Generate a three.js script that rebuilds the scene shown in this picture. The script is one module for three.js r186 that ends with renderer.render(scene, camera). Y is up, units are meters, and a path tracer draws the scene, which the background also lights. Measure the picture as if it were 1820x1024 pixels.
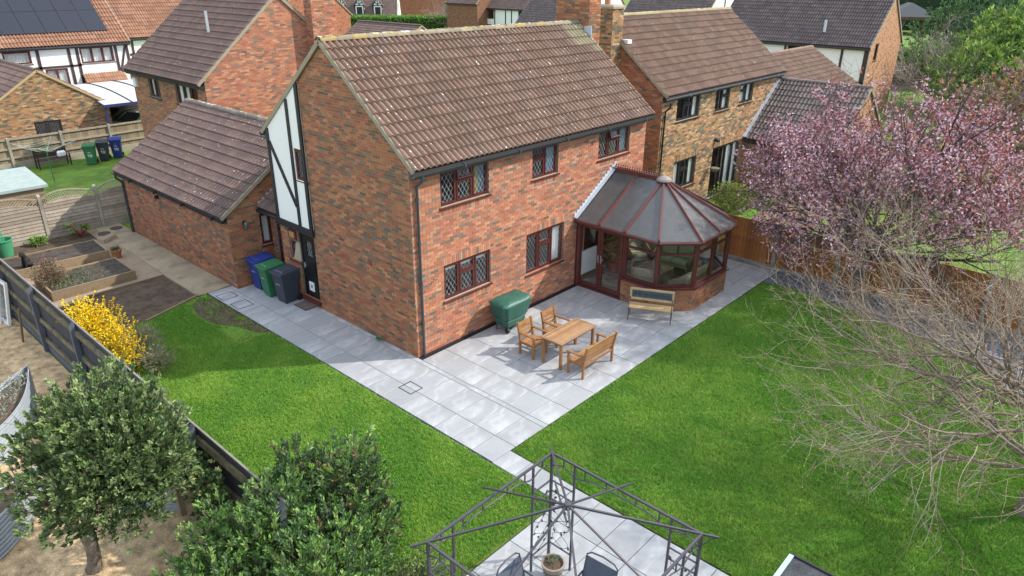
import * as THREE from 'three';
import { mergeGeometries } from 'three/addons/utils/BufferGeometryUtils.js';
import { RoundedBoxGeometry } from 'three/addons/geometries/RoundedBoxGeometry.js';
import { MarchingCubes } from 'three/addons/objects/MarchingCubes.js';
import { FontLoader } from 'three/addons/loaders/FontLoader.js';
import { TextGeometry } from 'three/addons/geometries/TextGeometry.js';

// ---------------------------------------------------------------- camera, sky, sun, exposure
const scene = new THREE.Scene();
const camera = new THREE.PerspectiveCamera(44.26, 1820 / 1024, 0.1, 1500);
camera.position.set(-10.263, 9.125, 12.51);
camera.rotation.set(THREE.MathUtils.degToRad(-23.998), THREE.MathUtils.degToRad(-47.93), THREE.MathUtils.degToRad(0.472), 'YXZ');
const renderer = new THREE.WebGLRenderer({ antialias: true });
renderer.toneMapping = THREE.LinearToneMapping;
renderer.toneMappingExposure = 1.95;
renderer.shadowMap.enabled = true;
const SUN_DIR = new THREE.Vector3(0.60, 0.63, 0.49).normalize();
const sun = new THREE.DirectionalLight(new THREE.Color(1.0, 0.95, 0.87), 2.75);
sun.position.copy(SUN_DIR).multiplyScalar(80);
sun.castShadow = true; sun.shadow.radius = 2.2;
Object.assign(sun.shadow.camera, { left: -60, right: 60, top: 60, bottom: -60, near: 1, far: 220 });
sun.shadow.mapSize.set(4096, 4096);
scene.add(sun); scene.add(sun.target);
{ // hazy bright sky with thin cloud
  const W = 256, H = 128, d = new Float32Array(W * H * 4);
  const h2 = (i, j) => { const s = Math.sin(i * 127.1 + j * 311.7) * 43758.5453; return s - Math.floor(s); };
  const vn = (x, y, P) => { const i = Math.floor(x), j = Math.floor(y), f = x - i, g = y - j, u = f * f * (3 - 2 * f), v = g * g * (3 - 2 * g), m = a => ((a % P) + P) % P;
    return (h2(m(i), j) * (1 - u) + h2(m(i + 1), j) * u) * (1 - v) + (h2(m(i), j + 1) * (1 - u) + h2(m(i + 1), j + 1) * u) * v; };
  for (let y = 0; y < H; y++) for (let x = 0; x < W; x++) {
    const el = ((y + .5) / H - .5) * Math.PI, e = Math.max(0, Math.sin(el)), o = (y * W + x) * 4;
    const n = .55 * vn(x / 32, y / 8, 8) + .3 * vn(x / 16, y / 4, 16) + .15 * vn(x / 8, y / 2, 32);
    const c = Math.min(1, Math.max(0, (n - .38) * 3.2));
    const k = 1 - Math.pow(1 - e, 3);
    const blue = [.80 - .28 * k, .88 - .21 * k, 1.0 - .10 * k], wht = [.96, .96, .97];
    for (let q = 0; q < 3; q++) d[o + q] = (blue[q] * (1 - c) + wht[q] * c) * (el < -.02 ? .38 : .93);
    d[o + 3] = 1;
  }
  const t = new THREE.DataTexture(d, W, H, THREE.RGBAFormat, THREE.FloatType);
  t.mapping = THREE.EquirectangularReflectionMapping; t.magFilter = t.minFilter = THREE.LinearFilter; t.needsUpdate = true;
  scene.background = t; scene.environment = t;
}

// ---------------------------------------------------------------- helpers
let seed = 1234567;
const rnd = () => { seed = (seed * 1664525 + 1013904223) >>> 0; return seed / 4294967296; };
const rr = (a, b) => a + (b - a) * rnd();
const pick = a => a[Math.floor(rnd() * a.length)];
const V = (x, y, z) => new THREE.Vector3(x, y, z);
const hash = (i, j) => { let h = (Math.imul(i | 0, 374761393) + Math.imul(j | 0, 668265263)) | 0; h = Math.imul(h ^ (h >>> 13), 1274126177); return ((h ^ (h >>> 16)) >>> 0) / 4294967296; };
const pnoise = (x, y, P = 1 << 20, s = 0) => { const i = Math.floor(x), j = Math.floor(y), f = x - i, g = y - j, u = f * f * (3 - 2 * f), v = g * g * (3 - 2 * g), m = a => ((a % P) + P) % P;
  const a = hash(m(i) + s * 977, m(j)), b = hash(m(i + 1) + s * 977, m(j)), c = hash(m(i) + s * 977, m(j + 1)), e = hash(m(i + 1) + s * 977, m(j + 1));
  return (a * (1 - u) + b * u) * (1 - v) + (c * (1 - u) + e * u) * v; };
const fbm = (u, v, P, oct, s = 0) => { let a = .5, t = 0, w = 0; for (let o = 0; o < oct; o++) { t += a * pnoise(u * P, v * P, P, s + o); w += a; P *= 2; a *= .55; } return t / w; };
const clamp01 = x => Math.min(1, Math.max(0, x));
const smooth = (a, b, x) => { const t = clamp01((x - a) / (b - a)); return t * t * (3 - 2 * t); };
const mix3 = (a, b, t) => [a[0] + (b[0] - a[0]) * t, a[1] + (b[1] - a[1]) * t, a[2] + (b[2] - a[2]) * t];
const toS = x => x <= .0031308 ? x * 12.92 : 1.055 * Math.pow(x, 1 / 2.4) - .055;

function tex(N, metres, fn, srgb = true) {         // fn(u, v) in 0..1, tileable, gives linear rgb or a number
  const d = new Uint8Array(N * N * 4);
  for (let y = 0; y < N; y++) for (let x = 0; x < N; x++) {
    let c = fn((x + .5) / N, (y + .5) / N); if (typeof c === 'number') c = [c, c, c];
    const o = (y * N + x) * 4;
    for (let k = 0; k < 3; k++) d[o + k] = Math.round(255 * clamp01(srgb ? toS(clamp01(c[k])) : c[k]));
    d[o + 3] = 255;
  }
  const t = new THREE.DataTexture(d, N, N, THREE.RGBAFormat, THREE.UnsignedByteType);
  t.wrapS = t.wrapT = THREE.RepeatWrapping; t.magFilter = THREE.LinearFilter; t.minFilter = THREE.LinearMipmapLinearFilter; t.generateMipmaps = true;
  if (srgb) t.colorSpace = THREE.SRGBColorSpace;
  t.repeat.set(1 / metres, 1 / metres); t.needsUpdate = true;
  return t;
}
const col = (r, g, b) => new THREE.Color().setRGB(r, g, b);
function mat(c, rough = .8, o = {}) {
  const P = ('transmission' in o || 'clearcoat' in o || 'sheen' in o) ? THREE.MeshPhysicalMaterial : THREE.MeshStandardMaterial;
  return new P({ color: Array.isArray(c) ? col(...c) : c, roughness: rough, metalness: 0, side: THREE.DoubleSide, ...o });
}
const vcm = (rough, o = {}) => mat([1, 1, 1], rough, { vertexColors: true, ...o });

// geometry collector: positions, normals, uv in metres, optional vertex colours
class MB {
  constructor() { this.p = []; this.n = []; this.u = []; this.c = []; this.col = null; this.uo = [0, 0]; this.xf = null; }
  set(c) { this.col = c; return this; }
  vert(p, n, u, v) { this.p.push(p[0], p[1], p[2]); this.n.push(n[0], n[1], n[2]); this.u.push(u + this.uo[0], v + this.uo[1]); if (this.col) this.c.push(this.col[0], this.col[1], this.col[2]); }
  tri(a, b, c, nn) {
    let n = nn;
    const e = [b[0] - a[0], b[1] - a[1], b[2] - a[2]], f = [c[0] - a[0], c[1] - a[1], c[2] - a[2]];
    if (!n) { n = [e[1] * f[2] - e[2] * f[1], e[2] * f[0] - e[0] * f[2], e[0] * f[1] - e[1] * f[0]]; const l = Math.hypot(...n) || 1; n = n.map(x => x / l); }
    const ax = Math.abs(n[0]), ay = Math.abs(n[1]), az = Math.abs(n[2]);
    const uv = p => ay >= ax && ay >= az ? [p[0], p[2]] : ax >= az ? [p[2], p[1]] : [p[0], p[1]];
    for (const p of [a, b, c]) { const t = uv(p); this.vert(p, n, t[0], t[1]); }
  }
  quad(a, b, c, d) { this.tri(a, b, c); this.tri(a, c, d); return this; }
  poly(pts) { for (let i = 1; i < pts.length - 1; i++) this.tri(pts[0], pts[i], pts[i + 1]); return this; }
  hexa(b, t) { // bottom ring b (4, CCW seen from outside-below reversed) and top ring t
    this.quad(t[0], t[1], t[2], t[3]); this.quad(b[3], b[2], b[1], b[0]);
    for (let i = 0; i < 4; i++) { const j = (i + 1) % 4; this.quad(b[i], b[j], t[j], t[i]); }
    return this;
  }
  box(x0, y0, z0, x1, y1, z1) {
    return this.hexa([[x0, y0, z1], [x1, y0, z1], [x1, y0, z0], [x0, y0, z0]], [[x0, y1, z1], [x1, y1, z1], [x1, y1, z0], [x0, y1, z0]]);
  }
  bbox(x0, y0, z0, x1, y1, z1, b = .006) { // box with chamfered top edges
    this.hexa([[x0, y0, z1], [x1, y0, z1], [x1, y0, z0], [x0, y0, z0]], [[x0, y1 - b, z1], [x1, y1 - b, z1], [x1, y1 - b, z0], [x0, y1 - b, z0]].map(q => q));
    const A = [[x0, y1 - b, z1], [x1, y1 - b, z1], [x1, y1 - b, z0], [x0, y1 - b, z0]], B = [[x0 + b, y1, z1 - b], [x1 - b, y1, z1 - b], [x1 - b, y1, z0 + b], [x0 + b, y1, z0 + b]];
    this.quad(...B); for (let i = 0; i < 4; i++) { const j = (i + 1) % 4; this.quad(A[i], A[j], B[j], B[i]); } return this;
  }
  beam(a, b, w, h, up = [0, 1, 0]) { // rectangular bar from a to b, w across, h along up
    const A = V(...a), B = V(...b), d = B.clone().sub(A).normalize(); let U = V(...up); if (Math.abs(d.dot(U)) > .98) U = V(1, 0, 0);
    const s = d.clone().cross(U).normalize().multiplyScalar(w / 2), t = s.clone().normalize().cross(d).normalize().multiplyScalar(h / 2);
    const R = P => [P.clone().sub(s).sub(t), P.clone().add(s).sub(t), P.clone().add(s).add(t), P.clone().sub(s).add(t)].map(q => q.toArray());
    return this.hexa(R(A).reverse(), R(B).reverse());
  }
  tube(pts, rad, seg = 6, cap = true) {
    const P = pts.map(p => Array.isArray(p) ? V(...p) : p), R = i => Array.isArray(rad) ? rad[i] : rad;
    let prev = null; const rings = []; let len = 0;
    for (let i = 0; i < P.length; i++) {
      const d = (i < P.length - 1 ? P[i + 1].clone().sub(P[i]) : P[i].clone().sub(P[i - 1])); if (i > 0 && i < P.length - 1) d.add(P[i].clone().sub(P[i - 1]).normalize().multiplyScalar(d.length())); d.normalize();
      let s = prev ? prev.clone().sub(d.clone().multiplyScalar(prev.dot(d))) : (Math.abs(d.y) < .9 ? V(0, 1, 0) : V(1, 0, 0)).cross(d);
      if (s.lengthSq() < 1e-8) s = V(0, 0, 1).cross(d); s.normalize(); prev = s; const t = d.clone().cross(s);
      if (i) len += P[i].distanceTo(P[i - 1]);
      const ring = [];
      for (let k = 0; k <= seg; k++) { const a = k / seg * Math.PI * 2, n = s.clone().multiplyScalar(Math.cos(a)).addScaledVector(t, Math.sin(a)); ring.push([P[i].clone().addScaledVector(n, R(i)).toArray(), n.toArray(), k / seg * 6.28 * R(0), len]); }
      rings.push(ring);
    }
    const pv = q => this.vert(q[0], q[1], q[2], q[3]);
    for (let i = 0; i < rings.length - 1; i++) for (let k = 0; k < seg; k++) { const a = rings[i][k], b = rings[i][k + 1], c = rings[i + 1][k + 1], d = rings[i + 1][k]; [a, b, c, a, c, d].forEach(pv); }
    if (cap) for (const [ring, rev] of [[rings[0], true], [rings[rings.length - 1], false]]) { const q = ring.slice(0, seg).map(r => r[0]); if (rev) q.reverse(); this.poly(q); }
    return this;
  }
  lathe(prof, seg = 16, cx = 0, cz = 0, sx = 1, sz = 1) { // prof [r, y] bottom to top
    for (let i = 0; i < prof.length - 1; i++) { const [r0, y0] = prof[i], [r1, y1] = prof[i + 1]; const dr = r1 - r0, dy = y1 - y0, l = Math.hypot(dr, dy) || 1, nr = dy / l, ny = -dr / l;
      for (let k = 0; k < seg; k++) { const a = k / seg * 6.28318, b = (k + 1) / seg * 6.28318;
        const q = (r, y, t) => [[cx + r * Math.cos(t) * sx, y, cz - r * Math.sin(t) * sz], [nr * Math.cos(t), ny, -nr * Math.sin(t)], t * .3, y];
        [q(r0, y0, a), q(r0, y0, b), q(r1, y1, b), q(r0, y0, a), q(r1, y1, b), q(r1, y1, a)].forEach(v => this.vert(...v)); } }
    return this;
  }
  add(geo, m4) { const g = geo.index ? geo.toNonIndexed() : geo.clone(); if (m4) g.applyMatrix4(m4); const p = g.attributes.position, n = g.attributes.normal, u = g.attributes.uv; for (let i = 0; i < p.count; i++) this.vert([p.getX(i), p.getY(i), p.getZ(i)], [n.getX(i), n.getY(i), n.getZ(i)], u ? u.getX(i) : 0, u ? u.getY(i) : 0); return this; }
  geo() {
    const g = new THREE.BufferGeometry();
    g.setAttribute('position', new THREE.Float32BufferAttribute(this.p, 3)); g.setAttribute('normal', new THREE.Float32BufferAttribute(this.n, 3)); g.setAttribute('uv', new THREE.Float32BufferAttribute(this.u, 2));
    if (this.c.length) g.setAttribute('color', new THREE.Float32BufferAttribute(this.c, 3));
    return g;
  }
  mesh(name, m, parent) { return mesh(name, this.geo(), m, parent); }
}
function mesh(name, g, m, parent) { const o = new THREE.Mesh(g, m); o.name = name; o.castShadow = o.receiveShadow = true; if (parent) parent.add(o); return o; }
const taken = {};
const numbered = n => { const k = taken[n] = (taken[n] ?? -1) + 1; return k ? `${n}_${String(k).padStart(3, '0')}` : n; };
function tag(o, label, category, group) { o.userData.label = label; o.userData.category = category; if (group) o.userData.group = group; return o; }
function thing(name, label, category, pos = [0, 0, 0], yaw = 0, group) { const o = new THREE.Group(); o.name = numbered(name); scene.add(o); o.position.set(...pos); o.rotation.y = yaw; return tag(o, label, category, group); }
function one(name, label, category, mb, m, pos = [0, 0, 0], yaw = 0, group) { const o = mb.mesh(numbered(name), m, scene); o.position.set(...pos); o.rotation.y = yaw; return tag(o, label, category, group); }
function struct(name, label, mb, m) { const o = mb.mesh(numbered(name), m, scene); o.userData.kind = 'structure'; if (label) o.userData.label = label; return o; }
function stuff(o) { o.userData.kind = 'stuff'; return o; }
const sub = (parent, name, pos = [0, 0, 0], yaw = 0) => { const g = new THREE.Group(); g.name = name; g.position.set(...pos); g.rotation.y = yaw; parent.add(g); return g; };

// ---------------------------------------------------------------- textures and materials
const T = {};
T.mottle = tex(256, .9, (u, v) => .72 + .28 * fbm(u, v, 8, 5));                       // gentle uneven tone
T.grain = tex(256, .35, (u, v) => fbm(u, v, 16, 4), false);                            // fine relief
T.coarse = tex(256, 2.2, (u, v) => fbm(u, v, 6, 6), false);
T.tile = tex(1024, 2.6, (u, v) => { let t = .70 + .30 * fbm(u, v, 24, 4); const s = smooth(.62, .75, fbm(u, v, 7, 4, 9)) * .35; let c = mix3([t, t, t], [.55, .56, .50], s); return c; });
{ // white lichen rosettes on the tiles
  const d = T.tile.image.data, N = 1024; const s0 = seed; seed = 77;
  for (let k = 0; k < 95; k++) { const x = rnd() * N, y = rnd() * N, r = 3 + rnd() * rnd() * 13, ring = rnd() < .4;
    for (let j = -18; j <= 18; j++) for (let i = -18; i <= 18; i++) { const q = Math.hypot(i, j) + 3 * pnoise((x + i) / 4, (y + j) / 4); if (q > r || (ring && q < r * .45)) continue; const o = ((((y + j) | 0) + N) % N * N + (((x + i) | 0) + N) % N) * 4; d[o] = 235; d[o + 1] = 232; d[o + 2] = 224; } }
  seed = s0;
}
T.slab = tex(1024, 3.2, (u, v) => { // grey porcelain with drifting pale veins
  const w = fbm(u, v, 3, 5), a = u * 2 + v * 7 + 1.5 * w; let t = .5 + .5 * Math.sin(6.28318 * a); const q = fbm(u, v, 6, 6, 5), f = fbm(u, v, 48, 3, 11);
  let k = .60 + .16 * q + .16 * Math.pow(t, 3) * smooth(.35, .7, q) + .05 * (f - .5); k += .10 * smooth(.86, 1, .5 + .5 * Math.sin(6.28318 * (2 * u + 4 * v + 2.4 * w))); return [k * .985, k, k * 1.02]; });
T.wood = tex(512, .8, (u, v) => { const g = fbm(u + .02 * fbm(u, v, 4, 3, 3), v, 4, 3), l = pnoise(u * 64, v * 4, 64) * .5 + pnoise(u * 128, v * 8, 128, 3) * .5; const t = .55 + .3 * l + .25 * (g - .5); return [t, t * .97, t * .93]; });
T.speck = tex(512, 1.1, (u, v) => { const a = pnoise(u * 90, v * 90, 90), b = pnoise(u * 160, v * 160, 160, 4), c = fbm(u, v, 6, 4, 8); return .45 + .35 * a * b + .3 * (a > .72 ? .5 : 0) + .25 * (c - .5); });
T.soil = tex(512, 1.6, (u, v) => { const a = fbm(u, v, 10, 6), b = pnoise(u * 120, v * 120, 120, 5); const k = .5 + .7 * (a - .5) + .25 * (b - .5); return b > .86 ? [k * 1.5, k * 1.3, k * .95] : [k, k * .95, k * .88]; });
T.concrete = tex(512, 2.4, (u, v) => { const a = fbm(u, v, 5, 6), b = pnoise(u * 140, v * 140, 140, 5), s = smooth(.55, .75, fbm(u, v, 4, 5, 21)); const k = .72 + .35 * (a - .5) + .14 * (b - .5) - .22 * s; return [k, k * .98, k * .94]; });
T.turf = tex(512, 3.0, (u, v) => { const a = fbm(u, v, 6, 5), b = pnoise(u * 150, v * 150, 150, 5), c = fbm(u, v, 3, 3, 31); const k = .55 + .5 * (a - .5) + .4 * (b - .5); return [k * (.75 + .5 * c), k, k * .6]; });
T.brickfar = tex(512, 1.8, (u, v) => { const R = 24, r = Math.floor(v * R), x = u * 8 + (r % 2) * .5, i = Math.floor(x) % 8, fx = x - Math.floor(x), fy = v * R - r; if (fy < .13 || fx < .05) return [.62, .56, .48]; const h = hash(i + 31, r), k = .55 + .45 * hash(i, r + 90); const kk = .78 + .22 * hash(i, r + 90); void k; return h < .2 ? [.6 * kk, .55 * kk, .5 * kk] : [kk, kk * (.80 + .2 * hash(i + 5, r)), kk * (.75 + .25 * hash(i, r + 7))]; });
const M = {};
M.brick = vcm(.9, { map: T.mottle, bumpMap: T.grain, bumpScale: .004 });
M.mortar = mat([.44, .37, .28], .95, { map: T.mottle, bumpMap: T.grain, bumpScale: .003 });
M.tile = vcm(.85, { map: T.tile, bumpMap: T.grain, bumpScale: .004 });
M.deck = mat([.05, .04, .035], .95);
M.verge = mat([.36, .31, .22], .95, { map: T.mottle, bumpMap: T.coarse, bumpScale: .01 });
M.rosewood = mat([.135, .036, .032], .38, { map: T.wood });
M.blackpvc = mat([.018, .020, .022], .35);
M.greypvc = mat([.055, .065, .075], .4);
M.whitepvc = mat([.78, .78, .76], .4);
M.glass = mat([.96, .98, .98], .02, { transmission: 1, thickness: 0, ior: 1.5 });
M.lead = mat([.48, .49, .50], .5);
M.leadsheet = mat([.50, .55, .60], .45, { map: T.mottle });
M.render = mat([.84, .84, .79], .9, { bumpMap: T.grain, bumpScale: .003 });
M.black = mat([.016, .015, .018], .55);
M.timberdark = mat([.045, .025, .022], .6);
M.dark = mat([.03, .03, .035], .9);
M.room = mat([.20, .18, .16], .95);
M.curtain = mat([.78, .78, .75], .95);
M.curtainblue = mat([.22, .32, .42], .95);
M.curtaingold = mat([.48, .40, .14], .95);
M.concrete = mat([.46, .375, .26], .95, { map: T.concrete, bumpMap: T.grain, bumpScale: .004 });
M.soil = mat([.16, .115, .08], 1, { map: T.soil, bumpMap: T.coarse, bumpScale: .04 });
M.chip = mat([.92, .69, .42], 1, { map: T.soil, bumpMap: T.coarse, bumpScale: .03 });
M.gravel = mat([.52, .39, .27], .95, { map: T.speck, bumpMap: T.grain, bumpScale: .015 });
M.turf = mat([.19, .36, .05], 1, { map: T.turf, bumpMap: T.coarse, bumpScale: .03 });
M.slate = mat([.20, .23, .27], .6, { map: T.mottle });
M.steel = mat([.40, .44, .465], .45, { metalness: .3, map: T.mottle });
M.iron = mat([.075, .07, .085], .45, { metalness: .3 });
M.teak = mat([.42, .20, .075], .55, { map: T.wood, bumpMap: T.grain, bumpScale: .001 });
M.teakpale = mat([.50, .33, .19], .7, { map: T.wood, bumpMap: T.grain, bumpScale: .001 });
M.bark = mat([.13, .10, .085], .95, { map: T.mottle, bumpMap: T.coarse, bumpScale: .02 });
const shared = {};
const BRICK = { // palettes: common tones, odd dark tones
  red: { a: [[.52, .205, .105], [.49, .185, .10], [.46, .175, .105], [.56, .245, .13], [.43, .16, .10], [.54, .27, .16]], d: [[.26, .165, .115], [.27, .19, .135], [.21, .145, .11], [.33, .185, .115]], f: .17 },
  brown: { a: [[.42, .16, .075], [.37, .132, .068], [.43, .19, .085], [.33, .118, .066], [.45, .205, .10], [.39, .17, .075]], d: [[.19, .125, .08], [.21, .145, .092], [.165, .112, .076], [.26, .155, .082]], f: .25 },
  buff: { a: [[.42, .235, .10], [.46, .28, .13], [.38, .19, .078], [.46, .20, .09], [.35, .21, .105], [.52, .34, .19]], d: [[.17, .135, .085], [.13, .11, .08], [.20, .16, .10]], f: .30 },
};
// ---------------------------------------------------------------- brick walls
const brickGeo = (() => { const b = new MB(); b.box(-.1075, -.0325, -.02, .1075, .0325, .008); return b.geo(); })();
const brickMats = {};
function brickMat(pal, ci) { const k = pal + ci; if (!brickMats[k]) { const P = BRICK[pal], c = ci < P.a.length ? P.a[ci] : P.d[ci - P.a.length]; brickMats[k] = mat(c, .9, { map: T.mottle, bumpMap: T.grain, bumpScale: .004 }); } return brickMats[k]; }
// lays courses on a wall in its own frame: u right, v up, outwards +z. top(u) bounds the gable.
function layBricks(recs, wall, w, v0, vtop, top, holes, pal, ns) {
  const P = BRICK[pal], CH = .075, SOL = .215;
  const inHole = (u, v) => holes.some(h => u > h.u0 && u < h.u1 && v > h.v0 - (h.sb ? SOL + .01 : 0) && v < h.v1 + (h.st ? SOL + .01 : 0));
  const colour = (u, v, i, j) => { const n = pnoise(u * 1.7 + ns, v * 4.2, 1 << 20, ns), m = hash(i + ns * 131, j); const dark = m < P.f * (n > .60 ? 1.35 : n > .46 ? 1.0 : .75); const k = Math.floor(hash(j + 7, i + ns * 17) * (dark ? P.d.length : P.a.length)); return dark ? P.a.length + k : k; };
  const push = (u, v, bw, bh, i, j) => recs.push({ wall, u, v, bw, bh, ci: colour(u, v, i, j), pal, j: .80 + .40 * hash(i * 3 + 1, j * 5 + ns) });
  let j = 0;
  for (let v = v0; v < vtop - .03; v += CH, j++) {
    const vc = v + CH / 2;
    const edges = [[0, w]];                                   // free spans of this course
    for (const h of holes) { if (vc < h.v0 - (h.sb ? SOL + .01 : 0) || vc > h.v1 + (h.st ? SOL + .01 : 0)) continue; for (let e = edges.length - 1; e >= 0; e--) { const [a, b] = edges[e]; if (h.u0 >= b || h.u1 <= a) continue; edges.splice(e, 1); if (h.u0 - a > .03) edges.push([a, h.u0]); if (b - h.u1 > .03) edges.push([h.u1, b]); } }
    for (const [a, b] of edges) for (let i = -1; i < w / .225 + 1; i++) {
      const s = i * .225 + (j % 2) * .1125, x0 = Math.max(a, s), x1 = Math.min(b, s + .215); if (x1 - x0 < .025) continue;
      const uc = (x0 + x1) / 2; if (top && vc > top(uc) - .02) continue;
      push(uc, vc, x1 - x0, .065, i, j);
    }
  }
  for (const h of holes) for (const [on, vv] of [[h.st, h.v1 + SOL / 2 + .004], [h.sb, h.v0 - SOL / 2 - .004]]) if (on) { const n = Math.round((h.u1 - h.u0) / .075), st = (h.u1 - h.u0) / n; for (let i = 0; i < n; i++) push(h.u0 + (i + .5) * st, vv, st - .01, SOL - .008, i + 500, Math.round(vv * 13)); }
}
function placeBricks(recs, most) {
  const cam = camera.position.clone(), tmp = V(0, 0, 0);
  for (const r of recs) { r.wall.updateWorldMatrix(true, false); r.full = Math.abs(r.bw - .215) < .002 && Math.abs(r.bh - .065) < .002; tmp.set(r.u, r.v, 0).applyMatrix4(r.wall.matrixWorld); r.d = tmp.distanceTo(cam); }
  const order = recs.filter(r => r.full && r.v > .1).sort((a, b) => a.d - b.d).slice(0, most); order.forEach(r => { r.own = true; const o = mesh('brick', brickGeo, brickMat(r.pal, r.ci), r.wall); o.position.set(r.u, r.v, 0); });
  const by = new Map(); for (const r of recs) if (!r.own) { if (!by.has(r.wall)) by.set(r.wall, new MB()); const m = by.get(r.wall), P = BRICK[r.pal], c = r.ci < P.a.length ? P.a[r.ci] : P.d[r.ci - P.a.length]; m.set(c.map(x => x * r.j)); m.uo = [r.ci * .37 + r.u * .2, r.j * 3]; brick5(m, r); }
  for (const [w, m] of by) stuff(m.mesh('brickwork', M.brick, w));
}
function brick5(m, r) { const x0 = r.u - r.bw / 2, x1 = r.u + r.bw / 2, y0 = r.v - r.bh / 2, y1 = r.v + r.bh / 2, z0 = -.02, z1 = .008; m.quad([x0, y0, z1], [x1, y0, z1], [x1, y1, z1], [x0, y1, z1]); m.quad([x0, y1, z1], [x1, y1, z1], [x1, y1, z0], [x0, y1, z0]); m.quad([x1, y0, z0], [x0, y0, z0].map((q, k) => k === 0 ? x1 : q), [x1, y1, z0], [x1, y1, z1]); m.quad([x0, y0, z0], [x0, y0, z1], [x0, y1, z1], [x0, y1, z0]); m.quad([x1, y0, z1], [x1, y0, z0], [x1, y1, z0], [x1, y1, z1]); }
// wall slab with real openings, in its own frame
function wallSlab(name, pts, holes, m, parent, pos, yaw, depth = .22) {
  const s = new THREE.Shape(pts.map(p => new THREE.Vector2(...p)));
  for (const h of holes) { const p = new THREE.Path(); p.moveTo(h.u0, h.v0); p.lineTo(h.u0, h.v1); p.lineTo(h.u1, h.v1); p.lineTo(h.u1, h.v0); p.closePath(); s.holes.push(p); }
  const g = new THREE.ExtrudeGeometry(s, { depth, bevelEnabled: false, steps: 1 }); g.translate(0, 0, -depth);
  const o = mesh(name, g, m, parent); o.position.set(...pos); o.rotation.y = yaw; return o;
}
// ---------------------------------------------------------------- windows
function lattice(m, x0, y0, x1, y1, z, pw = .135, ph = .205, t = .0095) {
  const k = ph / pw, L = (cx, s) => { // line y - y0 = s*k*(x - cx) clipped to the pane
    const pts = []; const yA = y0 + s * k * (x0 - cx), yB = y0 + s * k * (x1 - cx); if (yA >= y0 && yA <= y1) pts.push([x0, yA]); if (yB >= y0 && yB <= y1) pts.push([x1, yB]);
    const xA = cx, xB = cx + (y1 - y0) / (s * k); if (xA > x0 && xA < x1) pts.push([xA, y0]); if (xB > x0 && xB < x1) pts.push([xB, y1]); if (pts.length < 2) return; const [a, b] = pts; if (Math.hypot(a[0] - b[0], a[1] - b[1]) < .03) return;
    const dx = b[0] - a[0], dy = b[1] - a[1], l = Math.hypot(dx, dy), nx = -dy / l * t / 2, ny = dx / l * t / 2, c = v => [Math.min(x1, Math.max(x0, v[0])), Math.min(y1, Math.max(y0, v[1])), z];
    m.quad(c([a[0] - nx, a[1] - ny]), c([a[0] + nx, a[1] + ny]), c([b[0] + nx, b[1] + ny]), c([b[0] - nx, b[1] - ny])); };
  const span = (y1 - y0) / k; for (let c = x0 - span - pw; c < x1 + span + pw; c += pw) { L(c, 1); L(c, -1); }
}
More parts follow.
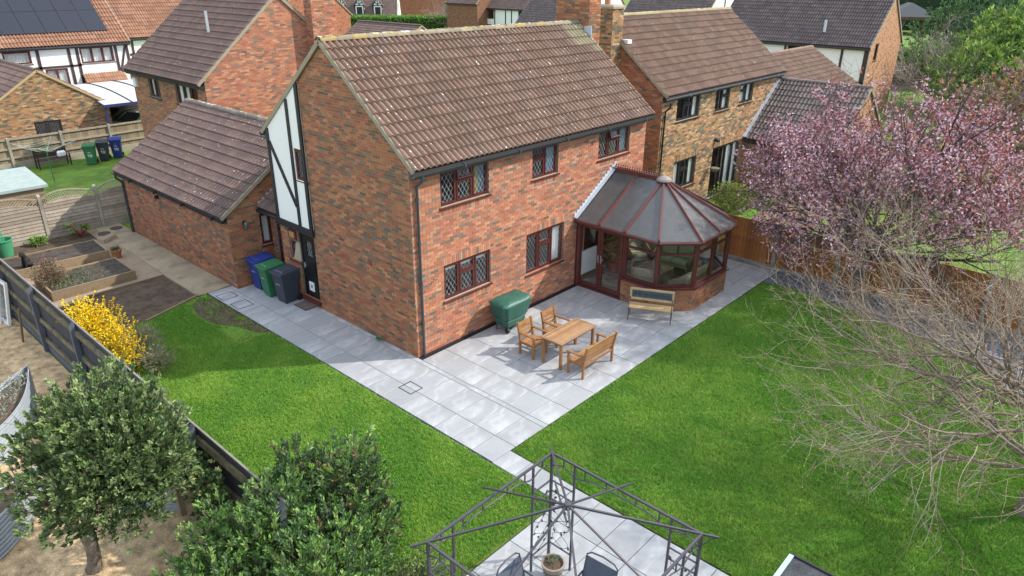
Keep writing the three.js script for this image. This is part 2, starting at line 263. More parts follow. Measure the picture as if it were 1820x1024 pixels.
// o: cols [{f: width share, top: has a top light, open: tilt of the top light}], lat, frame, sill
function makeWindow(parent, u0, u1, v0, v1, o) {
  const W = u1 - u0, H = v1 - v0, fm = o.frame || M.rosewood, dz = o.dz ?? -.05, B = .045, S = .04;
  const fr = new MB(), gl = [], lt = new MB();
  const ring = (m, x0, y0, x1, y1, b, z0, z1) => { m.box(x0, y0, z0, x1, y0 + b, z1); m.box(x0, y1 - b, z0, x1, y1, z1); m.box(x0, y0 + b, z0, x0 + b, y1 - b, z1); m.box(x1 - b, y0 + b, z0, x1, y1 - b, z1); };
  ring(fr, 0, 0, W, H, B, dz - .07, dz);
  const sum = o.cols.reduce((a, c) => a + c.f, 0); let x = B; const iw = W - 2 * B - .05 * (o.cols.length - 1); const tops = [];
  o.cols.forEach((c, i) => {
    const cw = iw * c.f / sum, x1 = x + cw;
    if (i < o.cols.length - 1) fr.box(x1, B, dz - .066, x1 + .05, H - B, dz - .002);
    let ty = H - B;
    if (c.top) { ty = B + (H - 2 * B) * .63; fr.box(x, ty, dz - .064, x1, ty + .045, dz - .004); tops.push({ x0: x, x1, y0: ty + .045, y1: H - B, open: c.open || 0 }); }
    ring(fr, x + .002, B + .002, x1 - .002, ty - .002, S, dz - .05, dz + .012);
    gl.push([x + S, B + S, x1 - S, ty - S]); if (o.lat) lattice(lt, x + S, B + S, x1 - S, ty - S, dz - .02);
    x = x1 + .05;
  });
  const win = fr.mesh('window', fm, parent); win.position.set(u0, v0, 0);
  for (const g of gl) { const q = new MB(); q.quad([g[0], g[1], dz - .03], [g[2], g[1], dz - .03], [g[2], g[3], dz - .03], [g[0], g[3], dz - .03]); q.mesh('pane', M.glass, win); }
  for (const t of tops) {
    const s = new MB(), w = t.x1 - t.x0, h = t.y1 - t.y0; ring(s, 0, -h, w, 0, S, -.05, .014); const so = s.mesh('sash', fm, win); so.position.set(t.x0, t.y1, dz); so.rotation.x = -t.open;
    const q = new MB(); q.quad([S, S - h, -.03], [w - S, S - h, -.03], [w - S, -S, -.03], [S, -S, -.03]); const qo = q.mesh('pane', M.glass, win); qo.position.copy(so.position); qo.rotation.copy(so.rotation);
    if (o.lat) { const l = new MB(); lattice(l, S, S - h, w - S, -S, -.02); const lo = l.mesh('lead_lattice', M.lead, win); lo.position.copy(so.position); lo.rotation.copy(so.rotation); }
  }
  if (o.lat) lt.mesh('lead_lattice', M.lead, win);
  if (o.sill !== false) { const s = new MB(); s.hexa([[-.05, -.05, .06], [W + .05, -.05, .06], [W + .05, -.05, -.1], [-.05, -.05, -.1]], [[-.05, -.02, .065], [W + .05, -.02, .065], [W + .05, -.002, -.1], [-.05, -.002, -.1]]); s.mesh('sill', o.sillmat || fm, win); }
  for (const c of o.curtains || []) { const q = new MB(), n = 22, a = W * c.a, b = W * c.b, f = i => [a + (b - a) * i / n, (i % 2 ? .02 : -.02)]; for (let i = 0; i < n; i++) { const [xa, za] = f(i), [xb, zb] = f(i + 1); q.quad([xa, H * (c.lo || 0), -.16 + za], [xb, H * (c.lo || 0), -.16 + zb], [xb, H * (c.hi || 1), -.16 + zb], [xa, H * (c.hi || 1), -.16 + za]); } q.mesh('curtain', c.m || M.curtain, win); }
  return win;
}
// ---------------------------------------------------------------- tiled roofs
M.lichen = vcm(.95);
const tileCache = {};
function tileGeo(kind, variant) {
  const key = kind + variant; if (tileCache[key]) return tileCache[key];
  const K = TILE[kind], m = new MB(), N = K.seg * K.rolls, len = K.expo + .07;
  m.uo = [variant * .731 + .1, variant * .413];
  const hgt = x => { const f = (x / K.w * K.rolls) % 1; return K.amp * (f < K.rw ? Math.sin(Math.PI * f / K.rw) : 0); };
  const P = (i, s) => { const x = K.w * i / N; return [x, s * len, hgt(Math.min(x, K.w - 1e-6)) + .012 + K.lift * (1 - s)]; };
  for (let i = 0; i < N; i++) { const a = P(i, 0), b = P(i + 1, 0), c = P(i + 1, 1), d = P(i, 1); m.quad(a, b, c, d); const e = [a[0], .003, a[2] - .013], f = [b[0], .003, b[2] - .013]; m.quad(e, f, b, a); m.quad([d[0], d[1], d[2] - .013], [c[0], c[1], c[2] - .013], f, e); }
  return tileCache[key] = m.geo();
}
const TILE = {
  roman: { w: .36, rolls: 2, seg: 7, rw: .86, amp: .066, expo: .345, lift: .046 },
  ribbed: { w: .33, rolls: 3, seg: 5, rw: .60, amp: .038, expo: .345, lift: .04 },
  plain: { w: .30, rolls: 2, seg: 3, rw: .6, amp: .03, expo: .33, lift: .034 },
};
const TONES = {
  brown: [[.238, .143, .100], [.216, .128, .089], [.254, .156, .111], [.203, .122, .086], [.226, .145, .107], [.32, .27, .165]],
  grey: [[.20, .155, .135], [.18, .14, .125], [.215, .168, .15], [.165, .13, .118], [.205, .15, .13]],
  plum: [[.165, .108, .090], [.15, .098, .084], [.178, .117, .097], [.142, .094, .082], [.17, .108, .088]],
  dark: [[.125, .098, .092], [.11, .086, .083], [.14, .11, .10], [.10, .08, .078]],
  orange: [[.36, .185, .11], [.32, .16, .095], [.40, .21, .13], [.28, .15, .095]],
};
const tileMats = {};
const tileMat = (tone, i) => tileMats[tone + i] || (tileMats[tone + i] = mat(TONES[tone][i], .85, { map: T.tile, bumpMap: T.grain, bumpScale: .004 }));
// one slope: from eave (left end e0) with directions ux along the eave, us up the slope; nTiles own meshes nearest the camera
function tileSlope(roof, e0, ux, us, width, length, kind, tone, own = 0, clip, o) {
  const K = TILE[kind], X = V(...ux).normalize(), S = V(...us).normalize(), Nn = X.clone().cross(S).normalize(), Mx = new THREE.Matrix4().makeBasis(X, S, Nn);
  const cols = Math.round(width / K.w), rows = Math.round(length / K.expo), sx = width / (cols * K.w), sy = length / (rows * K.expo), E = V(...e0);
  const list = []; roof.updateWorldMatrix(true, false);
  for (let r = 0; r < rows; r++) for (let c = 0; c < cols; c++) {
    const u = c * K.w * sx, s = r * K.expo * sy; if (clip && !clip((u + K.w / 2) / width, (s + K.expo / 2) / length)) continue;
    const p = E.clone().addScaledVector(X, u).addScaledVector(S, s); const n = fbm(c / cols * 3.1 + .3, r / rows * 1.7 + .2, 4, 3, tone.length), nt = Math.min(5, TONES[tone].length), moss = o && o.moss && o.moss(u / width, s / length), t = moss ? 5 : Math.min(nt - 1, Math.floor(((n - .3) / .4 * .55 + .45 * rnd()) * nt));
    list.push({ p, t: Math.max(0, t), v: Math.floor(rnd() * 10), d: p.clone().applyMatrix4(roof.matrixWorld).distanceTo(camera.position), tw: rr(-.008, .008), j: rr(.95, 1.05) });
  }
  const q = new THREE.Quaternion().setFromRotationMatrix(Mx);
  list.sort((a, b) => a.d - b.d);
  const merged = new MB(); const mm = new THREE.Matrix4(), sc = V(sx, sy, 1);
  list.forEach((t, i) => {
    const g = tileGeo(kind, t.v);
    if (i < own) { const o = mesh('tile', g, tileMat(tone, t.t), roof); o.position.copy(t.p); o.quaternion.copy(q); o.scale.copy(sc); return; }
    mm.compose(t.p, q, sc); merged.set(TONES[tone][t.t].map(x => x * t.j)); merged.add(g, mm);
  });
  if (merged.p.length) stuff(merged.mesh('tiling', M.tile, roof));
  const dens = (o && o.lichen) || 0; if (dens) { // pale lichen rosettes growing on the tiles
    const L = new MB(), n = Math.round(width * length * dens); for (let i = 0; i < n; i++) { const t = pick(list); if (rnd() < .35 + .5 * pnoise(t.p.x * .8 + 40, t.p.z * .8 + 40)) continue; const f = rnd() < .8 ? (Math.floor(rnd() * K.rolls) + K.rw / 2) / K.rolls : rnd(), sv = rr(.05, .95), rad = rr(.009, .020) * (rnd() < .15 ? 1.8 : 1), hz = (f * K.rolls % 1 < K.rw ? K.amp * Math.sin(Math.PI * (f * K.rolls % 1) / K.rw) : 0) + .012 + K.lift * (1 - sv * K.expo / (K.expo + .07)) + .003; const c = t.p.clone().addScaledVector(X, f * K.w * sx).addScaledVector(S, sv * K.expo * sy).addScaledVector(Nn, hz); const ring = []; for (let k = 0; k < 7; k++) { const a = k / 7 * 6.283, q = rad * rr(.6, 1.2); ring.push(c.clone().addScaledVector(X, Math.cos(a) * q * .8).addScaledVector(S, Math.sin(a) * q).addScaledVector(Nn, -.25 * rad * Math.abs(Math.cos(a))).toArray()); } L.set(jit3(rnd() < .85 ? [.66, .64, .58] : [.55, .48, .20])); const C = c.toArray(); for (let k = 0; k < 7; k++) L.tri(C, ring[k], ring[(k + 1) % 7]); } stuff(L.mesh('lichen', M.lichen, roof)); }
}
// gable roof over a body of length L (x) and depth D (towards -z), facade at z = 0
function gableRoof(parent, L, D, eave, ridge, o) {
  const oe = o.oe ?? .25, ov = o.ov ?? .08, half = D / 2, pitch = Math.atan2(ridge - eave, half), yE = eave - oe * Math.tan(pitch), zr = -half, len = Math.hypot(half + oe, ridge - yE);
  const deck = new MB(), th = .07; // two sloping boards
  for (const s of [1, -1]) { const zE = s > 0 ? oe : -D - oe; const A = [[-ov, yE - th, zE], [L + ov, yE - th, zE], [L + ov, ridge - th, zr], [-ov, ridge - th, zr]], B = A.map(p => [p[0], p[1] + th - .004, p[2]]); if (s > 0) deck.hexa(A, B); else deck.hexa([...A].reverse(), [...B].reverse()); }
  const roof = deck.mesh('roof', M.deck, parent); roof.userData.label = o.label;
  if (o.front !== false) tileSlope(roof, [-ov, yE, oe], [1, 0, 0], [0, ridge - yE, -(half + oe)], L + 2 * ov, len, o.kind, o.tone, o.own || 0, null, o);
  if (o.back !== false) tileSlope(roof, [L + ov, yE, -D - oe], [-1, 0, 0], [0, ridge - yE, half + oe], L + 2 * ov, len, o.kind, o.tone, 0);
  // half-round ridge tiles
  const n = Math.round((L + 2 * ov) / .46), rw = (L + 2 * ov) / n, rm = o.ridgeMats || [tileMat(o.tone, 0), tileMat(o.tone, 1), tileMat(o.tone, 2)]; const key = 'ridge' + rw.toFixed(3); const rg = tileCache[key] || (() => { const m = new MB(), q = 8, prof = i => { const a = Math.PI * (i / q); return [Math.sin(a) * .10 - .02, -Math.cos(a) * .145]; }; for (let i = 0; i < q; i++) { const [y0, z0] = prof(i), [y1, z1] = prof(i + 1); m.quad([0, y0, z0], [0, y1, z1], [rw - .008, y1 + .006, z1], [rw - .008, y0 + .006, z0]); m.quad([rw - .008, y0 + .006, z0], [rw - .008, y1 + .006, z1], [rw - .008, y1 - .012, z1], [rw - .008, y0 - .012, z0]); m.quad([0, y0 - .012, z0], [0, y1 - .012, z1], [0, y1, z1], [0, y0, z0]); } return tileCache[key] = m.geo(); })();
  for (let i = 0; i < n; i++) { const t = mesh('ridge_tile', rg, rm[Math.floor(rnd() * rm.length)], roof); t.position.set(-ov + i * rw, ridge + .028 + rr(-.004, .004), zr); }
  if (o.blotch) { const m = new MB(); for (let i = 0; i < o.blotch; i++) { const x = rr(-ov, L + ov), a = rr(.5, 2.2), r = rr(.02, .07), c = k => { const [dx, da] = k; const A = a + da; return [x + dx, ridge + .012 + Math.sin(A) * .10 + .006, zr - Math.cos(A) * .15]; }; const ring = []; for (let k = 0; k < 8; k++) { const q = k / 8 * 6.283, s = r * rr(.6, 1.3); ring.push(c([Math.cos(q) * s * 1.4, Math.sin(q) * s * 6])); } m.set(jit3(pick([[.50, .36, .07], [.55, .52, .44], [.42, .30, .08], [.16, .13, .09], [.20, .16, .10], [.58, .55, .48]]))); const C = c([0, 0]); for (let k = 0; k < 8; k++) m.tri(C, ring[k], ring[(k + 1) % 8]); } stuff(m.mesh('lichen', M.lichen, roof)); }
  // mortared verges with an undercloak board
  for (const x of o.verges || [0, 1]) { const X = x ? L + ov : -ov, d = x ? 1 : -1, v = new MB(); for (const s of [1, -1]) { const zE = s > 0 ? oe : -D - oe; v.beam([X - d * .02, yE - .005, zE], [X - d * .02, ridge - .005, zr], .05, .11, [0, 1, 0]); } v.mesh('verge', o.vergeMat || M.verge, roof); }
  // fascia and gutter along the eaves
  for (const s of o.gutters || [1]) {
    const z = s > 0 ? oe : -D - oe, g = new MB(); const f = new MB(); f.box(-.02, yE - (o.fh || .17), s > 0 ? .03 : -D - .03 - .02, L + .02, yE - .03, s > 0 ? oe - .04 : -D - oe + .04); f.mesh('fascia', o.fasciaMat || M.greypvc, parent);
    const q = 7, prof = i => { const a = Math.PI * i / q; return [yE - .03 - Math.sin(a) * .075, z + s * (.03 + -Math.cos(a) * .062)]; };
    for (let i = 0; i < q; i++) { const [y0, z0] = prof(i), [y1, z1] = prof(i + 1); g.quad([-.09, y0, z0], [L + .09, y0, z0], [L + .09, y1, z1], [-.09, y1, z1]); g.quad([-.09, y0 + .006, z0], [-.09, y1 + .006, z1], [L + .09, y1 + .006, z1], [L + .09, y0 + .006, z0]); }
    for (let x = 1.5; x < L; x += 2.02) g.box(x - .03, yE - .112, z + s * .03 - .075, x + .03, yE - .024, z + s * .03 + .075);
    g.mesh('gutter', o.gutterMat || M.greypvc, parent);
  }
  return { roof, yE, zE: oe };
}
function downpipe(parent, x, ztop, yTop, z, m = M.greypvc, r = .036) { const d = new MB(); d.tube([[x, yTop, ztop], [x, yTop - .16, ztop], [x, yTop - .34, z], [x, .02, z]], r, 8); for (const y of [.9, 2.0, 3.1, 4.2]) if (y < yTop - .4) d.tube([[x, y, z], [x, y + .06, z]], r + .012, 8); return d.mesh('downpipe', m, parent); }
function chimney(parent, x0, x1, z0, z1, y0, y1, pal, recs, cap = true) { // brick stack, own frame per side
  const b = new MB(); b.box(x0 + .012, y0, z0 + .012, x1 - .012, y1, z1 - .012); const c = b.mesh('chimney', M.mortar, parent);
  for (const [ox, oz, yaw, w] of [[x0, z1, 0, x1 - x0], [x0, z0, -Math.PI / 2, z1 - z0], [x1, z1, Math.PI / 2, z1 - z0]]) { const f = sub(c, 'stack_face', [ox, 0, oz], yaw); const r = []; layBricks(r, f, w, y0, y1, null, [], pal, Math.round(ox * 3 + oz * 7 + yaw * 5) & 63); const m = new MB(); r.forEach(q => { const P = BRICK[pal], cc = q.ci < P.a.length ? P.a[q.ci] : P.d[q.ci - P.a.length]; m.set(cc.map(k => k * q.j)); m.uo = [q.ci * .37, q.j * 3]; brick5(m, q); }); const g = m.geo(); f.updateMatrix(); g.applyMatrix4(f.matrix); c.remove(f); stuff(mesh('brickwork', g, M.brick, c)); }
  if (cap) { const k = new MB(); k.bbox(x0 - .05, y1, z0 - .05, x1 + .05, y1 + .13, z1 + .05, .06); k.mesh('cap', M.verge, c); }
  return c;
}
const jit3 = c => { const j = rr(.75, 1.15); return c.map(x => x * j); };
const box1 = (x0, y0, z0, x1, y1, z1) => new MB().box(x0, y0, z0, x1, y1, z1);
// ================================================================ ground
{
  const g = new MB(); g.quad([-500, -.06, 500], [500, -.06, 500], [500, -.06, -500], [-500, -.06, -500]); struct('ground', 'rough grass ground running out to the horizon', g, M.turf);
}
const flat = (pts, y) => { const s = new THREE.Shape(pts.map(p => new THREE.Vector2(p[0], -p[1]))), g = new THREE.ShapeGeometry(s); g.rotateX(-Math.PI / 2); g.translate(0, y, 0); const m = new MB(); const p = g.toNonIndexed().attributes.position; for (let i = 0; i < p.count; i += 3) m.tri([p.getX(i), p.getY(i), p.getZ(i)], [p.getX(i + 1), p.getY(i + 1), p.getZ(i + 1)], [p.getX(i + 2), p.getY(i + 2), p.getZ(i + 2)], [0, 1, 0]); return m; };
const LAWN_R = [[-1.22, 4.39], [10.9, 4.39], [11.05, 5.2], [10.85, 6.3], [10.6, 7.6], [10.2, 9.3], [9.2, 11.0], [7.4, 12.4], [5.5, 13.6], [4.2, 16], [-1.22, 16]];
const LAWN_L = [[-6.2, -6.6], [-3.9, -7.25], [-2.6, -7.7], [-1.83, -7.85], [-1.83, 6.0], [-6.1, 6.0], [-6.2, 5]];
struct('lawn', 'bright green lawn beyond the patio edge', flat(LAWN_R, -.02), M.turf);
struct('lawn', 'green lawn between dark fence and gable path', flat(LAWN_L, -.02), M.turf);
struct('soil_patch', 'bare worn soil patch between lawn and gable path', flat([[-1.84, -7.6], [-1.84, -4.1], [-2.1, -4.35], [-2.25, -5.0], [-2.6, -5.6], [-2.75, -6.4], [-2.55, -7.2], [-2.2, -7.7]], -.016), M.soil);
struct('soil_bed', 'bare brown soil bed below the raised beds', flat([[-6.2, -6.6], [-3.9, -7.25], [-2.1, -7.85], [-2.12, -10.2], [-4.3, -10.15], [-6.2, -9.9]], -.012), M.soil);
struct('soil_bed', 'strip of dark soil along the foot of the trellis fence', flat([[-6.2, -16.72], [-2.2, -16.72], [-2.25, -15.2], [-2.9, -14.85], [-6.2, -14.6]], -.014), M.soil);
struct('gravel', 'gravel and soil between the raised beds', flat([[-6.2, -16.9], [-1.8, -16.9], [-2.0, -10.2], [-4.3, -10.1], [-6.2, -9.9]], -.024), M.gravel);
struct('path', 'weathered concrete path along the garage wall', flat([[-1.9, -16.8], [-.98, -16.8], [-.98, -7.9], [-1.6, -7.85], [-2.1, -7.85]], -.008), M.concrete);
struct('slate_bed', 'grey slate chippings bed along the orange fence', flat([[10.9, 4.4], [12.2, 4.1], [12.1, 14], [4.6, 16], [5.5, 13.6], [7.4, 12.4], [9.2, 11.0], [10.2, 9.3], [10.6, 7.6], [10.85, 6.3], [11.05, 5.2]], -.03), M.slate);
struct('ground_chips', 'tan bark chip ground in the garden behind the dark fence', flat([[-30, -14], [-6.35, -14], [-6.35, 7.0], [-9.0, 8.5], [-30, 12]], -.03), M.chip);
struct('patio_base', 'dark bedding under the paving slabs', flat([[-1.8, -7.83], [-.9, -7.83], [-.9, -7.4], [.4, -7.4], [.4, 0], [12.1, 0], [12.1, 4.37], [-1.24, 4.37], [-1.24, 11], [-6.0, 11], [-6.0, 6.06], [-1.84, 6.06]], -.022), M.dark);
{ // slate chippings
  const c = new THREE.InstancedMesh((() => { const m = new MB(); m.hexa([[-.5, -.1, .35], [.42, -.1, .4], [.5, -.1, -.3], [-.4, -.1, -.38]], [[-.42, .1, .3], [.36, .12, .36], [.45, .08, -.27], [-.34, .1, -.3]]); return m.geo(); })(), mat([1, 1, 1], .6), 9000);
  const mm = new THREE.Matrix4(), q = new THREE.Quaternion(), e = new THREE.Euler(); let k = 0;
  while (k < 9000) { const z = rr(4.3, 15), x = rr(4.8, 12.15); const inner = z < 5.2 ? 10.9 + (z - 4.4) * .19 : z < 7.6 ? 11.05 - (z - 5.2) * .19 : z < 9.3 ? 10.6 - (z - 7.6) * .24 : z < 11 ? 10.2 - (z - 9.3) * .59 : z < 12.4 ? 9.2 - (z - 11) * 1.29 : 7.4 - (z - 12.4) * 1.58; if (x < inner + .02) { continue; } e.set(rr(-.3, .3), rr(0, 6.3), rr(-.3, .3)); q.setFromEuler(e); const s = rr(.035, .075); mm.compose(V(x, -.015 + rr(0, .02), z), q, V(s, s * .6, s)); c.setMatrixAt(k, mm); const t = rr(.6, 1.5); c.setColorAt(k, col(.185 * t, .205 * t, .235 * t)); k++; }
  c.name = 'slate_chippings'; c.castShadow = c.receiveShadow = true; scene.add(c); stuff(c); c.userData.label = 'loose grey slate chippings beside the orange fence';
}
// ================================================================ paving slabs
{
  const paving = thing('patio_paving', 'pale grey porcelain slab paving around the house', 'paving'); paving.userData.kind = 'structure'; delete paving.userData.category;
  const tints = [[.495, .498, .50], [.462, .466, .47], [.522, .524, .525], [.475, .475, .472], [.505, .51, .515]].map(c => mat(c, .55, { map: T.slab, bumpMap: T.grain, bumpScale: .0008 }));
  const OX = -1.086, SX = .94, OZ = 2.56, SZ = .6, J = .0065;
  const regions = [[-1.78, -7.82, 0, 4.36], [0, .10, 12.05, 4.36], [0, -7.4, .36, -6.1], [-1.80, 4.36, -1.25, 6.08]];
  const slabs = {};
  const slab = (x0, z0, x1, z1) => { const w = x1 - x0, d = z1 - z0; if (w < .06 || d < .06) return; const v = Math.floor(rnd() * 6), key = w.toFixed(3) + d.toFixed(3) + v; if (!slabs[key]) { const m = new MB(); m.uo = [v * .83, v * 1.37]; m.bbox(-w / 2, -.02, -d / 2, w / 2, 0, d / 2, .003); slabs[key] = m.geo(); } const o = mesh('slab', slabs[key], pick(tints), paving); o.position.set((x0 + x1) / 2, rr(-.0012, .0012), (z0 + z1) / 2); };
  const solid = (x, z) => (x > 7.3 && x < 9.5 && z < 2.4) || (x > 0 && z < 0 && z > -6.1);
  for (const [a, b, c, d] of regions) for (let i = Math.floor((a - OX) / SX); OX + i * SX < c; i++) for (let k = Math.floor((b - OZ) / SZ); OZ + k * SZ < d; k++) { const x0 = Math.max(a, OX + i * SX) + J, x1 = Math.min(c, OX + (i + 1) * SX) - J, z0 = Math.max(b, OZ + k * SZ) + J, z1 = Math.min(d, OZ + (k + 1) * SZ) - J; if (x1 <= x0 || z1 <= z0) continue; if (solid((x0 + x1) / 2, (z0 + z1) / 2)) continue; if (z1 < -7.4 && x0 > -.9) continue; slab(x0, z0, Math.min(x1, z1 < -7.42 ? -.95 : 99), z1); }
  for (let i = -6; i < 6; i++) for (let k = 0; k < 9; k++) { const x1 = -1.27 - i * SX - J, x0 = x1 - SX + 2 * J; if (i < 0 || x0 < -6.2) continue; slab(x0, 6.09 + k * SZ + J, x1, 6.09 + (k + 1) * SZ - J); }
  // recessed manhole covers: dark metal edges let into the slabs
  [[-1.27, .73, -.88, 1.19, 'dark rimmed square drain cover in the open patio'], [-1.72, -6.55, -1.22, -6.05, 'thin rimmed drain cover in the path, nearer the bins'], [-1.74, -7.42, -1.24, -6.95, 'thin rimmed drain cover at the end of the gable path']].forEach(([x0, z0, x1, z1, lab]) => { const m = new MB(), t = .022; m.box(x0, -.01, z0, x1, .004, z0 + t); m.box(x0, -.01, z1 - t, x1, .004, z1); m.box(x0, -.01, z0 + t, x0 + t, .004, z1 - t); m.box(x1 - t, -.01, z0 + t, x1, .004, z1 - t); one('drain_cover', lab, 'drain cover', m, M.black, [0, 0, 0], 0, 'drain covers in the paving'); });
}
// ================================================================ main house
const HL = 10.12, HD = 6.1, EAVE = 5.13, RIDGE = 7.58;
{
  const house = thing('brick_house', 'two-storey red brick house with brown tiled roof and attached conservatory', 'house');
  const WF = { lat: true, frame: M.rosewood };
  const win = [ // facade
    { u0: .955, u1: 2.665, v0: 3.83, v1: 4.73, sb: true, cols: [{ f: 1 }, { f: 1.05, top: 1, open: .22 }, { f: 1 }], curtains: [{ a: .66, b: .84, m: M.curtaingold }, { a: .84, b: .97, m: M.curtainblue }] },
    { u0: 4.39, u1: 5.53, v0: 3.85, v1: 4.73, sb: true, cols: [{ f: 1, top: 1, open: .06 }, { f: 1 }], curtains: [{ a: .52, b: .97, m: M.curtainblue }] },
    { u0: 7.49, u1: 9.18, v0: 3.86, v1: 4.73, sb: true, cols: [{ f: 1 }, { f: 1.05, top: 1, open: .42 }, { f: 1 }], curtains: [{ a: .66, b: .97, m: M.curtainblue }] },
    { u0: .98, u1: 2.70, v0: 1.285, v1: 2.265, st: true, sb: true, cols: [{ f: 1 }, { f: 1.05, top: 1 }, { f: 1 }], curtains: [{ a: .03, b: .97, lo: .78, hi: 1 }] },
    { u0: 4.19, u1: 5.92, v0: 1.03, v1: 2.265, st: true, cols: [{ f: 1 }, { f: 1.05, top: 1 }, { f: 1 }], curtains: [{ a: .68, b: .97 }] },
  ];
  const door = [{ u0: 7.0, u1: 8.9, v0: .03, v1: 2.1 }];
  const recs = [];
  const front = wallSlab('garden_wall', [[.01, -.05], [HL - .01, -.05], [HL - .01, EAVE - .1], [.01, EAVE - .1]], [...win, ...door], M.mortar, house, [0, 0, 0], 0);
  layBricks(recs, front, HL, 0, EAVE - .2, null, [...win, ...door], 'red', 3);
  win.forEach(w => makeWindow(front, w.u0, w.u1, w.v0, w.v1, { ...WF, ...w }));
  // gable wall: u = z + HD
  const top = u => EAVE + (RIDGE - EAVE) * (1 - Math.abs(u - HD / 2) / (HD / 2));
  const gw = [{ u0: .42, u1: .95, v0: 1.24, v1: 1.86, cols: [{ f: 1 }], curtains: [{ a: .05, b: .95 }] }, { u0: .94, u1: 1.76, v0: .20, v1: 2.24, door: true }];
  const panelEnd = 1.83, PB = 2.34;
  const gwin = { u0: 1.32, u1: 1.80, v0: 3.84, v1: 4.72, cols: [{ f: 1 }], curtains: [{ a: .3, b: .95, m: M.curtainblue }] };
  const gable = wallSlab('gable_wall', [[.01, -.05], [HD - .01, -.05], [HD - .01, EAVE], [HD / 2, RIDGE], [.01, EAVE]], [...gw, gwin], M.mortar, house, [0, 0, -HD], -Math.PI / 2);
  layBricks(recs, gable, HD, 0, RIDGE, top, [...gw, { u0: -.1, u1: panelEnd, v0: PB, v1: 9 }], 'brown', 11);
  makeWindow(gable, gw[0].u0, gw[0].u1, gw[0].v0, gw[0].v1, { ...WF, ...gw[0] });
  { // projecting timber-framed panel
    const p = new MB(); const s = new THREE.Shape(); s.moveTo(-.02, PB + .1); s.lineTo(panelEnd - .02, PB + .1); s.lineTo(panelEnd - .02, top(panelEnd) - .06); s.lineTo(-.02, top(.0) - .06); s.closePath(); const h = new THREE.Path(); h.moveTo(gwin.u0, gwin.v0); h.lineTo(gwin.u0, gwin.v1); h.lineTo(gwin.u1, gwin.v1); h.lineTo(gwin.u1, gwin.v0); h.closePath(); s.holes.push(h);
    p.add(new THREE.ExtrudeGeometry(s, { depth: .05, bevelEnabled: false })); const panel = p.mesh('render_panel', M.render, gable); panel.userData.label = 'white rendered panel with black timbers';
    const beam = (a, b, w) => { const m = new MB(); m.beam([a[0], a[1], .055], [b[0], b[1], .055], w, .05, [0, 0, 1]); m.mesh('timber', M.black, panel); };
    beam([.05, PB + .1], [.05, top(.05) - .08], .13); beam([1.22, PB + .1], [1.22, top(1.22) - .09], .12); beam([panelEnd - .06, PB + .1], [panelEnd - .06, top(panelEnd) - .09], .13);
    beam([.1, 4.72], [1.17, 3.02], .115); const bb = new MB(); bb.box(-.05, PB - .08, 0, panelEnd + .03, PB + .12, .10); bb.mesh('bressummer', M.black, panel);
    const w = makeWindow(gable, gwin.u0, gwin.u1, gwin.v0, gwin.v1, { ...WF, ...gwin, dz: .03 }); w.userData.label = 'narrow lattice window beside the white panel';
  }
  { // black side door with lattice light and cat flap
    const d = new MB(); d.box(.94, .20, -.12, 1.02, 2.24, -.03); d.box(1.68, .20, -.12, 1.76, 2.24, -.03); d.box(1.02, 2.16, -.12, 1.68, 2.24, -.03); d.box(1.02, .24, -.11, 1.68, 1.52, -.05); d.box(1.02, 1.98, -.11, 1.68, 2.16, -.05); d.box(1.02, 1.52, -.11, 1.22, 1.98, -.05); d.box(1.50, 1.52, -.11, 1.68, 1.98, -.05); for (const [a, b] of [[.3, .86], [.95, 1.42]]) d.box(1.10, a, -.055, 1.60, b, -.04);
    const dm = d.mesh('door', mat([.012, .011, .012], .3), gable); dm.userData.label = 'black side door with white cat flap'; const q = new MB(); q.quad([1.22, 1.52, -.08], [1.50, 1.52, -.08], [1.50, 1.98, -.08], [1.22, 1.98, -.08]); q.mesh('pane', M.glass, dm); const l = new MB(); lattice(l, 1.22, 1.52, 1.50, 1.98, -.072, .1, .16, .014); l.mesh('lead_lattice', M.lead, dm);
    const c = new MB(); c.box(1.20, .42, -.04, 1.44, .50, -.015); c.box(1.20, .62, -.04, 1.44, .70, -.015); c.box(1.20, .50, -.04, 1.26, .62, -.015); c.box(1.38, .50, -.04, 1.44, .62, -.015); c.mesh('cat_flap', M.whitepvc, dm); const cf = new MB(); cf.quad([1.26, .5, -.03], [1.38, .5, -.03], [1.38, .62, -.03], [1.26, .62, -.03]); cf.mesh('flap', mat([.25, .27, .28], .3), dm);
    const h = new MB(); h.box(1.04, 1.10, -.05, 1.07, 1.26, -.02); h.beam([1.055, 1.2, -.01], [1.16, 1.2, -.01], .02, .02); h.mesh('handle', M.steel, dm); const st = new MB(); st.box(.90, .10, -.1, 1.80, .20, .10); st.mesh('door_step', M.rosewood, gable);
    const sg = new MB(); sg.box(.46, 1.92, .01, .86, 2.20, .05); const so = sg.mesh('wall_plaque', M.rosewood, gable); const si = new MB(); si.box(.53, 1.97, .052, .79, 2.15, .058); si.mesh('plaque_face', mat([.36, .22, .06], .6), so);
    const v = new MB(); v.box(4.26, 2.1, .005, 4.42, 2.25, .02); v.mesh('air_brick', mat([.22, .06, .04], .8), gable);
  }
  placeBricks(recs, 300);
  // far walls, floors (inside stays dark)
  wallSlab('end_wall', [[.01, -.05], [HD - .01, -.05], [HD - .01, EAVE], [HD / 2, RIDGE], [.01, EAVE]], [], mat([.27, .145, .085], .95, { map: T.brickfar }), house, [HL, 0, 0], Math.PI / 2);
  wallSlab('rear_wall', [[.01, -.05], [HL - .01, -.05], [HL - .01, EAVE], [.01, EAVE]], [], mat([.27, .145, .085], .95, { map: T.brickfar }), house, [HL, 0, -HD], Math.PI);
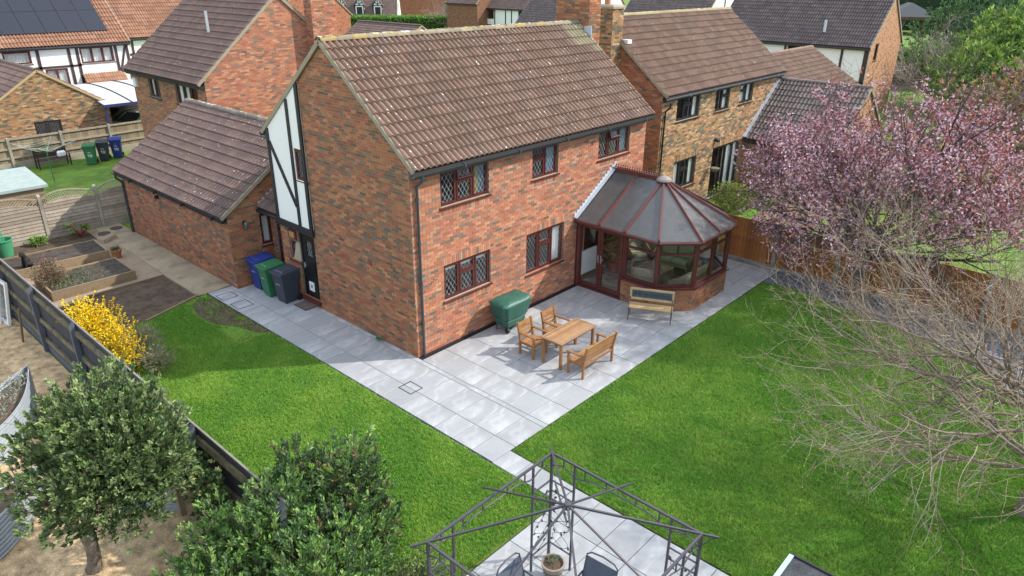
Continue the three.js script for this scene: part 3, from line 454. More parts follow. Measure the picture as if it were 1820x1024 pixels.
  box1(.23, 2.45, -HD + .23, HL - .23, 2.65, -.23).mesh('upper_floor', M.room, house); box1(.23, -.02, -HD + .23, HL - .23, .08, -.23).mesh('ground_floor', M.room, house); box1(.23, 4.84, -HD + .23, HL - .23, 4.92, -.23).mesh('loft_floor', M.room, house); box1(.3, .08, -3.1, HL - .3, 2.45, -3.0).mesh('inner_wall', M.room, house); box1(.3, 2.65, -3.1, HL - .3, 4.84, -3.0).mesh('inner_wall', M.room, house);
  const lich = [[.34, .27, .17], [.30, .245, .17], [.36, .30, .21], [.26, .205, .145], [.36, .26, .11], [.31, .26, .19]].map(c => mat(c, .95, { map: T.tile, bumpMap: T.coarse, bumpScale: .012 }));
  const R = gableRoof(house, HL, HD, EAVE, RIDGE, { kind: 'roman', tone: 'brown', own: 300, lichen: 34, blotch: 260, moss: (u, s) => s > .62 && u > .86 && pnoise(u * 60, s * 9) * .7 + (s - .62) * 1.3 + (u - .86) * 1.5 > .62, ridgeMats: lich, gutters: [1, -1], label: 'brown corrugated tile roof speckled with white lichen' });
  downpipe(house, .17, .28, R.yE - .06, .06);
  // black damp-proof strip along the foot of the garden wall
  box1(.02, -.01, .012, 6.5, .012, .10).mesh('drain_strip', M.black, house);
  chimney(house, HL + .02, HL + .66, -3.95, -2.55, 0, 8.9, 'brown', null);
  { const f = new MB(); f.beam([HL - .02, 7.52, -2.55], [HL - .02, 7.0, -2.5], .3, .02); f.mesh('lead_flashing', M.leadsheet, house); }
  { const b = new MB(); b.tube([[.62, 2.02, .0], [.62, 2.02, .09], [.66, 2.06, .12]], .008, 5); b.tube([[.52, 2.0, 0], [.55, 1.98, .09], [.52, 2.05, .13]], .006, 5); b.mesh('plant_bracket', M.black, house); }
}
// ================================================================ garage
{
  const g = thing('brick_garage', 'long low brick garage with speckled plum tiled roof beside the beds', 'garage', [-.98, 0, -7.44], 0);
  // local: ridge along z. Built as a body whose facade faces -x: child frame turned so that local x runs to +z
  const L = 7.95, D = 5.9, E = 2.5, Rg = 4.52; const b = g; b.position.set(-.98, 0, -7.44 - L); b.rotation.y = -Math.PI / 2;
  const recs = [], side = wallSlab('side_wall', [[.01, -.05], [L - .01, -.05], [L - .01, E], [.01, E]], [], M.mortar, b, [0, 0, 0], 0); layBricks(recs, side, L, 0, E - .1, null, [], 'brown', 23);
  const top = u => E + (Rg - E) * (1 - Math.abs(u - D / 2) / (D / 2)); const w = { u0: 1.03, u1: 1.42, v0: 1.18, v1: 2.2, st: true, sb: true, cols: [{ f: 1 }], curtains: [{ a: .05, b: .95 }] };
  const end = wallSlab('end_wall', [[.01, -.05], [D - .01, -.05], [D - .01, E], [D / 2, Rg], [.01, E]], [w], M.mortar, b, [L, 0, 0], Math.PI / 2); layBricks(recs, end, D, 0, Rg, top, [w], 'brown', 29); makeWindow(end, w.u0, w.u1, w.v0, w.v1, { lat: true, frame: M.rosewood, cols: w.cols, curtains: w.curtains });
  placeBricks(recs, 300);
  wallSlab('far_wall', [[.01, -.05], [D - .01, -.05], [D - .01, E], [D / 2, Rg], [.01, E]], [], M.mortar, b, [0, 0, -D], -Math.PI / 2); wallSlab('inner_side_wall', [[.01, -.05], [L - .01, -.05], [L - .01, E], [.01, E]], [], M.mortar, b, [L, 0, -D], Math.PI);
  const R = gableRoof(b, L, D, E, Rg, { kind: 'roman', tone: 'plum', own: 300, lichen: 40, blotch: 120, oe: .22, ov: .1, fasciaMat: M.black, gutterMat: M.black, ridgeMats: [[.20, .17, .14], [.24, .21, .17], [.17, .14, .12]].map(c => mat(c, .95, { map: T.tile, bumpMap: T.coarse, bumpScale: .01 })), label: 'plum brown ribbed tile roof spotted with white lichen' });
  downpipe(b, .12, .25, R.yE - .05, .06, M.greypvc, .045); box1(3.0, R.yE - .42, .0, 3.12, R.yE - .32, .12).mesh('vent', M.black, b);
  { const l = new MB(); l.box(.46, 1.98, .01, .56, 2.12, .03); l.beam([.51, 2.06, .03], [.51, 2.06, .12], .02, .02); const o = l.mesh('wall_lantern', M.black, b); o.position.set(L, 0, 0); o.rotation.y = Math.PI / 2; const k = new MB(); k.lathe([[.03, 1.86], [.055, 1.9], [.075, 2.04], [.06, 2.08], [.02, 2.12]], 8, .51, .13); const kk = k.mesh('lantern_glass', mat([.10, .12, .12], .2), o); void kk; }
}
{ // lobby between garage and house with a small lean-to roof
  const g = thing('entrance_lobby', 'small brick lobby with lean-to tiled roof between garage and house', 'porch', [.42, 0, -6.12]);
  const r = [], w = wallSlab('wall', [[0, -.05], [1.30, -.05], [1.30, 2.3], [0, 2.3]], [{ u0: .25, u1: 1.05, v0: .08, v1: 2.05 }], M.mortar, g, [0, 0, -1.31], -Math.PI / 2); layBricks(r, w, 1.3, 0, 2.3, null, [{ u0: .25, u1: 1.05, v0: .08, v1: 2.05 }], 'brown', 41); placeBricks(r, 0);
  makeWindow(w, .25, 1.05, .08, 2.05, { frame: M.rosewood, cols: [{ f: 1 }], lat: true, sill: false });
  const d = new MB(); d.hexa([[-.35, 2.36, -.01], [.9, 3.2, -.01], [.9, 3.2, -1.3], [-.35, 2.36, -1.3]].reverse().reverse(), [[-.35, 2.42, -.01], [.9, 3.26, -.01], [.9, 3.26, -1.3], [-.35, 2.42, -1.3]]); const rf = d.mesh('roof', M.deck, g); tileSlope(rf, [-.38, 2.42, -1.3], [0, 0, 1], [1.25, .84, 0], 1.29, 1.5, 'roman', 'plum'); 
  const gt = new MB(); gt.tube([[-.42, 2.36, -.02], [-.42, 2.36, -1.28]], .055, 8); gt.mesh('gutter', M.black, g); const fl = new MB(); for (let i = 0; i < 8; i++) fl.box(-.35 + i * .15, 2.50 + i * .10, -1.306, -.18 + i * .15, 2.62 + i * .10, -1.292); fl.mesh('lead_flashing', M.leadsheet, g);
}
// ================================================================ conservatory
{
  const c = thing('conservatory', 'rosewood framed conservatory with faceted glazed roof on the brick house', 'conservatory');
  const P = [[6.55, 0], [6.55, 2.95], [7.36, 3.76], [9.42, 3.76], [10.22, 2.95], [10.22, 0]], EV = 2.14;
  const recs = []; const seg = (i, t0, t1) => { const [a, b] = [P[i], P[i + 1]]; return [[a[0] + (b[0] - a[0]) * t0, a[1] + (b[1] - a[1]) * t0], [a[0] + (b[0] - a[0]) * t1, a[1] + (b[1] - a[1]) * t1]]; };
  const faceOf = (a, b) => { const dx = b[0] - a[0], dz = b[1] - a[1], w = Math.hypot(dx, dz); return { w, yaw: Math.atan2(-dz, dx) }; };
  const walls = [[0, .60, 1], [1, 0, 1], [2, 0, 1], [3, 0, 1], [4, 0, 1]];
  walls.forEach(([i, t0, t1], k) => { const [a, b] = seg(i, t0, t1), f = faceOf(a, b); const w = wallSlab('dwarf_wall', [[.01, -.05], [f.w - .01, -.05], [f.w - .01, .70], [.01, .70]], [], M.mortar, c, [a[0], 0, a[1]], f.yaw, .2); layBricks(recs, w, f.w, 0, .70, null, [], 'brown', 51 + k); const s = new MB(); s.hexa([[-.04, .70, .07], [f.w + .04, .70, .07], [f.w + .0, .70, -.18], [0, .70, -.18]], [[-.04, .75, .07], [f.w + .04, .75, .07], [f.w, .765, -.18], [0, .765, -.18]]); const so = s.mesh('sill', M.rosewood, c); so.position.copy(w.position); so.rotation.copy(w.rotation); });
  placeBricks(recs, 220);
  P.slice(0, 6).forEach(([x, z], i) => { const m = new MB(); const r = .075, y0 = i === 0 || i === 5 ? 0 : .75; m.lathe([[r, y0], [r, EV]], 8, 0, 0); const o = m.mesh('corner_post', M.rosewood, c); o.position.set(x + (i < 3 ? .05 : -.05), 0, i === 2 || i === 3 ? z - .06 : i === 0 || i === 5 ? z + .08 : z - .02); });
  const face = (i, t0, t1, n, y0) => { const [a, b] = seg(i, t0, t1), f = faceOf(a, b); const g = sub(c, 'glazed_screen', [a[0], 0, a[1]], f.yaw); const m = new MB(), z0 = -.09, z1 = -.02, TL = 1.74; m.box(.04, y0, z0, f.w - .04, y0 + .07, z1); m.box(.04, EV - .07, z0, f.w - .04, EV, z1); const pw = (f.w - .08) / n; for (let k = 0; k <= n; k++) { const x = .04 + k * pw; m.box(Math.max(.02, x - .04), y0 + .07, z0 + .003, Math.min(f.w - .02, x + .04), EV - .07, z1 - .003); } for (let k = 0; k < n; k++) { const x = .04 + k * pw; m.box(x + .04, TL, z0 + .005, x + pw - .04, TL + .06, z1 - .005); for (const [ya, yb] of [[y0 + .07, TL], [TL + .06, EV - .07]]) { const q = new MB(); q.quad([x + .04, ya, -.055], [x + pw - .04, ya, -.055], [x + pw - .04, yb, -.055], [x + .04, yb, -.055]); q.mesh('pane', M.glass, g); } } m.mesh('frame', M.rosewood, g); return g; };
  face(0, .61, 1, 1, .76); face(1, 0, 1, 1, .76); face(2, 0, 1, 2, .76); face(3, 0, 1, 1, .76); face(4, 0, 1, 3, .76);
  // french doors on the west side
  for (let k = 0; k < 2; k++) { const g = new MB(), w = .80, y0 = .08, y1 = EV - .06; g.box(0, y0, -.08, .09, y1, -.02); g.box(w - .09, y0, -.08, w, y1, -.02); g.box(.09, y0, -.08, w - .09, y0 + .13, -.02); g.box(.09, y1 - .09, -.08, w - .09, y1, -.02); const d = g.mesh('door', M.rosewood, c); d.position.set(6.55, 0, .12 + k * .815); d.rotation.y = -Math.PI / 2; const q = new MB(); q.quad([.09, y0 + .13, -.05], [w - .09, y0 + .13, -.05], [w - .09, y1 - .09, -.05], [.09, y1 - .09, -.05]); q.mesh('pane', M.glass, d); const h = new MB(); const hx = k ? .045 : w - .045; h.box(hx - .014, .98, -.02, hx + .014, 1.22, -.005); h.beam([hx, 1.12, .02], [hx + (k ? .11 : -.11), 1.12, .02], .018, .018); h.mesh('handle', M.steel, d); }
  { const m = new MB(); m.box(.0, 0, -.12, 1.77, .07, .02); m.box(0, EV - .06, -.1, 1.77, EV, .0); m.box(0, .07, -.1, .10, EV - .06, -.0); m.box(1.745, .07, -.1, 1.80, EV - .06, -.0); const d = m.mesh('door_frame', M.rosewood, c); d.position.set(6.55, 0, .02); d.rotation.y = -Math.PI / 2; }
  // roof: ring beam, gutter, glazing panels, bars
  const E = [[6.44, 0], [6.44, 3.0], [7.31, 3.87], [9.47, 3.87], [10.33, 3.0], [10.33, 0]], R0 = [8.385, 3.42, 0], R1 = [8.385, 3.42, 1.86], YE = 2.22; const e = i => [E[i][0], YE, E[i][1]];
  { const m = new MB(); for (let i = 0; i < 5; i++) { const a = P[i], b = P[i + 1]; m.beam([a[0], EV + .03, a[1]], [b[0], EV + .03, b[1]], .12, .09); } m.mesh('ring_beam', M.rosewood, c); const g = new MB(); for (let i = 0; i < 5; i++) g.tube([[E[i][0], YE - .06, E[i][1]], [E[i + 1][0], YE - .06, E[i + 1][1]]], .055, 8); g.mesh('gutter', M.rosewood, c); }
  const poly = mat([.27, .265, .26], .28, { transmission: .6, thickness: 0, map: T.mottle, bumpMap: T.grain, bumpScale: .002 });
  const lerp = (a, b, t) => [a[0] + (b[0] - a[0]) * t, a[1] + (b[1] - a[1]) * t, a[2] + (b[2] - a[2]) * t];
  const W = [[6.44, YE, 0], [6.44, YE, .95], [6.44, YE, 1.86]], RW = [R0, [8.385, 3.42, .95], R1], WE = W.map(p => [10.33, p[1], p[2]]), mid = lerp(e(2), e(3), .5);
  const panels = [[W[0], W[1], RW[1], RW[0]], [W[1], W[2], RW[2], RW[1]], [W[2], e(1), R1], [e(1), e(2), R1], [e(2), mid, R1], [mid, e(3), R1], [e(3), e(4), R1], [e(4), WE[2], R1], [WE[2], WE[1], RW[1], R1], [WE[1], WE[0], RW[0], RW[1]]];
  for (const p of panels) { const m = new MB(); m.poly(p); const q = p.map(v => [v[0], v[1] - .025, v[2]]).reverse(); m.poly(q); m.mesh('roof_panel', poly, c); }
  const bars = [[W[1], RW[1]], [W[2], R1], [e(1), R1], [e(2), R1], [mid, R1], [e(3), R1], [e(4), R1], [WE[2], R1], [WE[1], RW[1]]];
  for (const [a, b] of bars) { const m = new MB(); m.beam([a[0], a[1] + .02, a[2]], [b[0], b[1] + .02, b[2]], .065, .05); m.beam([a[0], a[1] + .055, a[2]], [b[0], b[1] + .055, b[2]], .03, .025); m.mesh('glazing_bar', mat([.16, .05, .045], .4), c); }
  { const m = new MB(); m.box(8.30, 3.38, .02, 8.47, 3.50, 1.86); const r = m.mesh('ridge', M.rosewood, c); const k = new MB(); for (let i = 0; i < 19; i++) { const z = .1 + i * .088; k.lathe([[.012, 3.5], [.03, 3.54], [.012, 3.57], [.022, 3.60], [.002, 3.64]], 5, 8.385, z); } k.mesh('ridge_cresting', M.rosewood, r); const f = new MB(); f.lathe([[.24, 3.40], [.22, 3.46], [.10, 3.53], [.0, 3.56]], 14, 8.385, 1.86); f.mesh('hub_cap', mat([.26, .22, .20], .5), c); }
  { const m = new MB(); m.beam([6.40, YE + .05, .06], [8.385, 3.50, .06], .13, .03); for (let i = 0; i < 17; i++) { const t = i / 16, x = 6.40 + 1.985 * t, y = YE + .06 + 1.25 * t; m.box(x, y, .012, x + .13, y + .13, .026); } m.beam([10.36, YE + .05, .06], [8.385, 3.50, .06], .13, .03); const o = m.mesh('lead_flashing', mat([.55, .60, .66], .5, { map: T.mottle }), c); o.userData.label = 'stepped pale lead flashing against the brick wall'; }
  { const m = flat([[6.58, .02], [6.58, 2.93], [7.37, 3.72], [9.41, 3.72], [10.19, 2.93], [10.19, .02]], .06); m.mesh('floor', mat([.62, .56, .46], .95, { map: T.soil }), c); }
}
// ================================================================ conservatory furniture
const wicker = mat([.50, .40, .27], .8, { map: T.wood, bumpMap: T.grain, bumpScale: .004 }), cushion = mat([.52, .54, .42], .95, { map: tex(256, .5, (u, v) => { const a = fbm(u, v, 10, 3), b = pnoise(u * 14, v * 14, 14, 8); return b > .64 ? [.55, .62, .45] : b < .3 ? [.78, .62, .55] : [.9 - .1 * a, .9 - .1 * a, .85 - .1 * a]; }) });
function cane(label, w, pos, yaw) { // cane armchair or sofa, w wide, facing +z
  const t = thing(w > 1 ? 'cane_sofa' : 'cane_armchair', label, w > 1 ? 'sofa' : 'armchair', pos, yaw); const h = w / 2, b = new MB(), D = .36;
  const arc = []; for (let i = 0; i <= 24; i++) { const a = Math.PI * (i / 24), ex = Math.pow(Math.abs(Math.cos(a)), .45) * Math.sign(Math.cos(a)); arc.push([h * ex, -D + .02 + .62 * (1 - Math.pow(Math.sin(a), .5)), .52 + .38 * Math.pow(Math.sin(a), .6)]); }
  const sh = new MB(); for (let i = 0; i < 24; i++) { const [x0, z0, y0] = arc[i], [x1, z1, y1] = arc[i + 1]; for (let k = 0; k < 6; k++) { const f = y => .12 + (y - .12); const lo = t => .12 + t; const ya = .14 + (y0 - .14) * (k / 6), yb = .14 + (y0 - .14) * ((k + .78) / 6), yc = .14 + (y1 - .14) * (k / 6), yd = .14 + (y1 - .14) * ((k + .78) / 6); sh.quad([x0, ya, z0], [x1, yc, z1], [x1, yd, z1], [x0, yb, z0]); void f; void lo; } if (i % 2 === 0) sh.beam([x0, .1, z0], [x0, y0, z0], .014, .014); }
  sh.mesh('woven_back', wicker, t); const rim = new MB(); rim.tube(arc.map(a => [a[0], a[2], a[1]]), .024, 6); rim.mesh('rim', wicker, t); b.box(-h + .05, .22, -D + .06, h - .05, .30, D - .06); b.mesh('seat_frame', wicker, t);
  for (const [x, z] of [[-h + .06, -D + .08], [h - .06, -D + .08], [-h + .06, D - .08], [h - .06, D - .08]]) { const l = new MB(); l.tube([[x, 0, z], [x, .24, z]], .022, 6); l.mesh('leg', wicker, t); }
  const n = w > 1 ? 2 : 1; for (let i = 0; i < n; i++) { const cw = (w - .16) / n, cx = -h + .08 + cw * (i + .5); const s = new THREE.Mesh(new RoundedBoxGeometry(cw - .02, .14, .56, 3, .05), cushion); s.name = 'seat_cushion'; s.position.set(cx, .37, .02); t.add(s); const q = new THREE.Mesh(new RoundedBoxGeometry(cw - .04, .44, .14, 3, .06), cushion); q.name = 'back_cushion'; q.position.set(cx, .63, -D + .14); q.rotation.x = -.18; t.add(q); s.castShadow = q.castShadow = s.receiveShadow = q.receiveShadow = true; }
  return t;
}
cane('cane armchair with its woven back to the glass doors', .72, [7.42, .062, 2.0], 1.9);
cane('cushioned cane armchair against the house wall inside the conservatory', .72, [9.3, .062, .55], -.5);
cane('cushioned cane sofa along the far side of the conservatory', 1.35, [9.75, .062, 1.75], -1.55);
cane('cushioned cane sofa with its back to the front conservatory windows', 1.4, [8.35, .062, 3.05], 3.14);
{ const t = thing('coffee_table', 'low pale wood coffee table with grey glass top in the conservatory', 'coffee table', [8.55, .062, 1.75]); const m = new MB(); for (const s of [-1, 1]) { m.box(-.42, .36, s * .42 - .03, .42, .42, s * .42 + .03); m.box(s * .42 - .03, .361, -.39, s * .42 + .03, .419, .39); } m.mesh('frame', M.teakpale, t); box1(-.4, .395, -.4, .4, .41, .4).mesh('table_top', mat([.10, .11, .12], .1), t); for (const a of [-1, 1]) for (const b of [-1, 1]) box1(a * .4 - .025, 0, b * .4 - .025, a * .4 + .025, .36, b * .4 + .025).mesh('leg', M.teakpale, t); }
{ const t = thing('radiator', 'flat white panel radiator on the brick wall inside the glass doors', 'radiator', [6.70, .26, .05]); const m = new MB(); m.bbox(0, .02, 0, .86, .80, .07, .01); m.mesh('panel', M.whitepvc, t); const g = new MB(); for (let i = 0; i < 14; i++) g.box(.04 + i * .056, .801, .015, .08 + i * .056, .81, .055); g.mesh('grille', M.whitepvc, t); }
{ const t = thing('side_table', 'small round table carrying a lamp in the conservatory corner', 'table', [9.55, .062, 2.95]); const m = new MB(); m.lathe([[.0, .55], [.28, .55], [.28, .58], [0, .585]], 18); m.mesh('table_top', M.teak, t); const l = new MB(); l.lathe([[.18, 0], [.05, .06], [.03, .3], [.05, .55]], 10); l.mesh('pedestal', M.teak, t);
  const q = thing('table_lamp', 'table lamp with pale conical shade in the conservatory corner', 'lamp', [9.55, .65, 2.95]); const b = new MB(); b.lathe([[.08, 0], [.10, .04], [.05, .12], [.03, .22], [.012, .3]], 12); b.mesh('base', mat([.12, .2, .24], .3), q); const s = new MB(); s.lathe([[.24, .28], [.12, .56]], 18); s.mesh('lamp_shade', mat([.62, .56, .44], .95, { transmission: .3, thickness: 0 }), q); }
// ================================================================ patio furniture
const teakA = M.teak, teakB = mat([.38, .175, .07], .55, { map: T.wood }), teakC = mat([.50, .25, .085], .5, { map: T.wood }), teakTop = mat([.46, .29, .165], .7, { map: T.wood, bumpMap: T.grain, bumpScale: .001 }), teakTop2 = mat([.40, .24, .13], .7, { map: T.wood });
const bx = (p, name, m, a) => { const b = new MB(); b.bbox(...a, .004); return b.mesh(name, m, p); };
{ const t = thing('garden_table', 'slatted rectangular wooden garden table on the patio', 'table', [2.71, .001, 2.785]); const w = .735, d = .345, H = .75;
  for (const s of [-1, 1]) { bx(t, 'edge_rail', teakTop2, [-w, H - .03, s > 0 ? d - .06 : -d, w, H, s > 0 ? d : -d + .06]); bx(t, 'end_rail', teakTop2, [s > 0 ? w - .07 : -w, H - .031, -d + .062, s > 0 ? w : -w + .07, H - .001, d - .062]); }
  const n = 10, W = (2 * (d - .062)) / n; for (let i = 0; i < n; i++) bx(t, 'slat', pick([teakTop, teakTop2, teakC, M.teakpale, teakB]), [-w + .072, H - .028, -d + .064 + i * W, w - .072, H - .002, -d + .055 + (i + 1) * W]);
  for (const s of [-1, 1]) { bx(t, 'apron', teakB, [-w + .08, H - .10, s * (d - .07) - .012, w - .08, H - .032, s * (d - .07) + .012]); bx(t, 'apron', teakB, [s * (w - .07) - .012, H - .10, -d + .085, s * (w - .07) + .012, H - .032, d - .085]); for (const q of [-1, 1]) bx(t, 'leg', teakA, [s * (w - .07) - .032, 0, q * (d - .07) - .032, s * (w - .07) + .032, H - .033, q * (d - .07) + .032]); } }
function teakSeat(name, label, cat, W, pos, yaw, group) { // armed seat facing +z
  const t = thing(name, label, cat, pos, yaw, group), h = W / 2, D = .26, SH = .40;
  for (const s of [-1, 1]) { const x = s * (h - .03); bx(t, 'front_leg', teakA, [x - .027, 0, D - .055, x + .027, .60, D]); { const m = new MB(); m.beam([x, 0, -D + .03], [x, .45, -D + .03], .05, .055, [0, 0, 1]); m.beam([x, .44, -D + .03], [x, .88, -D - .06], .05, .055, [0, 0, 1]); m.mesh('back_leg', teakA, t); } { const m = new MB(); m.bbox(x - .035, .60, -D - .03, x + .035, .628, D + .03, .006); m.mesh('armrest', teakB, t); } bx(t, 'side_rail', teakB, [x - .014, SH - .085, -D + .06, x + .014, SH - .02, D - .058]); }
  bx(t, 'front_rail', teakC, [-h + .058, SH - .085, D - .045, h - .058, SH - .02, D - .02]); bx(t, 'rear_rail', teakB, [-h + .056, SH - .085, -D + .015, h - .056, SH - .02, -D + .04]);
  const n = 6, sw = (2 * D - .01) / n; for (let i = 0; i < n; i++) bx(t, 'seat_slat', pick([teakC, teakA, teakTop]), [-h + .01 + (i === n - 1 ? .05 : 0), SH - .018, -D + .05 + i * (sw - .008), h - .01 - (i === n - 1 ? .05 : 0), SH, -D + .05 + i * (sw - .008) + sw - .022]);
  for (let i = 0; i < 4; i++) { const y = .50 + i * .105, z = -D + .032 - (y - .44) * .205, m = new MB(); m.beam([-h + (i === 3 ? .0 : .056), y, z], [h - (i === 3 ? .0 : .056), y, z], .022, i === 3 ? .10 : .075, [0, 1, -.2]); m.mesh('back_slat', i === 3 ? teakC : pick([teakC, teakA]), t); }
  return t;
}
teakSeat('garden_chair', 'wooden garden armchair nearest the house corner, back to the wall', 'chair', .56, [2.22, .001, 2.0], 0, 'wooden armchairs at the garden table');
teakSeat('garden_chair', 'wooden garden armchair nearer the conservatory, back to the wall', 'chair', .57, [3.14, .001, 2.03], .03, 'wooden armchairs at the garden table');
teakSeat('garden_bench', 'wooden slatted garden bench with its back to the lawn', 'bench', 1.28, [2.68, .001, 3.52], Math.PI, null);
{ // bench with a wrought panel in its back
  const t = thing('panel_bench', 'pale slatted bench with dark scrollwork back panel beside the conservatory', 'bench', [6.02, .001, 3.17], Math.atan2(-.9, .44)); const pale = mat([.62, .42, .20], .6, { map: T.wood }), pale2 = mat([.66, .50, .28], .6, { map: T.wood });
  const W = .63; for (let i = 0; i < 4; i++) bx(t, 'seat_slat', i % 2 ? pale : pale2, [-W, .40, -.16 + i * .10, W, .425, -.075 + i * .10]);
  const q = new THREE.Group(); void q; const z = -.20; for (const [a, b, y0, y1] of [[-W, W, .80, .86], [-W, W, .50, .57]]) bx(t, 'back_rail', pale2, [a, y0, z - .02, b, y1, z + .02]); for (const s of [-1, 1]) bx(t, 'back_stile', pale2, [s > 0 ? W - .06 : -W, .572, z - .019, s > 0 ? W : -W + .06, .798, z + .019]);
  const pn = new MB(); pn.box(-W + .06, .572, z - .006, W - .06, .798, z + .004); const po = pn.mesh('back_panel', mat([.06, .09, .115], .5), t); const sc = new MB(); for (let i = 0; i < 7; i++) { const cx = -W + .15 + i * .155, pts = []; for (let k = 0; k <= 14; k++) { const a = k / 14 * 9 + i * 1.7, r = .075 * (1 - k / 18); pts.push([cx + r * Math.cos(a), .685 + r * Math.sin(a) * .95, z + .012]); } sc.tube(pts, .007, 4); } sc.tube([[-W + .07, .63, z + .012], [-.3, .74, z + .012], [0, .62, z + .012], [.3, .74, z + .012], [W - .07, .63, z + .012]], .007, 4); sc.mesh('scrollwork', M.iron, po);
  for (const s of [-1, 1]) { const m = new MB(), x = s * (W - .03); m.tube([[x, 0, .2], [x, .2, .17], [x, .39, .22]], .014, 5); m.tube([[x, 0, -.24], [x, .25, -.17], [x, .40, -.18], [x, .84, -.215]], .014, 5); m.tube([[x, .39, .22], [x, .395, -.18]], .014, 5); m.tube([[x, .40, .22], [x, .58, .2], [x, .62, 0], [x, .58, -.19]], .012, 5); m.mesh('end_frame', M.iron, t); } }
{ // covered barbecue
  const t = thing('covered_barbecue', 'barbecue under a creased green cover standing by the wall', 'barbecue', [2.92, 0, .56]); const N = 28, K = 14, P = [];
  for (let k = 0; k <= K; k++) { const f = k / K, y = .16 + .70 * f, row = []; for (let i = 0; i < N; i++) { const a = i / N * 6.28318, cs = Math.cos(a), sn = Math.sin(a), e = .36, hx = .36 + .24 * Math.pow(f, .8), hz = .23 + .12 * Math.pow(f, .8); let x = Math.sign(cs) * Math.pow(Math.abs(cs), e) * hx, z = Math.sign(sn) * Math.pow(Math.abs(sn), e) * hz; const fold = (Math.sin(a * 9 + f * 2) * .5 + Math.sin(a * 17 + 1.3) * .35) * .05 * (1 - f * .75) - (Math.abs(f - .27) < .06 ? .035 : 0); const r = Math.hypot(x, z); x *= 1 + fold / r; z *= 1 + fold / r; row.push([x, y + (k === K ? 0 : 0), z]); } P.push(row); }
  const top = P[K].map(p => [p[0] * .86, .93 + .025 * Math.sin(p[0] * 7) * Math.cos(p[2] * 9), p[2] * .8]); P.push(top); P.push(top.map(p => [p[0] * .4, .945 + .02 * Math.sin(p[0] * 11), p[2] * .35]));
  const idx = [], pos = []; P.forEach(r => r.forEach(p => pos.push(...p))); for (let k = 0; k < P.length - 1; k++) for (let i = 0; i < N; i++) { const j = (i + 1) % N; idx.push(k * N + i, (k + 1) * N + i, k * N + j, k * N + j, (k + 1) * N + i, (k + 1) * N + j); } const ce = pos.length / 3; pos.push(0, .945, 0); const b = (P.length - 1) * N; for (let i = 0; i < N; i++) idx.push(b + i, ce, b + (i + 1) % N);
  const g = new THREE.BufferGeometry(); g.setAttribute('position', new THREE.Float32BufferAttribute(pos, 3)); g.setAttribute('uv', new THREE.Float32BufferAttribute(pos.filter((_, i) => i % 3 !== 1), 2)); g.setIndex(idx); g.computeVertexNormals(); mesh('cover', g, mat([.030, .125, .088], .5, { map: T.mottle, bumpMap: T.coarse, bumpScale: .03 }), t);
  const st = new MB(); const ring = P[4].concat([P[4][0]]).map(p => [p[0] * 1.02, p[1] - .01, p[2] * 1.02]); st.tube(ring, .012, 4, false); st.mesh('tie_cord', mat([.10, .22, .17], .7), t); for (const s of [-1, 1]) { const w = new MB(); w.add(new THREE.CylinderGeometry(.075, .075, .05, 16), new THREE.Matrix4().makeRotationZ(Math.PI / 2).setPosition(s * .34, .075, .2)); w.mesh('wheel', M.black, t); const l = new MB(); l.tube([[s * .34, .0, -.2], [s * .34, .2, -.2]], .02, 6); l.mesh('leg', M.iron, t); } }
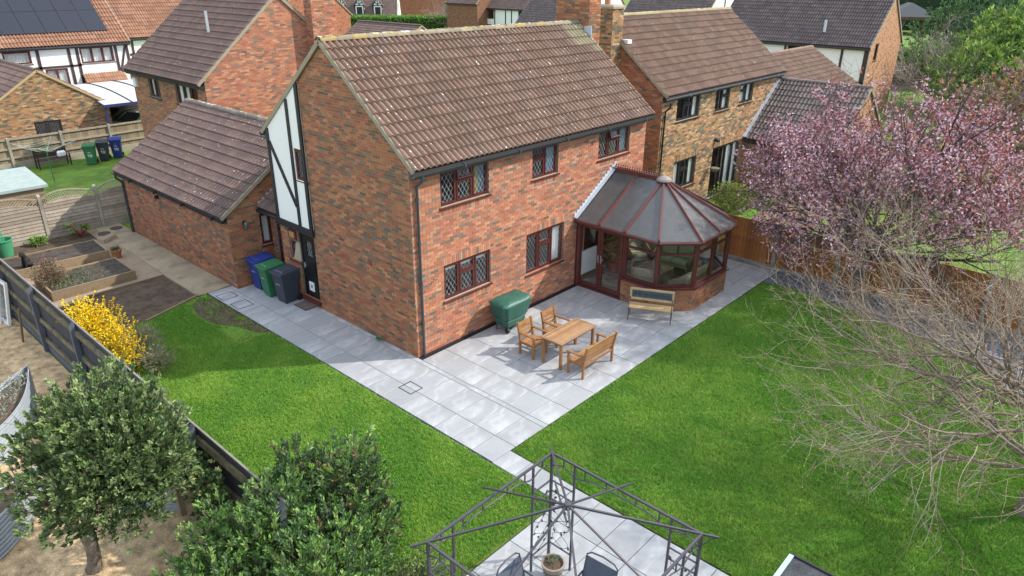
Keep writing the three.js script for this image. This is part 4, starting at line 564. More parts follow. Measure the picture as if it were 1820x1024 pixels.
// ================================================================ wheelie bins
const font = await new FontLoader().loadAsync('fonts/droid/droid_sans_bold.typeface.json');
function wheelie(label, c, pos, yaw, group, num, icon) { // front faces +z, lid hinge and wheels at -z
  const t = thing('wheelie_bin', label, 'bin', pos, yaw, group), m = mat(c, .5, { bumpMap: T.coarse, bumpScale: .004 }); const b = new MB();
  b.hexa([[-.20, .05, .22], [.20, .05, .22], [.20, .05, -.22], [-.20, .05, -.22]], [[-.26, .90, .30], [.26, .90, .30], [.26, .90, -.30], [-.26, .90, -.30]]); b.hexa([[-.285, .89, .325], [.285, .89, .325], [.285, .89, -.315], [-.285, .89, -.315]], [[-.285, .955, .33], [.285, .955, .33], [.285, .955, -.315], [-.285, .955, -.315]]); b.box(-.19, .0, .12, .19, .052, .2); b.mesh('body', m, t);
  const l = new MB(); l.hexa([[-.30, .955, .37], [.30, .955, .37], [.29, .955, -.33], [-.29, .955, -.33]], [[-.29, .985, .36], [.29, .985, .36], [.28, 1.03, -.32], [-.28, 1.03, -.32]]); l.hexa([[-.21, 1.0, .24], [.21, 1.0, .24], [.21, 1.02, -.18], [-.21, 1.02, -.18]], [[-.18, 1.035, .20], [.18, 1.035, .20], [.18, 1.055, -.15], [-.18, 1.055, -.15]]); l.mesh('lid', m, t);
  const h = new MB(); h.tube([[-.22, .93, -.36], [.22, .93, -.36]], .018, 6); h.box(-.24, .90, -.37, -.20, .95, -.31); h.box(.20, .90, -.37, .24, .95, -.31); h.mesh('handle', m, t);
  for (const s of [-1, 1]) { const w = new MB(); w.add(new THREE.CylinderGeometry(.10, .10, .05, 18), new THREE.Matrix4().makeRotationZ(Math.PI / 2).setPosition(s * .235, .10, -.26)); w.add(new THREE.CylinderGeometry(.05, .05, .06, 12), new THREE.Matrix4().makeRotationZ(Math.PI / 2).setPosition(s * .235, .10, -.26)); w.mesh('wheel', M.black, t); }
  const tilt = Math.atan2(.08, .85);
  if (num) { const g = new TextGeometry(num, { font, size: .15, depth: .003, curveSegments: 3 }); g.computeBoundingBox(); g.translate(-g.boundingBox.max.x / 2, 0, 0); const o = mesh('number', g, M.whitepvc, t); o.position.set(0, .40, .262); o.rotation.x = tilt; const s = new MB(); for (let i = 0; i < 3; i++) s.box(-.07 + i * .05, .62, 0, -.035 + i * .05, .66, .003); const so = s.mesh('marking', M.whitepvc, t); so.position.set(0, 0, .228); so.rotation.x = tilt; if (icon) { const r = new MB(); for (let i = 0; i < 3; i++) { const a = i * 2.094; r.beam([.045 * Math.sin(a), .76 + .045 * Math.cos(a), 0], [.045 * Math.sin(a + 1.7), .76 + .045 * Math.cos(a + 1.7), 0], .022, .003); } const ro = r.mesh('marking', M.whitepvc, t); ro.position.set(0, 0, .222); ro.rotation.x = tilt; } }
  else { const s = new MB(); for (let i = 0; i < 4; i++) s.box(-.09 + i * .05, .60, 0, -.06 + i * .05, .64, .003); const so = s.mesh('marking', mat([.5, .5, .5], .6), t); so.position.set(0, 0, .232); so.rotation.x = tilt; }
  return t;
}
const BG = [.030, .155, .062], BD = [.040, .045, .065], BB = [.018, .040, .22];
wheelie('dark grey wheelie bin beside the black side door', BD, [-.36, .001, -5.55], -Math.PI / 2 + .05, 'wheelie bins by the side door');
wheelie('green wheelie bin between the grey and blue bins', BG, [-.42, .001, -6.28], -Math.PI / 2 - .03, 'wheelie bins by the side door');
wheelie('blue wheelie bin against the garage end wall', BB, [-.34, .001, -6.98], -Math.PI / 2 + .02, 'wheelie bins by the side door');
wheelie('green wheelie bin numbered 10 by the far pale fence', BG, [1.85, -.03, -27.6], -.45, 'bins numbered 10', '10');
wheelie('dark wheelie bin numbered 10 between two others', BD, [2.62, -.03, -28.0], -.45, 'bins numbered 10', '10');
wheelie('blue wheelie bin numbered 10 with recycling mark', BB, [3.35, -.03, -28.2], -.45, 'bins numbered 10', '10', true);
{ const t = thing('door_mat', 'ribbed brown doormat on the slabs below the side door', 'doormat', [-.25, .001, -4.84]); const m = new MB(); m.box(-.18, 0, -.32, .18, .012, .32); m.mesh('backing', M.black, t); const r = new MB(); for (let i = 0; i < 9; i++) r.box(-.165, .012, -.30 + i * .068, .165, .022, -.30 + i * .068 + .04); r.mesh('rib', mat([.20, .15, .12], .95), t); }
// ================================================================ gazebo
{
  const t = thing('gazebo_frame', 'bare black metal gazebo frame on the near paving', 'gazebo', [-4.285, .001, 8.135]); const h = 1.315, H = 2.15, d = .46; const c4 = [[1, -1], [-1, -1], [-1, 1], [1, 1]];
  const tb = (name, pts, r = .016, sq = true) => { const m = new MB(); if (sq && pts.length === 2) m.beam(pts[0], pts[1], r * 2, r * 2); else m.tube(pts, r, 6); return m.mesh(name, M.iron, t); };
  for (const [sx, sz] of c4) {
    const X = sx * h, Z = sz * h, xa = X - sx * d, za = Z - sz * d; tb('corner_post', [[X, 0, Z], [X, H, Z]], .02); tb('side_post', [[xa, 0, Z], [xa, H, Z]], .015); tb('side_post', [[X, 0, za], [X, H, za]], .015);
    for (const y of [.32, 1.42, 1.62]) { tb('panel_rail', [[X - sx * .02, y, Z], [xa, y, Z]], .010); tb('panel_rail', [[X, y, Z - sz * .02], [X, y, za]], .010); }
    // leaf scrolls in the two corner panels
    for (const ax of [0, 1]) { const m = new MB(), lf = new MB(), P = (f, y) => ax ? [X, y, Z - sz * d * f] : [X - sx * d * f, y, Z]; for (let s = 0; s < 2; s++) { const pts = []; for (let k = 0; k <= 16; k++) { const y = .32 + 1.1 * k / 16; pts.push(P(.5 + .38 * Math.sin(k * .75 + s * 2.6), y)); } m.tube(pts, .005, 4); pts.forEach((p, k) => { if (k % 2 || k === 0) return; const q = V(...p), a = rr(0, 6.28), u = ax ? V(0, Math.sin(a), Math.cos(a)) : V(Math.cos(a), Math.sin(a), 0), w = ax ? V(0, Math.cos(a), -Math.sin(a)) : V(-Math.sin(a), Math.cos(a), 0), n = ax ? V(1, 0, 0) : V(0, 0, 1); const A = q, B = q.clone().addScaledVector(u, .045).addScaledVector(w, .022), C = q.clone().addScaledVector(u, .085), D2 = q.clone().addScaledVector(u, .045).addScaledVector(w, -.022); for (const o of [-.003, .003]) { const f = v => v.clone().addScaledVector(n, o).toArray(); lf.quad(f(A), f(B), f(C), f(D2)); } }); } m.mesh('scroll', M.iron, t); lf.mesh('metal_leaf', M.iron, t); }
  }
  for (let i = 0; i < 4; i++) { const [ax, az] = c4[i], [bx2, bz] = c4[(i + 1) % 4]; const P = f => [ax * h + (bx2 - ax) * h * f, H, az * h + (bz - az) * h * f]; tb('top_rail', [P(0), P(1)], .017); const low = []; for (let k = 0; k <= 24; k++) { const f = k / 24, p = P(f), e = Math.min(f, 1 - f) * 2 * h; const y = e < d ? H - .24 + .09 * Math.sin(Math.PI * e / d) : H - .24 + .11 * smooth(d, d + .4, e); low.push([p[0], y, p[2]]); } tb('arch_rail', low, .012, false); for (const f of [.09, .25, .4, .6, .75, .91]) { const p = P(f), e = Math.min(f, 1 - f) * 2 * h, y = e < d ? H - .24 + .09 * Math.sin(Math.PI * e / d) : H - .24 + .11 * smooth(d, d + .4, e); tb('spacer', [[p[0], y, p[2]], [p[0], H - .015, p[2]]], .009); }
    const hub = [0, 2.72, 0], out = f => { const p = P(f); return [p[0] * 1.13, H - .02 - .05, p[2] * 1.13]; }; tb('roof_bar', [hub, out(0)], .014); tb('roof_bar', [hub, (() => { const p = P(.5); return [p[0] * 1.2, H - .03, p[2] * 1.2]; })()], .012); const cn = P(0), o0 = out(0); const br = []; for (let k = 0; k <= 6; k++) { const f = k / 6; br.push([cn[0] + (o0[0] - cn[0]) * f, H - .22 + .15 * Math.sin(f * Math.PI / 2), cn[2] + (o0[2] - cn[2]) * f]); } tb('bracket', br, .007, false); }
  const hb = new MB(); hb.lathe([[.05, 2.66], [.055, 2.70], [.05, 2.75], [.0, 2.76]], 10); hb.mesh('hub', M.iron, t);
  { const m = new MB(); m.beam([.0, 2.45, .0], [.72, 2.26, -.78], .012, .012); m.beam([.0, 2.39, .0], [.72, 2.20, -.78], .012, .012); for (const f of [.3, .7]) m.beam([.72 * f, 2.45 - .19 * f, -.78 * f], [.72 * f, 2.39 - .19 * f, -.78 * f], .008, .008); m.mesh('brace', M.iron, t); }
}
{ const t = thing('flower_pot', 'glazed pot of soil with a small plant inside the gazebo corner', 'plant pot', [-3.30, .001, 7.18]); const m = new MB(); m.lathe([[.0, 0], [.11, 0], [.13, .1], [.165, .22], [.175, .30], [.195, .30], [.20, .34], [.17, .345], [.165, .29]], 20); m.mesh('pot', mat([.30, .24, .18], .5, { map: T.mottle }), t); const b = new MB(); for (const y of [.08, .14, .2]) b.lathe([[.128 + y * .17, y], [.134 + y * .17, y + .02]], 20); b.mesh('band', mat([.05, .05, .045], .5), t); const s = new MB(); s.lathe([[.166, .30], [0, .31]], 16); s.mesh('soil', M.soil, t); const l = new MB(); for (let i = 0; i < 26; i++) { const a = rr(0, 6.28), r = rr(.01, .09), y = .31 + rr(0, .1), p = [r * Math.cos(a), y, r * Math.sin(a)], q = [p[0] + rr(-.06, .06), y + rr(.0, .06), p[2] + rr(-.06, .06)]; l.quad(p, [(p[0] + q[0]) / 2 + .015, (p[1] + q[1]) / 2 + .01, (p[2] + q[2]) / 2], q, [(p[0] + q[0]) / 2 - .015, (p[1] + q[1]) / 2 + .01, (p[2] + q[2]) / 2]); } l.mesh('leaves', mat([.07, .12, .05], .7), t); }
function lounger(label, pos, yaw) { // folding mesh chair, faces +z
  const t = thing('mesh_chair', label, 'chair', pos, yaw, 'mesh chairs under the gazebo'); const fr = (name, pts, r = .013) => { const m = new MB(); m.tube(pts, r, 6); return m.mesh(name, M.iron, t); };
  const top = [-.27, .27].map(x => [x, .98, -.36]); fr('back_frame', [[-.27, .42, -.2], [-.27, .95, -.35], [-.2, 1.0, -.37], [0, 1.025, -.375], [.2, 1.0, -.37], [.27, .95, -.35], [.27, .42, -.2]]); void top; const m = new MB(); m.hexa([[-.255, .44, -.198], [.255, .44, -.198], [.255, .44, -.208], [-.255, .44, -.208]], [[-.255, .93, -.338], [.255, .93, -.338], [.255, .93, -.348], [-.255, .93, -.348]]); m.mesh('back_mesh', mat([.085, .10, .135], .7, { map: T.mottle }), t); const s = new MB(); s.hexa([[-.255, .41, .25], [.255, .41, .25], [.255, .40, -.2], [-.255, .40, -.2]], [[-.255, .42, .25], [.255, .42, .25], [.255, .41, -.2], [-.255, .41, -.2]]); s.mesh('seat_mesh', mat([.085, .10, .135], .7), t);
  for (const x of [-.28, .28]) { fr('leg', [[x, 0, .26], [x, .62, .2]]); fr('leg', [[x, 0, -.32], [x, .62, .05]]); fr('armrest', [[x, .62, .24], [x, .64, 0], [x, .66, -.26]], .018); } }
lounger('dark mesh garden chair to one side of the flower pot, nearer the shrubs', [-4.25, .001, 7.42], .06);
lounger('dark mesh garden chair nearer the lawn, beside the flower pot', [-3.62, .001, 8.12], -1.5);
{ const t = thing('garden_shed', 'felt shed roof with pale blue edge at the bottom of the picture', 'shed', [-2.47, 0, 10.5]); const m = new MB(); m.box(-1.7, 0, .05, -.04, 2.02, 1.6); m.mesh('wall', M.timberdark, t); const r = new MB(); r.hexa([[-1.85, 2.02, 1.7], [.0, 2.02, 1.7], [0, 2.02, 0], [-1.85, 2.02, 0]], [[-1.85, 2.10, 1.7], [0, 2.10, 1.7], [0, 2.10, 0], [-1.85, 2.10, 0]]); r.mesh('roof', mat([.10, .11, .13], .95, { map: T.soil, bumpMap: T.grain, bumpScale: .005 }), t); const e = new MB(); e.box(-1.87, 2.0, -.03, .0, 2.125, .028); e.mesh('roof_edge', mat([.42, .62, .68], .5), t); const f = new MB(); f.box(.001, 2.0, -.03, .03, 2.125, 1.7); f.mesh('roof_trim', M.black, t); }
// ================================================================ fences
{ // dark close-board fence, rails and posts on the far side
  const t = thing('dark_fence', 'dark grey close-boarded fence with mossy rails along the left garden boundary', 'fence', [-6.25, 0, 0]);
  const bm = [[.060, .062, .078], [.052, .054, .068], [.068, .070, .086], [.058, .058, .07]].map(c => mat(c, .85, { map: T.wood })), rail = mat([.24, .22, .135], .95, { map: T.soil }), post = mat([.105, .115, .145], .8, { map: T.mottle }), bg = new MB().bbox(-.012, .17, -.058, .012, 1.74, .058, .004).geo();
  for (let z = -17; z < 4.15; z += .118) { const b = mesh('board', bg, pick(bm), t); b.position.set(rr(-.002, .002), rr(-.008, .008), z); b.rotation.y = .10; }
  for (let k = 0; k < 8; k++) { const z = -16.2 + k * 2.93, m = new MB(); m.hexa([[-.155, -.05, z + .055], [-.045, -.05, z + .055], [-.045, -.05, z - .055], [-.155, -.05, z - .055]], [[-.155, 1.70, z + .055], [-.045, 1.82, z + .055], [-.045, 1.82, z - .055], [-.155, 1.70, z - .055]]); m.mesh('post', post, t); if (k < 7) { for (const y of [.34, .92, 1.56]) { const r = new MB(); r.hexa([[-.10, y - .05, z + 2.87], [-.02, y - .05, z + 2.87], [-.02, y - .05, z + .06], [-.10, y - .05, z + .06]], [[-.07, y + .05, z + 2.87], [-.02, y + .05, z + 2.87], [-.02, y + .05, z + .06], [-.07, y + .05, z + .06]]); r.mesh('rail', rail, t); } const g = new MB(); g.box(-.06, -.05, z + .056, -.022, .165, z + 2.874); g.mesh('gravel_board', post, t); const c = new MB(); c.bbox(-.016, 1.745, z + .0, .022, 1.766, z + 2.93, .004); c.mesh('capping', mat([.30, .28, .25], .95, { map: T.wood }), t); } }
}
{ // orange feather-edge fence with concrete posts
  const t = thing('orange_fence', 'orange-stained board fence with concrete posts beside the slate bed', 'fence', [12.15, 0, 0]);
  const bm = [[.46, .18, .045], [.42, .16, .04], [.50, .20, .052], [.38, .14, .036]].map(c => mat(c, .8, { map: T.wood })), bg = new MB().bbox(-.011, .14, -.068, .011, 1.55, .068, .003).geo(); const cp = mat([.40, .39, .35], .95, { map: T.concrete });
  const zs = []; for (let z = .07; z < 16.4; z += 2.045) zs.push(z);
  for (let z = .1; z < 16.4; z += .128) { const b = mesh('board', bg, pick(bm), t); b.position.set(rr(-.003, .003), rr(-.006, .006), z); b.rotation.y = -.09; }
  zs.forEach(z => { const m = new MB(); m.bbox(-.07, -.05, z - .05, .05, 1.62, z + .05, .02); m.mesh('post', cp, t); if (z < 15.9) { const g = new MB(); g.box(-.025, -.05, z + .051, .025, .135, z + 1.994); g.mesh('gravel_board', cp, t); const r = new MB(); r.box(.012, 1.30, z + .052, .06, 1.38, z + 1.993); r.mesh('rail', bm[1], t); } });
}
{ // wavy-topped panel fence with trellis
  const t = thing('trellis_fence', 'weathered wavy-topped panel fence with lattice trellis behind the raised beds', 'fence', [0, 0, -16.78]);
  const sl = [[.47, .40, .32], [.40, .34, .27], [.52, .45, .37], [.36, .30, .24]].map(c => mat(c, .95, { map: T.wood, bumpMap: T.grain, bumpScale: .003 })), pc = mat([.46, .42, .35], .95, { map: T.concrete }), px = [-7.2, -5.32, -3.44, -1.55, .3];
  for (const x of px.slice(0, 4)) { const m = new MB(); m.hexa([[x - .06, -.05, .07], [x + .06, -.05, .07], [x + .06, -.05, -.06], [x - .06, -.05, -.06]], [[x - .05, 1.60, .06], [x + .05, 1.60, .06], [x + .05, 1.66, -.05], [x - .05, 1.66, -.05]]); m.mesh('post', pc, t); }
  for (let p = 0; p < 4; p++) { const a = px[p] + .07, b = px[p + 1] - (p < 3 ? .07 : 0), w = b - a, top = f => 1.22 + .20 * Math.sin(Math.PI * Math.pow(p < 3 ? f : f, .75)), tr = .27;
    for (let k = 0; k < 10; k++) { const y = .15 + k * .125; const m = new MB(), n = 10; for (let i = 0; i < n; i++) { const f0 = i / n, f1 = (i + 1) / n, y0 = Math.min(y + .14, top(f0)), y1 = Math.min(y + .14, top(f1)); if (y0 < y + .01 || y1 < y + .01) continue; const A = a + w * f0, B = a + w * f1; m.hexa([[A, y, .045], [B, y, .045], [B, y, .012], [A, y, .012]], [[A, y0, .020], [B, y1, .020], [B, y1, .0], [A, y0, .0]]); } if (m.p.length) m.mesh('slat', pick(sl), t); }
    for (const dy of [0, tr]) { const m = new MB(), pts = []; for (let i = 0; i <= 14; i++) pts.push([a + w * i / 14, top(i / 14) + dy, .01]); for (let i = 0; i < 14; i++) m.beam(pts[i], pts[i + 1], .05, .045); m.mesh('curved_rail', mat([.46, .39, .29], .9, { map: T.wood }), t); }
    { const m = new MB(); for (const s of [-1, 1]) for (let x = -.3; x < w + .3; x += .10) { const f = q => clamp01((q) / w), x0 = x, x1 = x + s * tr * .95; const lo = Math.min(x0, x1), hi = Math.max(x0, x1); if (hi < 0.02 || lo > w - .02) continue; const c0 = Math.min(w, Math.max(0, x0)), c1 = Math.min(w, Math.max(0, x1)); const q0 = (c0 - x0) / (x1 - x0), q1 = (c1 - x0) / (x1 - x0); m.beam([a + c0, top(f(c0)) + tr * q0, .012 * s], [a + c1, top(f(c1)) + tr * q1, .012 * s], .022, .010); } m.mesh('lattice', mat([.44, .36, .26], .9), t); }
    { const g = new MB(); g.box(a, -.05, -.02, b, .145, .03); g.mesh('gravel_board', pc, t); } }
}
{ // pale close-board fence of the neighbouring garden
  const t = thing('pale_fence', 'pale weathered board fence with rails behind the numbered bins', 'fence', [0, 0, -29.3], .05);
  const bm = [[.34, .27, .18], [.30, .235, .155], [.38, .31, .215], [.27, .21, .14]].map(c => mat(c, .95, { map: T.wood })), pr = mat([.42, .38, .31], .95, { map: T.concrete }), bg = new MB().box(-.07, .3, -.012, .07, 1.46, .0).geo();
  for (let x = -9; x < 8; x += .145) { const b = mesh('board', bg, pick(bm), t); b.position.set(x, rr(-.01, .01), 0); }
  for (let x = -8.4; x < 8; x += 2.4) { const m = new MB(); m.bbox(x - .06, -.06, .001, x + .06, 1.52, .12, .02); m.mesh('post', pr, t); for (const y of [.48, .92, 1.38]) { if (x > 7) break; const r = new MB(); r.box(x + .061, y, .001, x + 2.339, y + .09, .075); r.mesh('rail', mat([.40, .35, .28], .95, { map: T.wood }), t); } const g = new MB(); g.box(x + .061, -.06, .001, x + 2.339, .29, .06); g.mesh('gravel_board', pr, t); }
}
// ================================================================ kitchen beds
const oldTimber = [[.36, .27, .17], [.31, .23, .145], [.40, .31, .20]].map(c => mat(c, .95, { map: T.wood, bumpMap: T.grain, bumpScale: .004 }));
function raisedBed(label, x0, z0, x1, z1, h, yaw) { const cx = (x0 + x1) / 2, cz = (z0 + z1) / 2, t = thing('raised_bed', label, 'raised bed', [cx, -.02, cz], yaw, 'timber raised beds'), w = (x1 - x0) / 2, d = (z1 - z0) / 2; bx(t, 'plank', pick(oldTimber), [-w, 0, d - .06, w, h, d]); bx(t, 'plank', pick(oldTimber), [-w, 0, -d, w, h, -d + .06]); bx(t, 'plank', pick(oldTimber), [-w, 0, -d + .062, -w + .06, h - .002, d - .062]); bx(t, 'plank', pick(oldTimber), [w - .06, 0, -d + .062, w, h - .002, d - .062]); const s = new MB(), n = 14, hh = (i, j) => h - .07 + .05 * pnoise(i * .9 + cx * 3, j * .9 + cz); for (let i = 0; i < n; i++) for (let j = 0; j < n; j++) { const p = (a, b) => [-w + .06 + (2 * w - .12) * a / n, hh(a, b), -d + .06 + (2 * d - .12) * b / n]; s.quad(p(i, j + 1), p(i + 1, j + 1), p(i + 1, j), p(i, j)); } s.mesh('soil', mat([.105, .085, .075], 1, { map: T.soil, bumpMap: T.coarse, bumpScale: .03 }), t); return t; }
raisedBed('timber raised bed of dark soil nearer the trellis fence, with a cat on it', -5.6, -14.7, -2.62, -13.2, .30, -.06);
raisedBed('timber raised bed with sprouting weeds nearer the yellow bush', -5.2, -12.3, -2.78, -10.6, .30, -.02);
{ const m = new MB(); m.box(-4.4, -.03, -10.22, -2.1, .05, -10.15); one('timber_edging', 'thin timber edging along the gravel above the soil bed', 'edging', m, oldTimber[1]); const e = new MB(); e.box(-2.12, -.03, -10.14, -2.06, .05, -7.9); one('concrete_edging', 'pale concrete edging between soil bed and concrete path', 'edging', e, M.concrete); const q = new MB(); q.beam([-3.9, .0, -7.22], [-2.12, .0, -7.84], .05, .08); one('timber_edging', 'thin edging board between the soil bed and the lawn', 'edging', q, oldTimber[0]); }
// leaf helpers
function leaf(m, p, d, len, wid, c, fold = .25) { const D = d.clone().normalize(); let S = D.clone().cross(V(rr(-1, 1), rr(.2, 1), rr(-1, 1))); if (S.lengthSq() < 1e-4) S = D.clone().cross(V(1, 0, 0)); S.normalize(); const N = S.clone().cross(D), a = p, b = p.clone().addScaledVector(D, len), q = p.clone().addScaledVector(D, len * .48), l = q.clone().addScaledVector(S, wid / 2).addScaledVector(N, wid * fold), r = q.clone().addScaledVector(S, -wid / 2).addScaledVector(N, wid * fold); m.set(c); const A = a.toArray(), B = b.toArray(), L = l.toArray(), R = r.toArray(); m.tri(A, B, L); m.tri(A, R, B); }
const jit = (c, k = .25) => { const j = 1 + rr(-k, k); return [c[0] * j, c[1] * j, c[2] * j * rr(.9, 1.1)]; };
const sph = () => { for (;;) { const v = V(rr(-1, 1), rr(-1, 1), rr(-1, 1)), l = v.length(); if (l < 1 && l > .05) return v; } };
const leafMat = (rough = .5) => vcm(rough, {});
const LM = leafMat(.62), LMd = leafMat(.75), LMs = leafMat(.34);
// recursive branch; calls tip(p, dir, level) along the last levels
function grow(m, p, d, len, r, lv, o) {
  const n = Math.max(4, Math.round(len / o.step)), pts = [p.clone()], rad = [r]; let q = p.clone(), D = d.clone().normalize();
  for (let i = 1; i <= n; i++) { D.add(V(rr(-1, 1), rr(-1, 1), rr(-1, 1)).multiplyScalar(o.wob)).addScaledVector(V(0, 1, 0), o.up * (i / n)).normalize(); q = q.clone().addScaledVector(D, len / n); if (q.y < .25) q.y = .25; pts.push(q); rad.push(r * (1 - (o.taper ?? .72) * i / n)); if (o.tip && lv >= o.tipFrom) o.tip(q, D, lv, i / n); }
  if (o.col) m.set(jit(o.col(lv), .15)); m.tube(pts, rad, lv === 0 ? 8 : lv === 1 ? 6 : lv === 2 ? 4 : 3, false);
  if (lv < o.levels) { const k = o.kids[lv]; for (let i = 0; i < k; i++) { const f = .22 + .78 * (i + rnd()) / k, at = Math.min(n, Math.max(1, Math.round(f * n))), ax = D.clone().cross(sph()).normalize(), dir = pts[at].clone().sub(pts[at - 1]).normalize().applyAxisAngle(ax, rr(o.ang[0], o.ang[1])); grow(m, pts[at], dir, len * rr(o.shr[0], o.shr[1]), Math.max(o.rmin || .004, rad[at] * .68), lv + 1, o); } }
}
// a shrub of leafy shoots: lobes [x,y,z,rx,ry,rz], leaves set around shoot tips
function leafy(t, lobes, n, spec) {
  const L = new MB(), B = new MB(); const tot = lobes.reduce((a, l) => a + l[3] * l[4] * l[5], 0);
  for (const l of lobes) { const k = Math.round(n * l[3] * l[4] * l[5] / tot); for (let i = 0; i < k; i++) { const v = sph(); v.normalize().multiplyScalar(Math.pow(rnd(), spec.shell ?? .45)); const bump = 1 + .34 * (pnoise(v.x * 3 + l[0] * 5 + 9, v.y * 3 + v.z * 3 + 9) - .5) * 2; const p = V(l[0] + v.x * l[3] * bump, l[1] + v.y * l[4] * bump, l[2] + v.z * l[5] * bump); if (p.y < .03) continue; const out = V(v.x, v.y * .7 + (spec.lift ?? .5), v.z).normalize(); const base = pick(spec.cols); spec.cluster(L, p, out, base); if (rnd() < (spec.twig ?? .3)) { B.set(spec.bark || [.10, .075, .05]); const c = V(l[0], Math.max(.05, l[1] - l[4] * .4), l[2]); const s = p.clone().lerp(c, .35); B.tube([s, p.clone().lerp(s, .4).add(V(rr(-.03, .03), 0, rr(-.03, .03))), p], [.008, .006, .004], 3, false); } } }
  for (let i = 0; i < (spec.shoots || 0); i++) { const l = pick(lobes), v = sph().normalize(); v.y = Math.abs(v.y) * .9 + .15; v.normalize(); let p = V(l[0] + v.x * l[3] * .95, l[1] + v.y * l[4] * .95, l[2] + v.z * l[5] * .95); const d = V(v.x * .6 + rr(-.3, .3), 1, v.z * .6 + rr(-.3, .3)).normalize(), n = 3 + Math.floor(rnd() * 4), pts = [p.clone()], base = pick(spec.cols); for (let k = 0; k < n; k++) { p = p.clone().addScaledVector(d, .05); pts.push(p); for (let q = 0; q < 4; q++) leaf(L, p, d.clone().addScaledVector(sph(), .9), (spec.ll || .09) * rr(.7, 1.05), (spec.lw || .04), jit(base)); } B.set(spec.bark || [.2, .15, .08]); B.tube(pts, .006, 3, false); }
  if (B.p.length) B.mesh('branches', vcm(.9), t); return L.mesh('foliage', spec.mat || LM, t);
}
const rosette = (k, len, wid, spread = 1) => (L, p, out, base) => { for (let i = 0; i < k; i++) { const d = out.clone().add(sph().multiplyScalar(spread)).normalize(); leaf(L, p.clone().addScaledVector(sph(), len * .35), d, len * rr(.7, 1.15), wid * rr(.8, 1.15), jit(base)); } };
// ---------------- bay tree (near, low)
{
  const t = thing('evergreen_tree', 'clipped round evergreen tree with pale knotted trunk on the bark chips', 'tree', [-8.32, -.03, 1.38]);
  const m = new MB(), pts = [], rad = []; for (let i = 0; i <= 14; i++) { const f = i / 14; pts.push([.02 * Math.sin(f * 9) + .16 * f, 1.5 * f, .03 * Math.cos(f * 7) + .12 * f]); rad.push(.115 - .035 * f + (i === 6 || i === 10 ? .022 : 0) + (i === 0 ? .03 : 0)); } m.tube(pts, rad, 12, false); m.tube([[.1, .92, .06], [.16, 1.0, .14], [.18, 1.03, .17]], [.04, .03, .028], 7); m.mesh('trunk', mat([.27, .235, .19], .9, { map: T.soil, bumpMap: T.coarse, bumpScale: .03 }), t);
  const b = new MB(); b.set([.16, .13, .10]); for (let i = 0; i < 9; i++) { const a = i * .7 + rr(0, .3); grow(b, V(.16, 1.25 + rr(0, .25), .12), V(Math.cos(a), rr(.35, 1.2), Math.sin(a)), rr(.9, 1.4), .04, 0, { step: .15, wob: .12, up: .06, levels: 2, kids: [4, 3], ang: [.5, 1], shr: [.45, .6] }); } b.mesh('branches', vcm(.9), t);
  leafy(t, [[.42, 2.1, .42, 1.2, 1.0, 1.2], [.62, 2.72, .38, .78, .78, .78], [.85, 2.25, .75, .8, .85, .8]], 3900, { shell: .30, lift: .7, twig: .12, shoots: 260, ll: .10, lw: .045, cols: [[.115, .18, .055], [.085, .14, .05], [.165, .24, .075], [.13, .185, .08], [.25, .31, .13]], cluster: rosette(8, .105, .048, .85), mat: LM }).name = 'crown';
}
// ---------------- evergreen shrubs at the bottom
{
  const sp = { shell: .36, lift: .8, twig: .25, shoots: 190, ll: .10, lw: .034, bark: [.20, .15, .11], cols: [[.12, .235, .05], [.085, .175, .045], [.175, .31, .065], [.10, .175, .065], [.235, .36, .09]], cluster: rosette(9, .105, .036, .8), mat: LM };
  const a = thing('evergreen_shrub', 'dense glossy evergreen shrub at the bottom against the dark fence', 'shrub', [-6.85, -.03, 3.65], 0, 'evergreen shrubs at the fence end'); leafy(a, [[0, .85, 0, .75, .8, .8], [-.55, .6, .1, .7, .7, .7], [-.6, .6, .9, .8, .75, .8], [.35, 1.15, .55, .6, .75, .6], [.55, 1.45, .45, .48, .62, .5], [.2, .7, 1.2, .7, .7, .7]], 2300, sp);
  const b = thing('evergreen_shrub', 'taller evergreen shrub with brown tips standing up against the lawn', 'shrub', [-5.6, -.03, 4.1], 0, 'evergreen shrubs at the fence end'); leafy(b, [[.5, 1.55, .25, .55, .70, .55], [-.1, 1.5, -.35, .32, .66, .32], [-.5, 1.2, -.3, .28, .5, .28], [.35, .95, .5, .75, .85, .75], [-.3, .8, .5, .7, .8, .7]], 1800, { ...sp, cols: [...sp.cols, [.05, .085, .045], [.045, .08, .04], [.09, .16, .05], [.075, .14, .045], [.10, .17, .05], [.20, .14, .07]] });
  const c = thing('evergreen_shrub', 'evergreen shrub beside the gazebo at the very bottom edge', 'shrub', [-6.1, -.03, 5.25], 0, 'evergreen shrubs at the fence end'); leafy(c, [[0, .95, 0, .85, .9, .85], [.5, .8, -.2, .6, .75, .6], [-.5, .9, .4, .7, .8, .7]], 1300, sp);
  const d = thing('privet_shrub', 'small pale yellow-green shrub next to the gazebo post', 'shrub', [-5.35, -.03, 6.1]); leafy(d, [[0, .6, 0, .5, .55, .5], [.32, .45, -.12, .4, .42, .4]], 900, { shell: .4, cols: [[.12, .19, .05], [.17, .24, .06], [.09, .15, .045], [.22, .28, .09]], cluster: rosette(5, .05, .026, 1), mat: LM });
}
{ const t = thing('climbing_shrub', 'leafy green climber on the near face of the dark fence', 'shrub', [-6.6, -.03, 2.0]); leafy(t, [[0, 1.25, -.4, .32, .4, .55], [0, 1.0, .35, .35, .6, .5], [-.1, .7, .75, .3, .5, .35]], 520, { shell: .4, cols: [[.10, .19, .05], [.15, .24, .07], [.06, .12, .04], [.22, .26, .09]], cluster: rosette(6, .085, .06, 1) }); }
